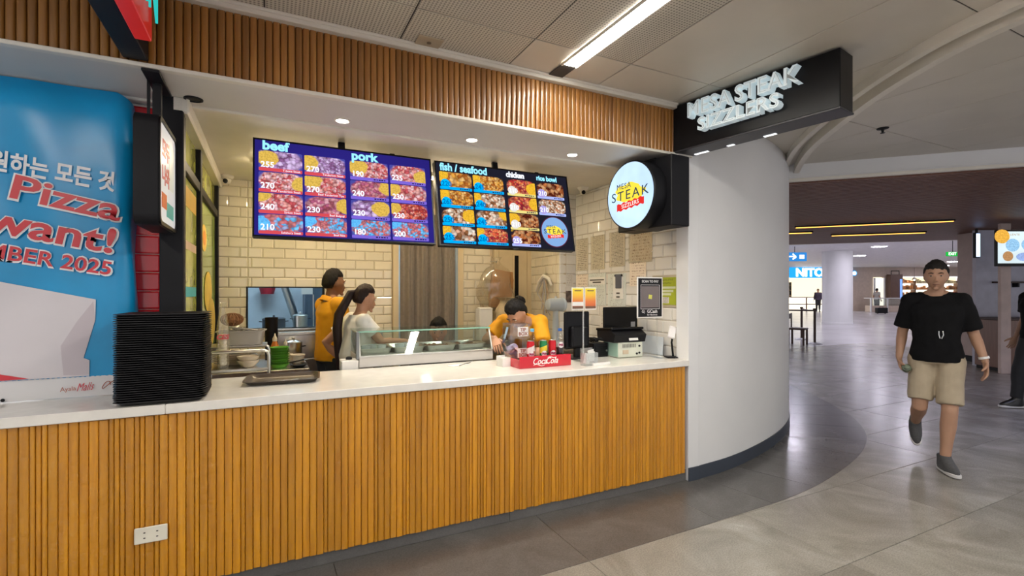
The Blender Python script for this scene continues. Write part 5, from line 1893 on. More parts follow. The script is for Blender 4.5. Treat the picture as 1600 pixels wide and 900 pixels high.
cookpot(0.20, 4.86, TZ, 0.07, 0.15, 'lidded steel pot on the worktable behind the sauce bottles')
M_GREENB = mat('green_basket_plastic', (0.10, 0.33, 0.03), 0.4, var=0.1, rnd=0.35)
bmk = lathe(BM(), [(0.045, 0), (0.06, 0.028), (0.066, 0.03), (0.066, 0.034), (0.058, 0.032), (0.044, 0.004)], seg=24, sx=1.15)
BASK = to_mesh(bmk, 'basket', M_GREENB)
for k in range(8):
    o = link('plastic_basket', BASK, None, (0.075, 4.36, TZ + 0.0005 + 0.019 * k), (0, 0, R(3 * ((k * 7) % 5))))
    tag(o, 'green plastic basket nested in the stack on the worktable' if 0 < k < 7 else ('lowest green plastic basket of the nested stack' if k == 0 else 'topmost green plastic basket of the nested stack'), 'basket', 'green baskets stacked on the worktable')


def sauce(x, y, label, body, capm, h=0.16, r=0.03):
    t = thing('sauce_bottle', label, 'bottle', (x, y, TZ + 0.0005), 0, 'sauce bottles on the worktable')
    obj('body', lathe(BM(), [(r * 0.9, 0), (r, 0.008), (r, h * 0.6), (r * 0.5, h * 0.78), (r * 0.42, h * 0.8)], seg=20), body, t)
    obj('cap', lathe(BM(), [(r * 0.55, h * 0.8), (r * 0.55, h * 0.9), (r * 0.2, h), (r * 0.1, h * 1.08)], seg=16), capm, t)


sauce(0.045, 4.60, 'orange sauce bottle with a white cap on the worktable', mat('orange_sauce', (0.55, 0.17, 0.03), 0.3), mat('white_cap', (0.74, 0.7, 0.62), 0.4), 0.24, 0.035)
sauce(0.125, 4.52, 'cream squeeze bottle beside the orange sauce bottle', mat('cream_squeeze', (0.60, 0.50, 0.36), 0.4), mat('white_cap', (0.74, 0.7, 0.62), 0.4), 0.20, 0.028)
t = thing('utensil_holder', 'tall black utensil cylinder behind the bus tub', 'holder', (0.02, 4.80, TZ + 0.0005))
obj('cylinder', lathe(BM(), [(0.05, 0), (0.052, 0.38), (0.047, 0.38), (0.046, 0.01)], seg=24), M_BLACK, t)
obj('rim', lathe(BM(), [(0.053, 0.37), (0.055, 0.383), (0.05, 0.385)], seg=24, cap0=False, cap1=False), M_BLACK, t)
for k, (a, b) in enumerate(((0.13, 4.68), (0.225, 4.60))):
    t = thing('food_tub', ['white round food tub beside the steel pot', 'white round food tub at the edge of the worktable'][k], 'tub', (a, b, TZ + 0.0005), 0, 'white tubs on the worktable')
    obj('tub', lathe(BM(), [(0.045, 0), (0.055, 0.06), (0.058, 0.062), (0.05, 0.06), (0.04, 0.005)], seg=22), mat('white_tub', (0.72, 0.68, 0.60), 0.4), t)
    obj('lid', lathe(BM(), [(0.059, 0.063), (0.059, 0.07), (0.05, 0.073)], seg=22), mat('white_tub', (0.72, 0.68, 0.60), 0.4), t)
t = link('serving_tray', tray_mesh(0.13, 0.2, 0.022, M_TRAY), None, (0.218, 4.37, TZ + 0.0005), (0, 0, R(4)))
tag(t, 'small black tray on the steel worktable beside the green baskets', 'tray')
t = thing('frying_spatula', 'long steel spatula with a black grip lying over the black tray', 'spatula', (0.21, 4.42, TZ + 0.03), 28)
obj('shaft', tube(BM(), [(-0.1, 0, 0), (0.06, 0, 0.012)], 0.006, 6), M_BLACK, t)
obj('blade', bx(BM(), (0.11, 0, 0.014), (0.1, 0.05, 0.003), 0.001), M_STEEL, t, False)

# ================================================================== steel cart with crockery beside the tray stack
cart = thing('steel_cart', 'tubular steel cart with a shelf of crockery behind the tray stack', 'cart', (-0.19, 3.70, 0.0105))
obj('shelf', box((-0.2, -0.17, 0.935), (0.185, 0.2, 0.953), 0.003), M_STEEL, cart, False)
obj('lower_shelf', box((-0.2, -0.17, 0.3), (0.185, 0.2, 0.318), 0.003), M_STEEL, cart, False)
for y_ in (-0.16, 0.19):
    pts_ = [(0.19, y_, 0.0), (0.19, y_, 1.03), (0.183, y_, 1.052), (0.165, y_, 1.062), (-0.165, y_, 1.062), (-0.183, y_, 1.052), (-0.19, y_, 1.03), (-0.19, y_, 0.0)]
    obj('hoop', tube(BM(), pts_, 0.011, 10), M_STEEL, cart)
obj('upper_shelf', box((-0.19, -0.02, 1.074), (0.18, 0.2, 1.084), 0.003), M_STEEL, cart, False)
CZ = 0.0105 + 0.954
M_CROCK = mat('cream_crockery', (0.66, 0.56, 0.42), 0.25, var=0.06, coat=0.3)
PLT = to_mesh(lathe(BM(), [(0.05, 0), (0.055, 0.004), (0.10, 0.018), (0.105, 0.022), (0.10, 0.022), (0.05, 0.007)], seg=32, sx=1.25, sy=0.95), 'plate', M_CROCK)
for k in range(5):
    o = link('oval_plate', PLT, None, (-0.20, 3.75, CZ + 0.0135 * k))
    tag(o, 'cream oval plate in the stack on the steel cart' if 0 < k < 4 else ('lowest cream oval plate of the stack on the steel cart' if k == 0 else 'topmost cream oval plate of the stack on the steel cart'), 'plate', 'oval plates stacked on the cart')
BWL = to_mesh(lathe(BM(), [(0.03, 0), (0.034, 0.004), (0.062, 0.03), (0.066, 0.045), (0.06, 0.045), (0.03, 0.008)], seg=28), 'bowl', M_CROCK)
for k in range(2):
    o = link('soup_bowl', BWL, None, (-0.12, 3.60, CZ + 0.0255 * k))
    tag(o, ['lower cream soup bowl in front of the oval plates', 'upper cream soup bowl in front of the oval plates'][k], 'bowl', 'soup bowls on the cart')
bt = thing('bus_tub', 'grey plastic bus tub on the upper shelf of the cart', 'tub', (-0.165, 3.80, 0.0105 + 1.085), -6)
bm = BM()
loft(bm, [[Vector((x, y, z)) for x, y in rrect(w_, d_, 0.025, 4)] for w_, d_, z in ((0.24, 0.15, 0), (0.27, 0.18, 0.085), (0.29, 0.2, 0.087), (0.29, 0.2, 0.094), (0.262, 0.172, 0.092), (0.235, 0.145, 0.005))])
obj('tub', bm, mat('grey_tub_plastic', (0.36, 0.33, 0.29), 0.4), bt)
bm = BM()
rng = random.Random(8)
for k in range(14):
    a = rng.uniform(0, 6.3)
    tube(bm, [(rng.uniform(-0.1, 0.1), rng.uniform(-0.05, 0.05), 0.05 + 0.004 * k), (rng.uniform(-0.1, 0.1), rng.uniform(-0.05, 0.05), 0.07 + 0.004 * k)], 0.006, 6)
obj('cutlery_heap', bm, M_STEEL, bt)['kind'] = 'stuff'
t = thing('wicker_ball', 'brown woven coir bundle resting on the bus tub', 'bundle', (-0.222, 3.78, 0.0105 + 1.085 + 0.124))
bm = BM()
for k in range(16):
    ph = k * 0.7
    pts_ = [(0.055 * math.cos(a) * math.cos(ph) * 1.2, 0.05 * math.cos(a) * math.sin(ph), 0.045 + 0.04 * math.sin(a)) for a in [i * 2 * PI / 14 for i in range(15)]]
    tube(bm, pts_, 0.006, 6)
obj('woven_strands', bm, mat('brown_coir', (0.20, 0.085, 0.03), 0.8, var=0.4, vscale=60, bump=0.5), t)['kind'] = 'stuff'
obj('core', lathe(BM(), [(0.02, 0.006), (0.05, 0.025), (0.055, 0.045), (0.045, 0.07), (0.01, 0.085)], seg=16, sx=1.1), MATS['brown_coir'], t)


def crumple_bag(name, label, loc, w_, d_, h_, material, neck=0.25, seed=1.0, inside=None, parts=()):
    t = thing(name, label, 'bag', loc)
    bm = BM()
    sec = []
    n_ = 26
    for j in range(15):
        v = j / 14
        P_ = ((0, 0.72), (0.12, 0.95), (0.4, 1.0), (0.62, 0.9), (0.78, 0.62), (0.88, neck), (0.93, neck * 0.9), (1.0, neck * 1.7))
        for (va, ka), (vb, kb) in zip(P_[:-1], P_[1:]):
            if va <= v <= vb:
                k_ = ka + (kb - ka) * (v - va) / (vb - va)
        ring = []
        for i in range(n_):
            a = 2 * PI * i / n_
            r_ = k_ * (1 + 0.34 * mnoise.noise(Vector((math.cos(a) * 1.6 + seed, math.sin(a) * 1.6, v * 4))) + 0.12 * mnoise.noise(Vector((math.cos(a) * 5 + seed, math.sin(a) * 5, v * 9))) + 0.07 * math.sin(7 * a + v * 6 + seed))
            ring.append(Vector((w_ / 2 * r_ * math.cos(a), d_ / 2 * r_ * math.sin(a), h_ * v)))
        sec.append(ring)
    loft(bm, sec, True, False)
    obj('film', bm, material, t, True, 60)
    if inside:
        for nm, b_, m_ in inside():
            obj(nm, b_, m_, t)
    return t


M_FILM = clear('thin_plastic_film', (0.97, 0.95, 0.9), 0.05, 0.12, 0.15, (0.75, 0.68, 0.55))


def bag_in1():
    yield 'red_print', xform(text_bm('CES', 0.04, 0.0006, 0.002, 0.2, M=FRONT), Matrix.Translation((0.0, -0.041, 0.2))), mat('bag_red_print', (0.6, 0.08, 0.1), 0.5)
    bm = BM()
    for k in range(9):
        lathe(bm, [(0.019, 0.02 + 0.022 * k), (0.023, 0.036 + 0.022 * k), (0.022, 0.04 + 0.022 * k)], seg=18)
    yield 'cup_stack', bm, mat('white_cups', (0.74, 0.70, 0.62), 0.5)


crumple_bag('plastic_bag', 'clear plastic bag of white cups with red print on the cart shelf', (-0.262, 3.605, CZ), 0.07, 0.062, 0.42, M_FILM, 0.35, 2.0, bag_in1)

# ================================================================== curtain, door, bags and fan at the back
bm = BM()
NX, NZ = 120, 14


def curt(u, v):
    fold = 0.03 * math.sin(u * 27 + 0.8 * math.sin(v * 3)) + 0.009 * math.sin(u * 77 + 1)
    x_ = 1.238 + u * (0.60 + 0.02 * math.sin(v * 2.2))
    return Vector((x_, 5.135 + fold, 0.35 + v * 1.93))


cu_ = thing('curtain', 'taupe fabric curtain hanging in the kitchen doorway', 'curtain', (0, 0, 0))
obj('fabric', grid(bm, curt, NX, NZ), mat('taupe_fabric', (0.22, 0.185, 0.155), 0.85, var=0.1, vscale=30, sheen=0.2), cu_, True, 80)
obj('rod', tube(BM(), [(1.234, 5.135, 2.285), (1.886, 5.135, 2.285)], 0.01, 10), M_STEEL, cu_)
d1 = struct('door_1', box((2.40, YB - 0.02, 0.012), (2.77, YB + 0.02, 2.18), 0.003), M_CREAM, 'cream kitchen door with a slim vision panel')
obj('door_frame', loft(BM(), [[Vector((x, y, z)) for x, z in ((2.335 + i, 0.012), (2.335 + i, 2.25 - i), (2.825 - i, 2.25 - i), (2.825 - i, 0.012))] for y, i in ((YB + 0.03, 0.0), (YB - 0.04, 0.0), (YB - 0.04, 0.055), (YB + 0.03, 0.055))], False, False), M_CREAM, d1, False)
obj('vision_panel', box((2.60, YB - 0.026, 1.35), (2.655, YB - 0.019, 1.88)), M_BLACKG, d1, False)
obj('vision_frame', loft(BM(), [[Vector((x, y, z)) for x, z in ((2.59 + i, 1.34 + i), (2.665 - i, 1.34 + i), (2.665 - i, 1.89 - i), (2.59 + i, 1.89 - i))] for y, i in ((YB - 0.02, -0.008), (YB - 0.032, -0.008), (YB - 0.032, 0.01), (YB - 0.02, 0.01))], False, False), M_CREAM, d1, False)


def bag_in2():
    bm = BM()
    loft(bm, [[Vector((x * s, y * s, z)) for x, y in ((-0.125, -0.05), (0.125, -0.06), (0.13, 0.05), (-0.115, 0.05))] for z, s in ((0.03, 0.9), (0.2, 1.0), (0.36, 1.0), (0.45, 0.85))])
    xform(bm, Matrix.Translation((0.02, 0, 0.0)) @ Matrix.Rotation(R(7), 4, 'Y'))
    bmesh.ops.subdivide_edges(bm, edges=bm.edges, cuts=2)
    yield 'paper_bag', jitter(bm, 0.012, 9), mat('brown_paper', (0.36, 0.17, 0.05), 0.7, var=0.15)


t = crumple_bag('hanging_bag', 'clear plastic bag with a brown paper bag hung beside the kitchen door', (2.30, 5.03, 1.24), 0.40, 0.26, 0.6, M_FILM, 0.16, 5.0, bag_in2)
obj('hook', tube(BM(), [(0, 0.155, 0.56), (0, 0.06, 0.56), (0, 0.0, 0.54), (0, -0.02, 0.56)], 0.006, 8), M_STEEL, t)
crumple_bag('cloth_sack', 'beige cloth sack slumped on the shelf behind the cashier', (2.30, 4.80, 0.93), 0.26, 0.2, 0.46, mat('beige_cloth', (0.48, 0.38, 0.24), 0.8, var=0.15, bump=0.3), 0.5, 9.0)
t = thing('white_carton', 'small white carton on the shelf by the kitchen doorway', 'carton', (2.06, 4.82, 0.93))
obj('carton', bx(BM(), (0, 0, 0.17), (0.15, 0.12, 0.34), 0.008), M_CARD, t, False)
obj('flap', bx(BM(), (0, -0.03, 0.345), (0.15, 0.07, 0.006), 0.001, Matrix.Rotation(R(12), 3, 'X')), M_CARD, t, False)
table('steel_shelf_table', 'steel side table along the back beside the kitchen door', 1.98, 4.68, 2.74, 5.1, 0.929)
# wall apron/towel on the return wall
t = thing('hanging_cloth', 'white cloth with dangling cords on a hook of the return wall', 'cloth', (2.735, 4.62, 1.62))
bm = BM()
tube(bm, [(-0.03, 0.22, -0.16), (-0.03, 0.15, -0.06), (-0.03, 0.04, 0.0), (-0.03, -0.06, -0.03), (-0.03, -0.12, -0.10)], [0.012, 0.02, 0.024, 0.02, 0.012], 8)
obj('cloth_roll', jitter(bm, 0.006, 20), mat('white_cloth', (0.74, 0.70, 0.62), 0.8), t)
for k, (a, b, c) in enumerate(((0.18, -0.1, -0.42), (0.07, 0.02, -0.5), (0.0, 0.03, -0.46), (-0.05, -0.02, -0.4), (0.05, 0.08, -0.36))):
    obj('cord', tube(BM(), [(-0.032, 0.03, 0.0), (-0.034, a, c * 0.45), (-0.034, b, c)], 0.006, 6), mat('cord_tan' if k % 2 else 'cord_grey', (0.40, 0.30, 0.2) if k % 2 else (0.34, 0.34, 0.36), 0.7), t)
obj('hook', tube(BM(), [(0.0, 0.02, 0.03), (-0.03, 0.02, 0.03), (-0.035, 0.02, 0.0)], 0.005, 6), M_STEEL, t)
M_FAN = mat('pale_grey_plastic', (0.44, 0.50, 0.55), 0.35, var=0.03)
fan = thing('desk_fan', 'pale grey desk fan seen from the side behind the till', 'fan', (2.50, 4.08, 0.9405))
obj('base', lathe(BM(), [(0.085, 0), (0.085, 0.012), (0.06, 0.022), (0.035, 0.03)], seg=24), M_FAN, fan)
obj('neck', lathe(BM(), [(0.035, 0.03), (0.032, 0.2), (0.026, 0.33)], seg=20), M_FAN, fan)
HM = Matrix.Translation((0, 0, 0.385)) @ Matrix.Rotation(R(90), 4, 'Y')
obj('motor_housing', xform(lathe(BM(), [(0.02, -0.10), (0.05, -0.09), (0.062, -0.06), (0.064, 0.05), (0.066, 0.06), (0.066, 0.09), (0.055, 0.095)], seg=28), HM), M_FAN, fan)
obj('grille_ring', xform(lathe(BM(), [(0.069, 0.06), (0.072, 0.07), (0.069, 0.08)], seg=28, cap0=False, cap1=False), HM), mat('pale_blue_ring', (0.55, 0.62, 0.68), 0.35), fan)
obj('knob', lathe(BM(), [(0.012, 0.45), (0.011, 0.465)], (0.0, 0, 0), 12), M_FAN, fan)
sc_ = thing('side_cabinet', 'low steel cabinet under the desk fan by the side wall', 'cabinet', (2.55, 4.0, 0.0105))
obj('body', box((-0.2, -0.3, 0), (0.185, 0.36, 0.905), 0.004), M_STEEL, sc_, False)
obj('worktop', box((-0.21, -0.31, 0.906), (0.188, 0.37, 0.929), 0.003), M_STEEL, sc_, False)
obj('door', box((-0.206, -0.28, 0.05), (-0.2005, 0.34, 0.86), 0.002), M_STEEL, sc_, False)

# ================================================================== room behind the serving hatch
M_BACKW = mat('cool_white_wall', (0.62, 0.68, 0.72), 0.4, var=0.05)
struct('wall_backroom', box((-1.6, 7.6, 0), (3.6, 7.68, 2.6)), M_BACKW, 'pale rear wall of the back kitchen')
struct('wall_backroom_left', box((-1.66, 5.3, 0), (-1.6, 7.6, 2.6)), M_BACKW, 'pale left wall of the back kitchen')
struct('wall_backroom_right', box((3.6, 5.3, 0), (3.66, 7.6, 2.6)), M_BACKW, 'pale right wall of the back kitchen')
struct('floor_backroom', box((-1.6, 5.2, 0.0005), (3.6, 7.6, 0.01)), M_PLINTH, 'grey floor of the back kitchen')
struct('ceiling_backroom', box((-1.66, 5.4, 2.56), (3.66, 7.68, 2.62)), M_BACKW, 'white ceiling of the back kitchen')
for k, (a, b) in enumerate(((0.2, 6.4), (2.2, 6.3))):
    t = thing('back_kitchen_light', ['cool white batten light above the back kitchen range', 'cool white batten light behind the curtained doorway'][k], 'ceiling light', (a, b, 2.56))
    obj('tray', bx(BM(), (0, 0, -0.012), (1.25, 0.12, 0.02), 0.003), M_TRIM, t, False)
    obj('tube_lamp', bx(BM(), (0, 0, -0.032), (1.2, 0.09, 0.018), 0.004), emit('back_kitchen_tube', (0.55, 0.80, 1.0), BACKROOM_LIGHT), t, False)
# frame of the serving hatch
w1 = struct('window_1', loft(BM(), [[Vector((x, y, z)) for x, z in ((WX0 - e, WZ0 - e), (WX1 + e, WZ0 - e), (WX1 + e, WZ1 + e), (WX0 - e, WZ1 + e))] for y, e in ((YB + 0.1, 0.0), (YB - 0.012, 0.0), (YB - 0.012, 0.012), (YB + 0.1, 0.012))], False, False), M_BLACK, 'black framed serving hatch to the back kitchen')
obj('sill', box((WX0 - 0.01, YB - 0.05, WZ0 - 0.016), (WX1 + 0.01, YB + 0.1, WZ0 - 0.001), 0.002), M_STEEL, w1, False)
table('back_kitchen_range', 'steel range counter in the back kitchen seen through the hatch', -0.6, 6.0, 0.75, 6.6, 1.02)
cookpot(0.05, 6.2, 1.0215, 0.12, 0.12, 'dark lidded wok pot on the range seen through the hatch', mat('blackened_steel', (0.10, 0.11, 0.13), 0.35, metal=0.6))
cookpot(0.33, 6.25, 1.0215, 0.08, 0.15, 'steel stock pot beside the wok pot in the back kitchen')
t = thing('frying_pan', 'black frying pan with a long handle on the back kitchen range', 'pan', (-0.32, 6.15, 1.0215), 110)
obj('pan', lathe(BM(), [(0.08, 0), (0.11, 0.045), (0.113, 0.045), (0.08, 0.005)], seg=28), M_BLACK, t)
obj('handle', tube(BM(), [(0.11, 0, 0.04), (0.28, 0, 0.09)], 0.01, 8), M_BLACK, t)
t = thing('red_basin', 'red plastic basin hung on the back kitchen wall', 'basin', (-0.02, 7.45, 1.42))
obj('basin', xform(lathe(BM(), [(0.08, 0), (0.105, 0.10), (0.112, 0.102), (0.1, 0.1), (0.075, 0.006)], seg=28), Matrix.Identity(4)), mat('red_basin_plastic', (0.50, 0.03, 0.05), 0.4), t)
obj('hook', tube(BM(), [(0, 0.15, 0.12), (0, 0.11, 0.12), (0, 0.1, 0.08)], 0.006, 6), M_STEEL, t)
t = thing('duct_pipe', 'slanting steel duct in the back kitchen seen through the hatch', 'duct', (0.0, 7.2, 1.0))
obj('duct', tube(BM(), [(0.35, 0, 0.0), (0.12, 0, 0.75), (0.05, 0, 1.559)], 0.05, 16), M_STEEL, t)
for k, (a, b) in enumerate(((0.35, 0.0), (0.12, 0.75))):
    obj('collar', tube(BM(), [(a + 0.004, 0, b + 0.0), (a - 0.012, 0, b + 0.04)], 0.056, 16), M_STEEL, t)
t = thing('dark_fridge', 'tall dark fridge in the back kitchen at the side of the hatch', 'fridge', (0.72, 6.95, 0.0105))
obj('cabinet', bx(BM(), (0, 0, 0.9), (0.62, 0.55, 1.8), 0.01), mat('slate_fridge', (0.06, 0.09, 0.13), 0.35), t, False)
obj('door', bx(BM(), (0, -0.285, 1.0), (0.58, 0.02, 1.5), 0.006), mat('slate_fridge', (0.06, 0.09, 0.13), 0.35), t, False)
obj('handle', tube(BM(), [(-0.22, -0.297, 0.9), (-0.22, -0.33, 0.9), (-0.22, -0.33, 1.4), (-0.22, -0.297, 1.4)], 0.009, 8), M_STEEL, t)
t = thing('paper_note', 'white paper note hanging above the range in the back kitchen', 'paper', (0.42, 6.52, 1.52))
obj('sheet', bx(BM(), (0, 0, 0), (0.13, 0.002, 0.2)), M_CARD, t, False)
obj('clip', bx(BM(), (0, 0, 0.105), (0.03, 0.008, 0.02), 0.002), M_BLACK, t, False)
obj('string', tube(BM(), [(0, 0, 0.115), (0, 0, 1.035)], 0.002, 5), M_BLACK, t)
t = thing('dark_fridge', 'dark chest freezer behind the curtained doorway', 'freezer', (2.35, 6.4, 0.0105))
obj('cabinet', bx(BM(), (0, 0, 0.7), (0.6, 0.6, 1.4), 0.01), mat('charcoal_freezer', (0.03, 0.035, 0.045), 0.4), t, False)
obj('lid', bx(BM(), (0, 0, 1.42), (0.62, 0.62, 0.035), 0.008), mat('charcoal_freezer', (0.03, 0.035, 0.045), 0.4), t, False)
crumple_bag('plastic_bag', 'milky plastic bag on the freezer behind the curtained doorway', (2.28, 6.2, 1.449), 0.3, 0.2, 0.34, clear('milky_bag', (0.9, 0.94, 0.96), 0.08, 0.1, 0.6, (0.7, 0.78, 0.82)), 0.4, 14.0)
t = thing('wall_shelf', 'wall shelf with blue light painted on, behind the curtained doorway', 'shelf', (2.42, 7.55, 1.95))
obj('board', bx(BM(), (0, -0.12, 0), (0.9, 0.3, 0.03), 0.003), mat('shelf_blue_light_paint', (0.12, 0.28, 0.40), 0.5), t, False)  # blue cast of the back kitchen light painted into the board
for s_ in (-0.35, 0.35):
    obj('bracket', bx(BM(), (s_, -0.08, -0.06), (0.02, 0.2, 0.1), 0.003), M_STEEL, t, False)

# posters on the black partition
for (y0, y1, mm, lab) in ((3.24, 3.84, M_PANE1, 'tall yellow and green menu poster in the first frame of the partition'), (3.97, 5.08, M_PANE2, 'tall green poster with yellow fruit in the second frame of the partition')):
    t = thing('menu_poster', lab, 'poster', (XL - 0.012, (y0 + y1) / 2, 1.0), 0, 'posters in the black partition')
    hw = (y1 - y0) / 2
    obj('sheet', box((-0.006, -hw, 0.0), (0.0, hw, 1.115)), mm, t, False)
    if y0 < 3.5:
        for k, (z_, h2, c) in enumerate(((0.95, 0.12, (0.72, 0.42, 0.03)), (0.70, 0.05, (0.7, 0.5, 0.35)), (0.42, 0.06, (0.06, 0.40, 0.42)), (0.18, 0.08, (0.72, 0.66, 0.05)), (0.02, 0.05, (0.55, 0.62, 0.66)))):
            obj('colour_strip', box((0.0005, -hw + 0.02, z_), (0.002, hw - 0.02, z_ + h2)), mat('poster_strip_%d' % k, c, 0.4), t, False)
    else:
        for k, (yy, zz, r_, c) in enumerate(((-0.25, 0.85, 0.10, (0.80, 0.55, 0.10)), (-0.25, 0.85, 0.055, (0.80, 0.30, 0.03)), (0.0, 0.45, 0.16, (0.75, 0.52, 0.05)), (0.2, 0.2, 0.2, (0.62, 0.42, 0.03)), (-0.2, 0.15, 0.14, (0.70, 0.25, 0.02)))):
            bm = prism(BM(), [(r_ * 1.6 * math.cos(2 * PI * q / 20), r_ * math.sin(2 * PI * q / 20)) for q in range(20)], 0, 0.0012)
            obj('fruit_print', xform(bm, Matrix.Translation((0.0006 + 0.0014 * k, yy, zz)) @ RIGHT), mat('fruit_print_%d' % k, c, 0.4, var=0.2), t, False)
# ================================================================== people
def fuse(bm, voxel, iters=6, name='body', factor=0.5):
    """one continuous skin from overlapping closed pieces"""
    bmesh.ops.recalc_face_normals(bm, faces=bm.faces)
    me = bpy.data.meshes.new(name)
    bm.to_mesh(me)
    bm.free()
    o = bpy.data.objects.new(name, me)
    COL.objects.link(o)
    m = o.modifiers.new('remesh', 'REMESH')
    m.mode = 'VOXEL'
    m.voxel_size = voxel
    m.use_smooth_shade = True
    s = o.modifiers.new('smooth', 'SMOOTH')
    s.factor = factor
    s.iterations = iters
    bpy.context.view_layer.update()
    dg = bpy.context.evaluated_depsgraph_get()
    out = bpy.data.meshes.new_from_object(o.evaluated_get(dg))
    bpy.data.objects.remove(o, do_unlink=True)
    bpy.data.meshes.remove(me)
    b2 = BM()
    b2.from_mesh(out)
    bpy.data.meshes.remove(out)
    return b2


def ball(bm, c, r, sx=1, sy=1, sz=1, M=None):
    X = Matrix.Translation(c) @ (M if M is not None else Matrix.Identity(4)) @ Matrix.Diagonal((r * sx, r * sy, r * sz, 1))
    bmesh.ops.create_uvsphere(bm, u_segments=16, v_segments=10, radius=1.0, matrix=X)


def chain(bm, pts, rs, seg=14, up=None, open_end=False):
    """limb: tapered tube through the points with round ends"""
    pts = [Vector(p) for p in pts]
    tube(bm, pts, rs, seg, True, 1.0, up)
    for p, r in (((pts[0], rs[0]), (pts[-1], rs[-1])) if not open_end else ((pts[0], rs[0]),)):
        rr = r if not isinstance(r, (tuple, list)) else min(r)
        ball(bm, p, rr * 0.98)


def along(a, b, f):
    return Vector(a).lerp(Vector(b), f)


def torso_rings(J, grow=0.0, lo=None, hi=None, wide=1.0, k=1.0, belly=0.0):
    """ellipses up the trunk from hip to neck; returns sections"""
    pel, wai, che, nek = (Vector(J[q]) for q in ('pelvis', 'waist', 'chest', 'neck'))
    rt = (Vector(J['shL']) - Vector(J['shR'])).normalized()
    rh = (Vector(J['hipL']) - Vector(J['hipR'])).normalized()
    sh = (Vector(J['shL']) + Vector(J['shR'])) / 2
    secs = []
    data = [(pel + (pel - wai) * 0.45, rh, 0.150, 0.115), (pel, rh, 0.168, 0.122), (along(pel, wai, 0.6), rh, 0.155, 0.115 + belly * 0.5), (wai, rt, 0.145, 0.108 + belly),
            (along(wai, che, 0.5), rt, 0.152, 0.112 + belly * 0.6), (che, rt, 0.172, 0.118), (along(che, sh, 0.6), rt, 0.175, 0.108), (along(che, sh, 0.95), rt, 0.150, 0.085),
            (along(sh, nek, 0.6), rt, 0.085, 0.065), (nek, rt, 0.062, 0.058)]
    n_ = len(data)
    for i, (c, r, a, b) in enumerate(data):
        up = (data[min(i + 1, n_ - 1)][0] - data[max(i - 1, 0)][0]).normalized()
        f = up.cross(r).normalized()
        r2 = f.cross(up).normalized()
        a, b = a * k * wide + grow, b * k + grow
        secs.append([c + r2 * (a * math.copysign(abs(math.cos(t)) ** 0.85, math.cos(t))) + f * (b * math.copysign(abs(math.sin(t)) ** 0.9, math.sin(t))) for t in [2 * PI * q / 20 for q in range(20)]])
    return secs


def head_bm(k=1.0):
    """head about the origin (centre of the skull), face towards -y"""
    bm = BM()
    bmesh.ops.create_uvsphere(bm, u_segments=28, v_segments=20, radius=1.0)
    for v in bm.verts:
        x, y, z = v.co
        t = max(0.0, -z)
        fx = 0.076 * (1 - 0.30 * t ** 1.4)
        fy = 0.096 * (1 - (0.10 if y < 0 else 0.34) * t)
        yy = y * fy + (0.006 if z > 0 else 0)
        if y < 0:
            yy *= 0.94
        v.co = Vector((x * fx, yy - (0.012 * t if y < 0 else 0), z * 0.118))
    # nose, brow, lips, chin, ears
    loft(bm, [[Vector((sx * w_, y, z)) for sx, y in ((-1, -0.07), (0, yt), (1, -0.07))] for w_, yt, z in ((0.006, -0.088, 0.012), (0.010, -0.100, -0.012), (0.016, -0.112, -0.032), (0.014, -0.098, -0.042))])
    for sx in (-1, 1):
        ball(bm, (sx * 0.034, -0.083, 0.022), 0.02, 1.3, 0.45, 0.4)
        ball(bm, (sx * 0.076, 0.006, -0.006), 0.03, 0.28, 0.6, 1.0)
        ball(bm, (sx * 0.011, -0.103, -0.037), 0.008)
    ball(bm, (0, -0.089, -0.060), 0.022, 1.05, 0.5, 0.22)
    ball(bm, (0, -0.087, -0.070), 0.020, 1.0, 0.5, 0.26)
    ball(bm, (0, -0.080, -0.100), 0.022, 1.1, 0.7, 0.7)
    return xform(bm, Matrix.Scale(k, 4))


def hand_into(bm, wrist, d, n, side, curl=0.5, k=1.0, thumb=0.35):
    """palm and five fingers; d fingers' way, n the way the palm faces, side the thumb's way"""
    d = Vector(d).normalized()
    n = (Vector(n) - d * Vector(n).dot(d)).normalized()
    s = d.cross(n).normalized()
    if s.dot(Vector(side)) < 0:
        s = -s
    W = Vector(wrist)
    secs = []
    for f, hw, th in ((-0.02, 0.024, 0.019), (0.005, 0.028, 0.018), (0.035, 0.037, 0.016), (0.07, 0.042, 0.014), (0.092, 0.040, 0.011)):
        c = W + d * (f * k)
        secs.append([c + s * (hw * k * math.cos(t)) + n * (th * k * math.sin(t)) for t in [2 * PI * q / 12 for q in range(12)]])
    loft(bm, secs)
    for off, ln, r in ((0.030, 0.070, 0.0088), (0.010, 0.079, 0.009), (-0.011, 0.073, 0.0086), (-0.030, 0.057, 0.0078)):
        p = W + d * (0.084 * k) + s * (off * k)
        pts = [p]
        for q, (a, l_) in enumerate(((0.35, 0.42), (0.95, 0.33), (1.45, 0.25))):
            a *= curl
            p = p + (d * math.cos(a) + n * math.sin(a) + s * (off * 0.8)) .normalized() * (ln * k * l_)
            pts.append(p)
        tube(bm, pts, [r * k, r * k * 0.95, r * k * 0.88, r * k * 0.7], 8)
        ball(bm, pts[-1], r * k * 0.7)
    p = W + d * (0.022 * k) + s * (0.028 * k)
    pts = [p]
    for a, l_ in ((0.0, 0.034), (0.35, 0.030), (0.7, 0.022)):
        p = p + (d * 0.75 + s * (0.75 - a * 0.8) + n * (thumb + a * 0.6)).normalized() * (l_ * k)
        pts.append(p)
    tube(bm, pts, [0.0135 * k, 0.0115 * k, 0.0098 * k, 0.0075 * k], 8)
    ball(bm, pts[-1], 0.0075 * k)


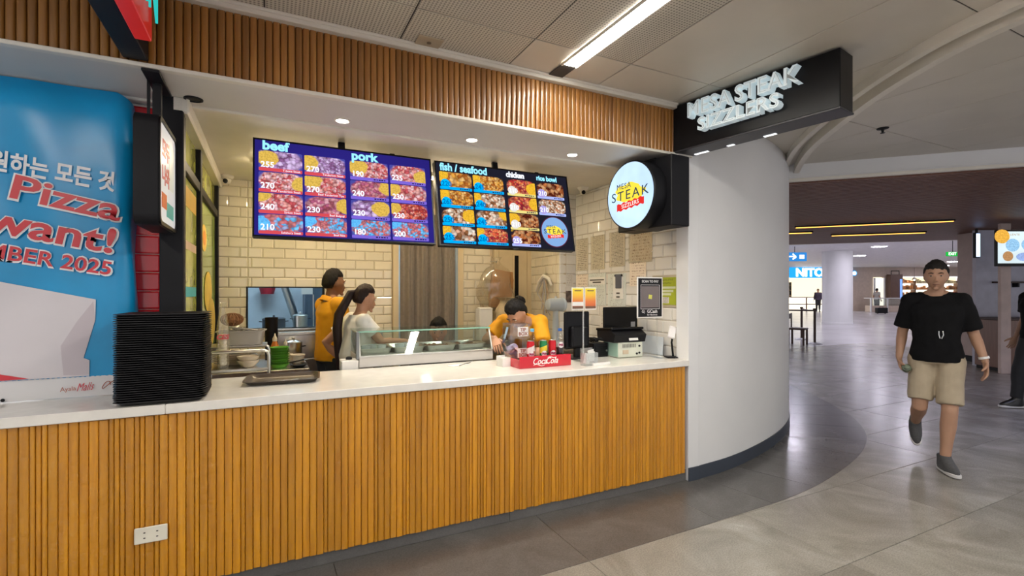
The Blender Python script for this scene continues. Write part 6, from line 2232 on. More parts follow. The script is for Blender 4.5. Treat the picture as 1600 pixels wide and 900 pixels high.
def wrinkle(bm, amp, scale, seed=0.0):
    bm.normal_update()
    for v in bm.verts:
        p = v.co * scale + Vector((seed, 0, 0))
        v.co += v.normal * (amp * (mnoise.noise(p) + 0.5 * mnoise.noise(p * 2.3)))
    return bm


def foot_frame(J, S, k):
    an, toe = J['an' + S], J['toe' + S]
    if 'flat' + S in J:
        fdir = Vector((toe.x - an.x, toe.y - an.y, 0)).normalized()
        su = Vector((0, 0, 1))
        return Vector((an.x, an.y, 0.004)), fdir, su, fdir.cross(su).normalized()
    fd = toe - an
    su = (J['kn' + S] - an).normalized()
    fdir = (fd - su * fd.dot(su)).normalized()
    return an - su * (0.088 * k), fdir, su, fdir.cross(su).normalized()


def person(label, loc, rotz, J, H, skin, top, bottom, shoes, hair, vox=0.008, name='person', top_name='shirt', sleeve=0.62, leg_to=0.45, head=(0, 0, 0), hands=True, curl=(0.5, 0.5), belly=0.0,
           collar=None, wide=1.0, group=None, hand_n=((0.9, 0.2, 0), (-0.9, 0.2, 0)), face=True, hem=0.35):
    k = H / 1.72
    J = {q: Vector(v) * k for q, v in J.items()}
    t = thing(name, label, 'person', loc, rotz, group)
    hm = Matrix.Translation(J['head']) @ Matrix.Rotation(R(head[0]), 4, 'Z') @ Matrix.Rotation(R(head[1]), 4, 'X') @ Matrix.Rotation(R(head[2]), 4, 'Y')
    # ---- body
    bm = BM()
    loft(bm, torso_rings(J, -0.004, k=k, wide=wide, belly=belly))
    chain(bm, [J['neck'] - (J['head'] - J['neck']) * 0.3, J['neck'], along(J['neck'], J['head'], 0.75)], [0.062 * k, 0.055 * k, 0.052 * k])
    hb = xform(head_bm(k), hm)
    tmp = bpy.data.meshes.new('tmp')
    hb.to_mesh(tmp)
    hb.free()
    bm.from_mesh(tmp)
    bpy.data.meshes.remove(tmp)
    for S in 'LR':
        sh, el, wr = J['sh' + S], J['el' + S], J['wr' + S]
        chain(bm, [along(sh, J['neck'], 0.75), along(sh, J['neck'], 0.35) - Vector((0, 0, 0.01)), sh], [0.050 * k, 0.048 * k, 0.050 * k])
        chain(bm, [sh, along(sh, el, 0.45), el, along(el, wr, 0.3), along(el, wr, 0.75), wr], [0.056 * k, 0.049 * k, 0.039 * k, 0.040 * k, 0.030 * k, 0.025 * k])
        hp, kn, an = J['hip' + S], J['kn' + S], J['an' + S]
        back = Vector((0, 0.012 * k, 0))
        chain(bm, [hp, along(hp, kn, 0.4), along(hp, kn, 0.85), kn, along(kn, an, 0.3) + back, along(kn, an, 0.65) + back * 0.4, an], [0.092 * k, 0.080 * k, 0.058 * k, 0.055 * k, 0.056 * k, 0.042 * k, 0.035 * k])
        bs_, fd_, su_, sd_ = foot_frame(J, S, k)
        chain(bm, [an, bs_ + su_ * 0.05 * k + fd_ * 0.02 * k, bs_ + su_ * 0.036 * k + fd_ * 0.09 * k], [0.034 * k, 0.030 * k, 0.018 * k], 10)
    bm = fuse(bm, vox, 4)
    if hands:
        for S, i, sd in (('L', 0, 1), ('R', 1, -1)):
            d = J['hd' + S] if 'hd' + S in J else (J['wr' + S] - J['el' + S])
            hand_into(bm, J['wr' + S], d, hand_n[i], J['th' + S] if 'th' + S in J else Vector((0, -1, 0.2)), curl[i], k)
    obj('body', bm, skin, t, True, 80)
    # ---- eyes and brows
    if face:
        for sx in (-1, 1):
            b_ = BM()
            ball(b_, (sx * 0.032 * k, -0.0815 * k, 0.006 * k), 0.0095 * k, 1.25, 0.75, 0.5)
            obj('eye', xform(b_, hm), mat('eye_white', (0.48, 0.44, 0.40), 0.3), t)
            b_ = BM()
            ball(b_, (sx * 0.032 * k, -0.0885 * k, 0.006 * k), 0.0052 * k, 1.0, 0.4, 1.0)
            obj('iris', xform(b_, hm), mat('dark_iris', (0.02, 0.012, 0.008), 0.2), t)
            b_ = tube(BM(), [(sx * 0.015 * k, -0.092 * k, 0.026 * k), (sx * 0.032 * k, -0.093 * k, 0.031 * k), (sx * 0.05 * k, -0.083 * k, 0.027 * k)], [0.003 * k, 0.004 * k, 0.002 * k], 6)
            obj('eyebrow', xform(b_, hm), HAIR, t)
        b_ = tube(BM(), [(-0.02 * k, -0.096 * k, -0.064 * k), (0, -0.101 * k, -0.063 * k), (0.02 * k, -0.096 * k, -0.064 * k)], 0.0022 * k, 6)
        obj('mouth', xform(b_, hm), mat('lip_line', (0.16, 0.05, 0.04), 0.5), t)
    # ---- shirt
    bm = BM()
    secs = torso_rings(J, 0.016 * k, k=k, wide=wide, belly=belly)
    loft(bm, secs[(1 if hem > 0 else 2):-1])
    if hem > 0.3:
        lower = [p + (J['pelvis'] - J['waist']) * hem for p in secs[1]]
        loft(bm, [[p for p in lower], secs[2]])
    for S in 'LR':
        sh, el, wr = J['sh' + S], J['el' + S], J['wr' + S]
        ball(bm, sh, 0.076 * k)
        chain(bm, [along(sh, J['neck'], 0.8) - (J['neck'] - J['chest']) * 0.12, along(sh, J['neck'], 0.4) - (J['neck'] - J['chest']) * 0.05, sh], [0.052 * k, 0.062 * k, 0.074 * k])
        if sleeve <= 1.0:
            chain(bm, [along(J['chest'], sh, 0.8), sh, along(sh, el, sleeve * 0.5), along(sh, el, sleeve)], [0.07 * k, 0.074 * k, 0.072 * k, 0.074 * k], open_end=True)
        else:
            chain(bm, [along(J['chest'], sh, 0.8), sh, along(sh, el, 0.5), el, along(el, wr, sleeve - 1.0)], [0.07 * k, 0.073 * k, 0.064 * k, 0.056 * k, 0.045 * k])
    bm = wrinkle(fuse(bm, max(vox, 0.009), 3), 0.007 * k, 9.0, H)
    o_top = obj(top_name, bm, top, t, True, 80)
    if collar is not None:
        up = (J['head'] - J['neck']).normalized()
        bm = BM()
        c0 = J['neck'] - up * 0.03 * k
        r_ = (J['shL'] - J['shR']).normalized()
        f_ = up.cross(r_)
        sec = []
        for rr, h_ in ((0.094, -0.010), (0.084, 0.030), (0.078, 0.036), (0.070, 0.010)):
            sec.append([c0 + r_ * (rr * k * math.cos(a)) + f_ * (rr * 1.02 * k * math.sin(a)) + up * (h_ * k + 0.012 * k * math.sin(a)) for a in [2 * PI * q / 24 for q in range(24)]])
        loft(bm, sec, False, False)
        obj('collar', bm, collar, o_top)
    # ---- trousers or shorts
    bm = BM()
    secs = torso_rings(J, 0.010 * k, k=k, wide=wide)
    loft(bm, secs[0:3])
    for S in 'LR':
        hp, kn, an = J['hip' + S], J['kn' + S], J['an' + S]
        if leg_to <= 1.0:
            chain(bm, [hp, along(hp, kn, leg_to * 0.5), along(hp, kn, leg_to)], [0.102 * k, 0.092 * k, 0.087 * k], 16, open_end=True)
        else:
            chain(bm, [hp, along(hp, kn, 0.5), kn, along(kn, an, (leg_to - 1) * 0.5), along(kn, an, leg_to - 1)], [0.11 * k, 0.095 * k, 0.08 * k, 0.068 * k, 0.060 * k], 16, open_end=True)
    bm = wrinkle(fuse(bm, max(vox, 0.009), 2), 0.006 * k, 8.0, H + 3)
    obj('shorts' if leg_to <= 1.0 else 'trousers', bm, bottom, t, True, 80)
    # ---- shoes
    for S in 'LR':
        an, toe = J['an' + S], J['toe' + S]
        base, fdir, sole_up, sd = foot_frame(J, S, k)
        def foot_outline(grow, q):
            out = []
            for a in [2 * PI * i / 22 for i in range(22)]:
                x_ = math.cos(a)
                w_ = 0.040 + 0.008 * max(0, x_)
                out.append((0.05 + x_ * (0.140 + grow), math.copysign(abs(math.sin(a)) ** 0.75, math.sin(a)) * (w_ + grow)))
            return out
        bs = BM()
        loft(bs, [[base + fdir * (x_ * k) + sd * (y_ * k) + sole_up * (z_ * k) for x_, y_ in foot_outline(g_, 0)] for z_, g_ in ((0.0, -0.006), (0.006, 0.002), (0.026, 0.002), (0.030, -0.004))])
        bu = BM()
        secs2 = []
        for z_, x0_, x1_, w_ in ((0.024, -0.088, 0.186, 0.046), (0.048, -0.089, 0.178, 0.047), (0.070, -0.087, 0.150, 0.045), (0.092, -0.082, 0.100, 0.043), (0.112, -0.076, 0.058, 0.043), (0.128, -0.072, 0.048, 0.042)):
            c_, h_ = (x0_ + x1_) / 2, (x1_ - x0_) / 2
            secs2.append([base + fdir * ((c_ + h_ * math.cos(a)) * k) + sd * (w_ * k * math.sin(a)) + sole_up * (z_ * k) for a in [2 * PI * i / 18 for i in range(18)]])
        loft(bu, secs2)
        shoe = obj('shoe', bu, shoes[0], t, True, 50)
        obj('sole', bs, shoes[1], shoe, True, 40)
    # ---- hair
    style, hmat_ = hair
    bm = BM()
    bmesh.ops.create_uvsphere(bm, u_segments=44, v_segments=34, radius=1.0)
    for v in bm.verts:
        x, y, z = v.co
        r_ = 1.0
        low = -0.5 if style != 'crop' else -0.2
        hair_n = 0.10 * mnoise.noise(v.co * 5.0)
        if y < -0.25:
            edge = 0.56 - 0.10 * abs(x) + hair_n
        elif y < 0.35:
            f = (y + 0.25) / 0.6
            edge = 0.46 * (1 - f) + low * f + hair_n * 0.5
        else:
            edge = low + hair_n * 0.3
        m_ = (z - edge) / 0.3
        r_ = 0.70 if m_ < -0.35 else (0.86 + 0.45 * m_ if m_ < 0 else 0.86 + 0.14 * min(1, m_) ** 0.6)
        nz = 0.05 * mnoise.noise(v.co * 4) + 0.035 * mnoise.noise(v.co * 10)
        v.co = Vector((x * 0.089 * (r_ + nz), y * 0.108 * (r_ + nz) + 0.006, z * 0.136 * (r_ + nz) + 0.006))
    xform(bm, hm @ Matrix.Scale(k, 4))
    hobj = obj('hair', bm, hmat_, t, True, 80)
    if style == 'pony':
        bm = BM()
        c_ = J['chest']
        pts = [hm @ (Vector(p) * k) for p in ((0, 0.085, 0.05), (0, 0.135, 0.03))]
        pts += [Vector((0.03 * k, c_.y + a * k, z_ * k)) for a, z_ in ((0.175, 1.44), (0.19, 1.32), (0.185, 1.2), (0.175, 1.08), (0.17, 0.96), (0.165, 0.86))]
        tube(bm, pts, [0.024 * k, 0.036 * k, 0.042 * k, 0.042 * k, 0.038 * k, 0.034 * k, 0.026 * k, 0.008 * k], 12)
        wrinkle(bm, 0.004, 40)
        obj('ponytail', bm, hmat_, hobj, True, 80)
    if style == 'bun':
        bm = BM()
        ball(bm, (0, 0.115 * k, 0.03 * k), 0.05 * k, 1.0, 0.8, 1.0)
        wrinkle(bm, 0.006, 30)
        obj('bun', xform(bm, hm), hmat_, hobj, True, 80)
    return t


HAIR = mat('dark_hair', (0.009, 0.007, 0.006), 0.65, var=0.3, vscale=60, stretch=(1, 1, 0.1), bump=0.6, bscale=120, spec=0.25)
HAIR_B = mat('brown_black_hair', (0.022, 0.009, 0.007), 0.55, spec=0.3, var=0.4, vscale=70, stretch=(1, 1, 0.1), bump=0.4, bscale=90)
SKIN1 = mat('tan_skin', (0.40, 0.222, 0.14), 0.5, var=0.07, vscale=9, sss=0.05)
SKIN2 = mat('brown_skin', (0.26, 0.12, 0.06), 0.5, var=0.08, vscale=9, sss=0.05)
SKIN3 = mat('warm_skin', (0.50, 0.26, 0.16), 0.5, var=0.07, vscale=9, sss=0.05)
M_BTEE = mat('black_cotton', (0.006, 0.006, 0.007), 0.85, var=0.2, vscale=20, spec=0.15)
M_KHAKI = mat('khaki_cotton', (0.40, 0.33, 0.235), 0.8, var=0.06, vscale=14, bump=0.1, bscale=120)
M_YPOLO = mat('yellow_polo', (0.78, 0.36, 0.006), 0.75, var=0.05, vscale=12, bump=0.1, bscale=150)
M_WTEE = mat('white_cotton', (0.76, 0.74, 0.70), 0.8, var=0.03, vscale=10)
M_DPANT = mat('black_trousers', (0.012, 0.012, 0.015), 0.75, var=0.2)
M_GSHOE = mat('grey_knit', (0.075, 0.075, 0.078), 0.8, var=0.15, vscale=80, bump=0.2, bscale=200)
M_WSOLE = mat('white_sole', (0.62, 0.61, 0.60), 0.5)
M_BSHOE = mat('black_leather', (0.012, 0.012, 0.012), 0.35)
M_BSOLE = mat('dark_sole', (0.05, 0.05, 0.05), 0.6)

STAND = dict(pelvis=(0, 0, 0.93), waist=(0, 0, 1.07), chest=(0, -0.01, 1.27), neck=(0, 0.015, 1.455), head=(0, -0.015, 1.60),
             shL=(0.175, 0.01, 1.395), elL=(0.235, 0.03, 1.12), wrL=(0.255, -0.05, 0.88), shR=(-0.175, 0.01, 1.395), elR=(-0.235, 0.03, 1.12), wrR=(-0.255, -0.05, 0.88),
             hipL=(0.09, 0, 0.90), knL=(0.095, -0.02, 0.49), anL=(0.095, 0.02, 0.092), toeL=(0.115, -0.13, 0.03), flatL=(0, 0, 0),
             hipR=(-0.09, 0, 0.90), knR=(-0.095, -0.02, 0.49), anR=(-0.095, 0.02, 0.092), toeR=(-0.115, -0.13, 0.03), flatR=(0, 0, 0))

# --- man walking in the passage
J = dict(STAND)
J.update(elL=(0.235, 0.045, 1.12), wrL=(0.30, -0.03, 0.905), elR=(-0.225, 0.035, 1.12), wrR=(-0.245, -0.055, 0.895), hdL=(0.03, -0.12, -0.5), hdR=(0.10, -0.16, -0.5),
         thL=(-0.2, -1, 0.1), thR=(0.2, -1, 0.1), shL=(0.162, 0.01, 1.385), shR=(-0.162, 0.01, 1.385), knL=(0.085, -0.13, 0.485), anL=(0.055, -0.17, 0.095), toeL=(0.125, -0.32, 0.03),
         knR=(-0.105, -0.09, 0.50), anR=(-0.145, 0.24, 0.29), toeR=(-0.125, 0.165, 0.11))
del J['flatR']
walker = person('person walking in a black T-shirt, khaki shorts and grey trainers', (5.02, 2.10, 0.0), -67.6, J, 1.70, SKIN1, M_BTEE, M_KHAKI, (M_GSHOE, M_WSOLE), ('short', HAIR),
                vox=0.007, sleeve=0.86, leg_to=0.87, head=(0, 4, 0), curl=(0.55, 0.95), wide=0.98, belly=0.02, hand_n=((-0.9, -0.2, 0), (0.9, -0.25, 0)))
bm = xform(lathe(BM(), [(0.030, -0.008), (0.034, -0.009), (0.034, 0.009), (0.030, 0.008)], seg=24, cap0=False, cap1=False), Matrix.Translation((0.288, -0.022, 0.925)) @ Matrix.Rotation(R(-14), 4, 'Y'))
obj('wristband', bm, mat('white_band', (0.75, 0.74, 0.73), 0.4), walker)
bm = BM()
for a in (-0.012, 0.012):
    tube(bm, [(0.03 + a, -0.140, 1.13), (0.032 + a * 1.2, -0.146, 1.10), (0.03 + a * 0.4, -0.143, 1.07)], 0.004, 6)
obj('sunglasses', bm, mat('silver_frame', (0.6, 0.6, 0.6), 0.3, metal=0.8), walker)
wm = walker.matrix_basis.copy()
p = Matrix.Translation(walker.location) @ Matrix.Rotation(R(-67.6), 4, 'Z') @ Vector((-0.19, -0.105, 0.80))
t = thing('drink_flask', 'small round grey green flask held in the walking person\'s hand', 'flask', p, -67.6)
bm = xform(lathe(BM(), [(0.012, -0.04), (0.030, -0.036), (0.034, -0.01), (0.034, 0.02), (0.026, 0.034), (0.016, 0.036), (0.016, 0.05), (0.01, 0.052)], seg=22), Matrix.Rotation(R(70), 4, 'X'))
obj('body', bm, mat('flask_green', (0.12, 0.15, 0.10), 0.4, var=0.5, vscale=50), t)
obj('ring', xform(lathe(BM(), [(0.035, 0.0), (0.036, 0.006), (0.035, 0.012)], seg=22, cap0=False, cap1=False), Matrix.Rotation(R(70), 4, 'X')), M_STEEL, t)

# --- cook in yellow
J = dict(STAND)
J.update(elR=(-0.22, -0.03, 1.12), wrR=(-0.16, -0.24, 1.02), elL=(0.22, -0.03, 1.12), wrL=(0.15, -0.24, 1.02), head=(0, -0.02, 1.60))
person('person in a yellow polo shirt with short dark hair, facing the doorway', (0.505, 4.62, 0.0105), 108, J, 1.63, SKIN2, M_YPOLO, M_DPANT, (M_BSHOE, M_BSOLE), ('short', HAIR), sleeve=0.65, leg_to=1.9, head=(-6, 4, 0), collar=M_YPOLO, wide=1.06, belly=0.015)

# --- cook in white with ponytail
J = dict(STAND)
J.update(chest=(0, -0.03, 1.26), neck=(0, -0.04, 1.44), head=(0, -0.085, 1.585), shL=(0.17, -0.02, 1.385), shR=(-0.17, -0.02, 1.385),
         elL=(0.27, 0.20, 1.17), wrL=(0.20, 0.06, 1.00), elR=(-0.235, -0.15, 1.20), wrR=(-0.265, -0.37, 1.195), hdR=(0, -0.3, -0.03), hdL=(-0.16, -0.06, -0.04), thR=(0.6, 0, 1))
person('person in a white T-shirt with a long dark ponytail, reaching into the glass case', (0.625, 4.075, 0.0105), 100, J, 1.50, SKIN3, M_WTEE, M_DPANT, (M_BSHOE, M_BSOLE), ('pony', HAIR_B), sleeve=0.6, leg_to=1.9, head=(-8, 12, 0), wide=1.12, belly=0.03, hand_n=((-1, 0, 0), (0, 0, -1)))

# --- cashier leaning over the counter
J = dict(STAND)
J.update(pelvis=(0, 0.10, 0.93), waist=(0, 0.04, 1.05), chest=(0, -0.12, 1.17), neck=(0, -0.27, 1.285), head=(0, -0.385, 1.345),
         shL=(0.165, -0.20, 1.255), shR=(-0.165, -0.20, 1.255), elL=(0.23, -0.34, 1.03), wrL=(0.075, -0.50, 1.0), elR=(-0.30, -0.33, 1.10), wrR=(-0.15, -0.53, 1.135),
         hipL=(0.09, 0.10, 0.90), hipR=(-0.09, 0.10, 0.90), knL=(0.095, 0.06, 0.49), knR=(-0.095, 0.06, 0.49), hdL=(-0.2, -0.12, -0.02), hdR=(0.10, -0.15, -0.12), thL=(0, -0.2, 1), thR=(0.2, -0.6, 0.6))
cash = person('person in a yellow polo with tied dark hair, bent over writing on a label', (2.035, 3.80, 0.0105), -42, J, 1.62, SKIN3, M_YPOLO, M_DPANT, (M_BSHOE, M_BSOLE), ('bun', HAIR), sleeve=0.7, leg_to=1.9, head=(-22, 50, 0), collar=M_YPOLO, curl=(0.8, 1.1), hand_n=((0, 0, 1), (0.3, 0, -1)), hem=0.2)

# --- person crouching behind the glass case
J = dict(pelvis=(0, 0.12, 0.46), waist=(0, 0.10, 0.72), chest=(0, 0.04, 0.80), neck=(0, 0.03, 0.975), head=(0, -0.02, 1.115),
         shL=(0.17, 0.03, 0.925), elL=(0.22, -0.12, 0.72), wrL=(0.10, -0.28, 0.68), shR=(-0.17, 0.03, 0.925), elR=(-0.22, -0.12, 0.72), wrR=(-0.10, -0.28, 0.68),
         hipL=(0.09, 0.10, 0.46), knL=(0.14, -0.26, 0.52), anL=(0.11, -0.08, 0.092), toeL=(0.13, -0.24, 0.03), flatL=(0, 0, 0),
         hipR=(-0.09, 0.10, 0.46), knR=(-0.14, -0.26, 0.52), anR=(-0.11, -0.08, 0.092), toeR=(-0.13, -0.24, 0.03), flatR=(0, 0, 0))
person('person crouching behind the glass case, seen through the panes', (1.40, 4.35, 0.0105), -18, J, 1.66, SKIN3, mat('dark_grey_cotton', (0.04, 0.04, 0.045), 0.8), M_DPANT, (M_BSHOE, M_BSOLE), ('short', HAIR), sleeve=0.7, leg_to=1.85, head=(0, 8, 0))

# --- person in black at the neighbouring counter
J = dict(STAND)
J.update(anR=(-0.10, -0.16, 0.092), toeR=(-0.11, -0.31, 0.03), knR=(-0.1, -0.12, 0.49), anL=(0.09, 0.17, 0.092), toeL=(0.1, 0.02, 0.03), knL=(0.095, 0.05, 0.49))
person('person in black clothes and dark shoes beside the pale strip of the far stall', (8.42, 2.50, 0.0), -125, J, 1.70, SKIN1, M_BTEE, M_DPANT, (M_BSHOE, M_WSOLE), ('short', HAIR), vox=0.012, sleeve=0.7, leg_to=1.9)

# --- far shoppers
J = dict(STAND)
J.update(knR=(-0.09, -0.08, 0.5), anR=(-0.09, 0.02, 0.10))
person('person in dark clothes with a bag, far off before the lit shop counter', (36.1, 22.2, 0.0), -60, J, 1.66, SKIN3, mat('plum_cotton', (0.05, 0.035, 0.06), 0.8), M_DPANT, (M_BSHOE, M_BSOLE), ('long', HAIR), vox=0.02, sleeve=1.8, leg_to=1.9, face=False)
person('person in a pale shirt pushing a suitcase far off in the hall', (40.6, 20.6, 0.0), 80, dict(STAND), 1.7, SKIN3, mat('pale_shirt', (0.5, 0.47, 0.44), 0.8), M_DPANT, (M_BSHOE, M_BSOLE), ('short', HAIR), vox=0.02, sleeve=0.7, leg_to=1.9, face=False)
# marker and label in the cashier's hands
t = thing('marker_pen', 'blue and white marker pen held by the bent cashier', 'pen', (1.63, 3.40, 1.09), 20)
obj('barrel', tube(BM(), [(-0.01, 0, 0.0), (0.025, 0.0, 0.085)], 0.009, 10), mat('pale_blue_barrel', (0.45, 0.60, 0.72), 0.4), t)
obj('cap', tube(BM(), [(-0.022, 0, -0.03), (-0.0105, 0, -0.001)], 0.0095, 10), mat('navy_cap', (0.02, 0.04, 0.12), 0.4), t)
# ================================================================== the passage and the hall beyond
FW = Vector((math.sin(R(26.4)), math.cos(R(26.4)), 0))
RT = Vector((math.cos(R(26.4)), -math.sin(R(26.4)), 0))


def CF(lat, d, z=0.0):
    """point given by distance ahead and to the side of the counter queue"""
    p = FW * d + RT * lat
    return (p.x, p.y, z)


HR = -26.4
# amber light lines in the slatted ceiling
M_AMBER = emit('amber_line', (1.0, 0.42, 0.08), 2.6)
for k, (p, q) in enumerate((((8.72, 5.77), (10.25, 4.05)), ((10.65, 6.26), (11.76, 5.1)), ((9.2, 6.62), (9.73, 6.11)))):
    a, b = Vector((*p, 2.638)), Vector((*q, 2.638))
    t = thing('amber_light', ['long amber light line in the dark slatted ceiling', 'shorter amber light line near the far edge of the slatted ceiling', 'amber light line beside the curved wall in the slatted ceiling'][k], 'ceiling light', (a + b) / 2, math.degrees(math.atan2(b.y - a.y, b.x - a.x)), 'amber lines in the slatted ceiling')
    ln = (b - a).length
    obj('channel', bx(BM(), (0, 0, 0.012), (ln + 0.04, 0.06, 0.03), 0.003), M_BLACK, t, False)
    obj('diffuser', bx(BM(), (0, 0, -0.008), (ln, 0.035, 0.012), 0.003), M_AMBER, t, False)
# cool downlights added out of view to tint the passage and curved wall
for k, (x_, y_) in enumerate(((6.9, 0.9), (8.4, 1.3), (10.2, 1.9), (6.2, -0.6))):
    downlight(x_, y_, 2.676, ['added cool fill downlight out of view behind the walking person', 'added cool fill downlight out of view before the far stall', 'added cool fill downlight out of view above the far stall counter', 'added cool fill downlight out of view at the near end of the slatted ceiling'][k], PASSAGE_W, (0.60, 0.64, 1.0), 0.04, 'added fill downlights of the passage')

# white pillar
t = struct('wall_pillar', lathe(BM(), [(0.6, 0.0), (0.6, 0.08), (0.59, 0.09), (0.59, 3.299)], (23.2, 13.4, 0), 48), M_WHITE, 'round white pillar in the far hall', True, 30)

# hall lights
k = 0
for d in (15.5, 20, 25, 30, 34.5):
    for lat in (9.5, 16.5, 23):
        p = CF(lat * d / 30 + 4, d, 3.3)
        t = thing('hall_light', 'flat white panel light in the far hall ceiling', 'ceiling light', p, HR, 'panel lights of the far hall')
        obj('frame', bx(BM(), (0, 0, -0.004), (0.44, 0.44, 0.008), 0.002), M_TRIM, t, False)
        obj('panel', bx(BM(), (0, 0, -0.011), (0.36, 0.36, 0.006), 0.001), emit('hall_panel', (0.90, 0.85, 1.0), HALL_LIGHT), t, False)

# ---------------------------------------------------------------- far shop fronts, 37 m ahead
D = 37.0
M_BEIGE = mat('beige_shopfront', (0.55, 0.44, 0.36), 0.5)
bm = BM()
for (x0, x1, z0, z1) in ((12, 40, 2.62, 3.3), (12, 19.2, 0, 2.62), (25.6, 27.3, 0, 2.62), (27.25, 28.1, 2.56, 2.62), (28.1, 28.95, 0, 2.62), (35.6, 40, 0, 2.62)):
    bx(bm, ((x0 + x1) / 2, 0.1, (z0 + z1) / 2), (x1 - x0, 0.2, z1 - z0))
xform(bm, Matrix.Translation(CF(0, D)) @ Matrix.Rotation(R(HR), 4, 'Z'))
struct('wall_shopfronts', bm, M_BEIGE, 'beige shop fronts along the far side of the hall')
M_LITW = emit('shop_wall_glow', (1.0, 0.76, 0.46), 1.4, 0.12, 0.8)  # walls glow by themselves in place of shop lighting
M_LITS = emit('shop_fitting_glow', (1.0, 0.86, 0.66), 1.7, 0.25, 0.9)  # shelf backs and counter body glow, shop lighting put into the material
bm = bx(BM(), (22.4, 2.2, 1.31), (6.6, 0.05, 2.62))
bx(bm, (32.3, 2.4, 1.31), (6.8, 0.05, 2.62))
xform(bm, Matrix.Translation(CF(0, D)) @ Matrix.Rotation(R(HR), 4, 'Z'))
struct('wall_shop_interior', bm, M_LITW, 'self-glowing rear walls inside the far shops')


def at(lat, off=0.0, z=0.0):
    return CF(lat, D + off, z)


# furniture shop sign
t = thing('shop_sign', 'glowing blue shop sign with white capital letters, partly behind the pillar', 'sign', at(22.75, -0.12, 2.90), HR)
obj('blue_board', bx(BM(), (0, 0, 0), (3.75, 0.1, 0.8), 0.05), emit('sign_blue', (0.02, 0.35, 0.9), 1.1), t, False)
text('NITORI', 0.84, emit('sign_white', (0.9, 0.97, 1.0), 2.2), t, (0.0, -0.07, -0.02), bold=0.03, depth=0.02, sx=1.02)
t2 = thing('round_shop_sign', 'small round blue white lit sign beside the pillar on the shop front', 'sign', at(25.75, -0.12, 2.85), HR)
obj('disc', xform(lathe(BM(), [(0.2, -0.06), (0.2, 0.06), (0.18, 0.07)], seg=28), FRONT), emit('sign_blue', (0.02, 0.35, 0.9), 1.1), t2)
obj('lens', xform(lathe(BM(), [(0.14, 0.07), (0.13, 0.08)], seg=24), FRONT), emit('sign_white', (0.9, 0.97, 1.0), 2.2), t2)
# shop one: counter and display
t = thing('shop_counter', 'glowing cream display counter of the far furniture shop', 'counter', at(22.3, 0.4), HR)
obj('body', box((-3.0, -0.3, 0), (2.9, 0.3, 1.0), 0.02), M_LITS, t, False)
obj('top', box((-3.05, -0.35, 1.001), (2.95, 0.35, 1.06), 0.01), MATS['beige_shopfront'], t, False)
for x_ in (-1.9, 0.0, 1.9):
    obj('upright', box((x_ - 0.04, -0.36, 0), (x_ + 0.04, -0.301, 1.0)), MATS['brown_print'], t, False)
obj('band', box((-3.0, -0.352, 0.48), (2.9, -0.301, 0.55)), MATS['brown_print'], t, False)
t = thing('display_shelf', 'dark display shelf with goods above the far shop counter', 'shelf', at(20.9, 1.4), HR)
obj('frame', box((-0.9, -0.2, 0), (0.9, 0.2, 0.06), 0.01), M_BLACK, t, False)
for z_ in (1.15, 1.55, 1.95):
    obj('board', box((-0.9, -0.2, z_), (0.9, 0.2, z_ + 0.05), 0.005), mat('tan_shelf', (0.3, 0.18, 0.1), 0.5), t, False)
for s_ in (-0.88, 0.88):
    obj('upright', box((s_ - 0.03, -0.2, 0.06), (s_ + 0.03, 0.2, 2.2)), M_BLACK, t, False)
rng = random.Random(21)
bm = BM()
for z_ in (1.205, 1.605):
    for k in range(7):
        h_ = rng.uniform(0.12, 0.3)
        bx(bm, (-0.72 + 0.24 * k, 0, z_ + h_ / 2), (0.15, 0.2, h_), 0.01)
obj('goods', bm, mat('mixed_goods', (0.5, 0.42, 0.36), 0.6, var=0.7, vscale=3), t, False)['kind'] = 'stuff'
# kiosk with rail
t = thing('kiosk', 'low white kiosk counter with glass rail in the far hall', 'kiosk', at(27.0, -1.5), HR)
obj('body', box((-1.2, -0.3, 0), (1.2, 0.3, 0.45), 0.02), MATS['beige_shopfront'], t, False)
obj('glass', box((-1.2, -0.31, 0.46), (1.2, -0.29, 0.95)), M_GLASS, t, False)
obj('top', box((-1.25, -0.35, 0.96), (1.25, 0.35, 1.02), 0.01), M_WHITE, t, False)
for s_ in (-1.2, 0, 1.2):
    obj('post', box((s_ - 0.04, -0.33, 0.0), (s_ + 0.04, -0.25, 0.959)), M_WHITE, t, False)
# lit doorway
t = thing('lit_doorway', 'tall white lit display niche between far shops', 'niche', at(27.66, -0.09), HR)
obj('lit_panel', box((-0.38, 0.0, 0.0), (0.38, 0.06, 2.5)), emit('niche_light', (1.0, 0.9, 0.75), 1.0, 0.2, 0.6), t, False)
for s_ in (-0.37, 0.37):
    obj('jamb', box((s_ - 0.04, -0.1, 0), (s_ + 0.04, -0.001, 2.5), 0.005), M_WHITE, t, False)
# brown column with blue light sign
t = thing('brown_pylon', 'dark brown pylon with a slim blue lit sign between far shops', 'pylon', at(28.72, -0.3), HR)
obj('body', box((-0.5, -0.2, 0), (0.42, 0.2, 2.75), 0.01), mat('dark_brown_panel', (0.12, 0.06, 0.04), 0.5), t, False)
obj('blue_sign', box((0.2, -0.23, 0.9), (0.36, -0.201, 2.4), 0.005), emit('pylon_blue', (0.2, 0.35, 0.9), 1.2), t, False)
obj('crown', tube(BM(), [(-0.3, 0, 2.75), (-0.3, 0, 3.02), (0.3, 0, 3.02), (0.3, 0, 2.75)], 0.03, 6), M_BLACK, t)
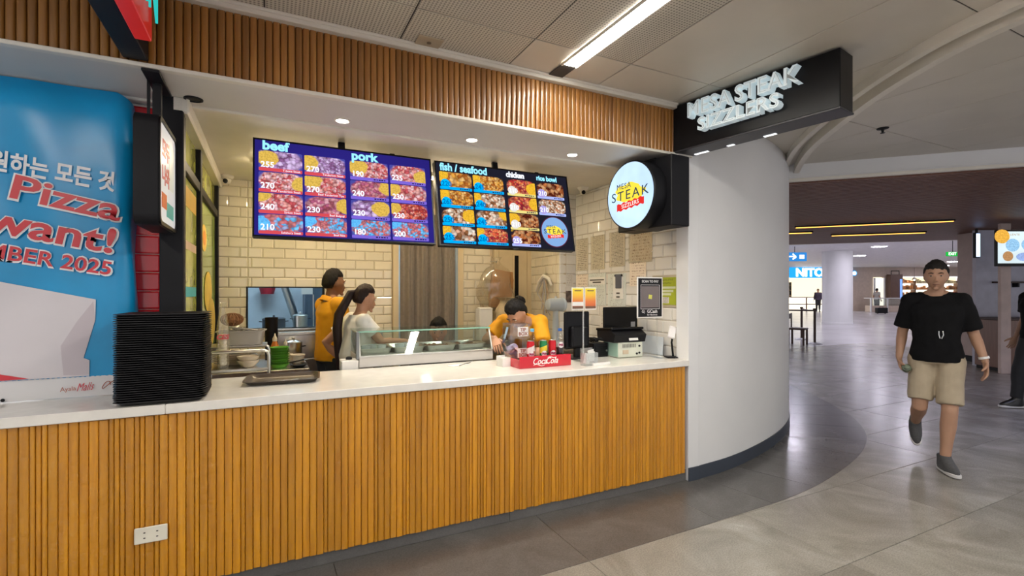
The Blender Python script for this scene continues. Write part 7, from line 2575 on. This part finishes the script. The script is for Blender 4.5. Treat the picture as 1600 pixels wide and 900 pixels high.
# glowing grocery shop with shelves
rng = random.Random(33)
for k in range(4):
    t = thing('shop_shelving', ['lit shop shelving with packed goods beside the brown pylon', 'lit shop shelving with warm packed goods left of the walking person', 'lit shop shelving with packed goods behind the walking person', 'lit shop shelving with pale goods near the beige pillar'][k], 'shelving', at(29.9 + 1.65 * k, 0.5), HR, 'shelving in the far lit shop')
    obj('back', box((-0.8, 0.18, 0), (0.8, 0.2, 2.3)), M_LITS, t, False)
    for s_ in (-0.79, 0.79):
        obj('side', box((s_ - 0.02, -0.2, 0), (s_ + 0.02, 0.179, 2.3)), mat('shelf_brown', (0.22, 0.11, 0.06), 0.5), t, False)
    for z_ in (0.1, 0.6, 1.1, 1.6, 2.1):
        obj('board', box((-0.77, -0.2, z_), (0.77, 0.175, z_ + 0.04)), mat('shelf_cream', (0.66, 0.55, 0.42), 0.5), t, False)
        bm = BM()
        for q in range(9):
            h_ = rng.uniform(0.12, 0.34)
            bx(bm, (-0.66 + 0.165 * q, -0.03, z_ + 0.041 + h_ / 2), (rng.uniform(0.08, 0.15), 0.2, h_), 0.01)
        obj('goods', bm, mat('goods_%d' % rng.randint(0, 3), rng.choice([(0.6, 0.24, 0.08), (0.5, 0.1, 0.05), (0.62, 0.5, 0.3), (0.2, 0.3, 0.25)]), 0.5, var=0.8, vscale=2.5), t, False)['kind'] = 'stuff'
for k in range(3):
    t = thing('pendant_lamp', 'small glowing pendant lamp inside the far lit shop', 'lamp', at(30.4 + 1.9 * k, 0.0, 2.35), HR, 'pendants of the far lit shop')
    obj('shade', lathe(BM(), [(0.05, 0.2), (0.16, 0.02), (0.15, 0.0)], seg=16), M_TRIM, t)
    obj('bulb', lathe(BM(), [(0.02, -0.03), (0.08, 0.02), (0.06, 0.08)], seg=14), emit('shop_bulb', (1.0, 0.88, 0.66), 45.0), t)
    obj('cord', tube(BM(), [(0, 0, 0.2), (0, 0, 0.95)], 0.01, 6), M_BLACK, t)
t = thing('suitcase', 'black suitcase standing far off on the pale hall floor', 'suitcase', (36.4, 18.2, 0.0), HR)
obj('shell', bx(BM(), (0, 0, 0.22), (0.68, 0.3, 0.36), 0.03), M_BLACK, t, False)
obj('handle', tube(BM(), [(-0.1, 0, 0.4), (-0.1, 0, 0.47), (0.1, 0, 0.47), (0.1, 0, 0.4)], 0.012, 8), M_BLACK, t)
for s_ in (-0.25, 0.25):
    obj('wheel', xform(lathe(BM(), [(0.04, -0.02), (0.04, 0.02)], seg=14), Matrix.Translation((s_, 0, 0.04)) @ FRONT), M_BLACK, t)

# queue posts and stool beside the curved wall
M_DKWOOD = mat('dark_brown_wood', (0.05, 0.022, 0.016), 0.5)


def post(x_, y_, label):
    t = thing('queue_post', label, 'post', (x_, y_, 0.0), 0, 'queue posts in the hall')
    obj('base', lathe(BM(), [(0.19, 0.0), (0.19, 0.012), (0.16, 0.025), (0.035, 0.04)], seg=28), mat('grey_base', (0.55, 0.56, 0.6), 0.35), t)
    obj('pole', lathe(BM(), [(0.032, 0.03), (0.032, 0.93), (0.045, 0.935), (0.045, 0.985), (0.03, 0.99)], seg=16), M_DKWOOD, t)
    return t


post(13.67, 8.50, 'dark queue post with a pale round base standing alone in the open')
post(14.6, 9.48, 'dark queue post behind the first one near the curved wall')
post(14.2, 10.2, 'dark queue post mostly hidden by the curved wall')
t = thing('queue_rail', 'dark rail linking the queue posts in the hall', 'rail', (13.67, 8.5, 0.90))
obj('bar', tube(BM(), [(0.03, 0.05, 0.03), (0.46, 0.49, 0.012), (0.86, 0.905, 0.03)], 0.022, 8), M_DKWOOD, t)
obj('bar', tube(BM(), [(-0.03, 0.04, 0.03), (-0.2, 0.85, 0.015), (0.46, 1.62, 0.03)], 0.022, 8), M_DKWOOD, t)
t = thing('dark_chair', 'dark wooden chair peeking out from behind the curved wall', 'chair', (13.0, 8.55, 0.0), 20)
obj('seat', bx(BM(), (0, 0, 0.44), (0.42, 0.42, 0.05), 0.01), M_DKWOOD, t, False)
obj('backrest', bx(BM(), (0, 0.2, 0.78), (0.42, 0.03, 0.14), 0.01), M_DKWOOD, t, False)
for sx in (-1, 1):
    for sy in (-1, 1):
        obj('leg', bx(BM(), (sx * 0.18, sy * 0.18, 0.2075), (0.045, 0.045, 0.415), 0.004), M_DKWOOD, t, False)
    obj('back_post', bx(BM(), (sx * 0.18, 0.2, 0.66), (0.04, 0.03, 0.4), 0.004), M_DKWOOD, t, False)

# hanging signs
t = thing('direction_sign', 'small blue lit direction sign hanging in the hall', 'sign', CF(11.55, 20.0, 2.88), HR)
obj('box', bx(BM(), (0, 0, 0), (0.95, 0.1, 0.36), 0.02), emit('direction_blue', (0.03, 0.22, 0.6), 1.0), t, False)
text('\u2192', 0.36, emit('direction_white', (0.95, 0.98, 1), 1.8), t, (-0.12, -0.06, 0.0), depth=0.005, bold=0.01)
obj('pictogram', bx(BM(), (0.26, -0.055, 0), (0.2, 0.01, 0.16), 0.004), emit('direction_white', (0.95, 0.98, 1), 1.8), t, False)
obj('rod', tube(BM(), [(0, 0, 0.18), (0, 0, 0.418)], 0.012, 6), M_BLACK, t)
t = thing('exit_sign', 'green lit EXIT sign hanging in the hall', 'sign', CF(12.6, 14.0, 2.53), HR)
obj('box', bx(BM(), (0, 0, 0), (0.36, 0.05, 0.12), 0.006), emit('exit_green', (0.01, 0.45, 0.05), 1.0), t, False)
text('EXIT', 0.11, emit('exit_white', (0.85, 1.0, 0.85), 1.5), t, (-0.03, -0.027, 0.0), depth=0.002, bold=0.002)
obj('runner', bx(BM(), (0.14, -0.027, 0), (0.035, 0.004, 0.07), 0.002), emit('exit_white', (0.85, 1.0, 0.85), 1.5), t, False)
obj('rod', tube(BM(), [(0, 0, 0.06), (0, 0, 0.77)], 0.008, 6), M_BLACK, t)

# beige pillar, strip and neighbouring stall on the right
struct('wall_beige_pillar', xform(box((9.55, 0, 0.12), (10.0, 0.5, 2.68), 0.004), Matrix.Translation(CF(0, 10.0)) @ Matrix.Rotation(R(HR), 4, 'Z')), mat('pink_beige_paint', (0.50, 0.38, 0.34), 0.5), 'beige pillar beside the far stall')
struct('baseboard_beige_pillar', xform(box((9.54, -0.01, 0.001), (10.0, 0.51, 0.119)), Matrix.Translation(CF(0, 10.0)) @ Matrix.Rotation(R(HR), 4, 'Z')), M_BLACK, 'black skirting of the beige pillar')
struct('trim_14', xform(box((8.65, 0, 0.001), (8.83, 0.06, 2.66), 0.004), Matrix.Translation(CF(0, 8.66)) @ Matrix.Rotation(R(HR), 4, 'Z')), mat('pale_pink_board', (0.60, 0.47, 0.43), 0.5), 'pale upright board at the corner of the far stall')
struct('wall_far_stall', xform(box((9.1, 0, 0.001), (12.5, 0.08, 2.66)), Matrix.Translation(CF(0, 9.6)) @ Matrix.Rotation(R(HR), 4, 'Z')), mat('pale_blue_wall', (0.55, 0.55, 0.66), 0.5), 'pale blue rear wall of the far stall')
t = thing('stall_counter', 'brown wood counter of the far stall by the pale upright board', 'counter', CF(9.6, 8.9), HR)
obj('body', box((-0.72, 0, 0.06), (1.2, 0.5, 0.93), 0.005), wood_mat('reddish_wood', (0.13, 0.05, 0.03), (0.2, 0.085, 0.05), rough=0.4, coat=0.2), t, False)
obj('top', box((-0.74, -0.03, 0.931), (1.22, 0.53, 0.97), 0.004), M_DKWOOD, t, False)
obj('plinth', box((-0.7, 0.03, 0.001), (1.2, 0.48, 0.059)), M_BLACK, t, False)
t = thing('wall_rail', 'thin brown shelf on the pale blue wall of the far stall', 'shelf', CF(9.9, 9.52, 1.62), HR)
obj('board', box((-0.5, -0.06, 0), (0.9, 0.075, 0.03), 0.003), M_DKWOOD, t, False)
obj('bracket', box((-0.1, -0.04, -0.08), (-0.07, 0.075, -0.001)), M_BLACK, t, False)
t = thing('menu_screen', 'bright screen with food pictures hanging at the far stall', 'screen', CF(8.86, 8.4, 2.20), HR)
obj('housing', bx(BM(), (0, 0.02, 0), (1.1, 0.05, 0.62), 0.006), M_BLACKG, t, False)
sc3 = obj('screen', bx(BM(), (0, -0.006, 0.012), (1.06, 0.004, 0.545)), emit('far_screen', (0.62, 0.74, 0.78), 1.0, 0.15, 1.2), t, False)
text('LENTE', 0.05, emit('screen_gold', (0.55, 0.3, 0.05), 0.7), sc3, (-0.24, -0.0095, 0.23), depth=0.0004, spacing=1.2)
for k, (x_, z_, a_, b_, c) in enumerate(((-0.46, 0.2, 0.13, 0.12, (0.85, 0.42, 0.06)), (-0.28, 0.05, 0.12, 0.11, (0.30, 0.55, 0.85)), (-0.28, 0.05, 0.075, 0.07, (0.70, 0.10, 0.04)), (-0.02, 0.06, 0.11, 0.10, (0.30, 0.55, 0.85)), (-0.02, 0.06, 0.07, 0.06, (0.72, 0.16, 0.05)), (-0.36, -0.14, 0.09, 0.085, (0.45, 0.24, 0.10)), (-0.36, -0.14, 0.06, 0.05, (0.78, 0.62, 0.45)), (-0.06, -0.15, 0.16, 0.075, (0.30, 0.42, 0.75)), (-0.06, -0.15, 0.11, 0.045, (0.75, 0.12, 0.05)))):
    bm = prism(BM(), [(a_ * math.cos(2 * PI * q / 24), b_ * math.sin(2 * PI * q / 24)) for q in range(24)], 0, 0.0008)
    obj('food_picture', xform(bm, Matrix.Translation((x_, -0.0086 - 0.001 * (k % 2), z_)) @ FRONT), emit('far_food_%d' % k, c, 0.9, 0.3, 12), sc3, False)
obj('hanger', bx(BM(), (0, 0.03, 0.385), (0.06, 0.03, 0.15)), M_BLACK, t, False)
t = thing('blue_light_bar', 'slim vertical blue white light bar sign before the beige pillar', 'sign', CF(9.04, 9.5, 2.12), HR)
obj('case', bx(BM(), (0, 0.03, 0.235), (0.09, 0.06, 0.49), 0.006), M_BLACK, t, False)
obj('light', bx(BM(), (0, -0.006, 0.235), (0.07, 0.012, 0.45), 0.004), emit('blue_bar', (0.45, 0.62, 1.0), 3.0), t, False)
obj('stem', bx(BM(), (0, 0.03, 0.52), (0.03, 0.03, 0.08)), M_BLACK, t, False)
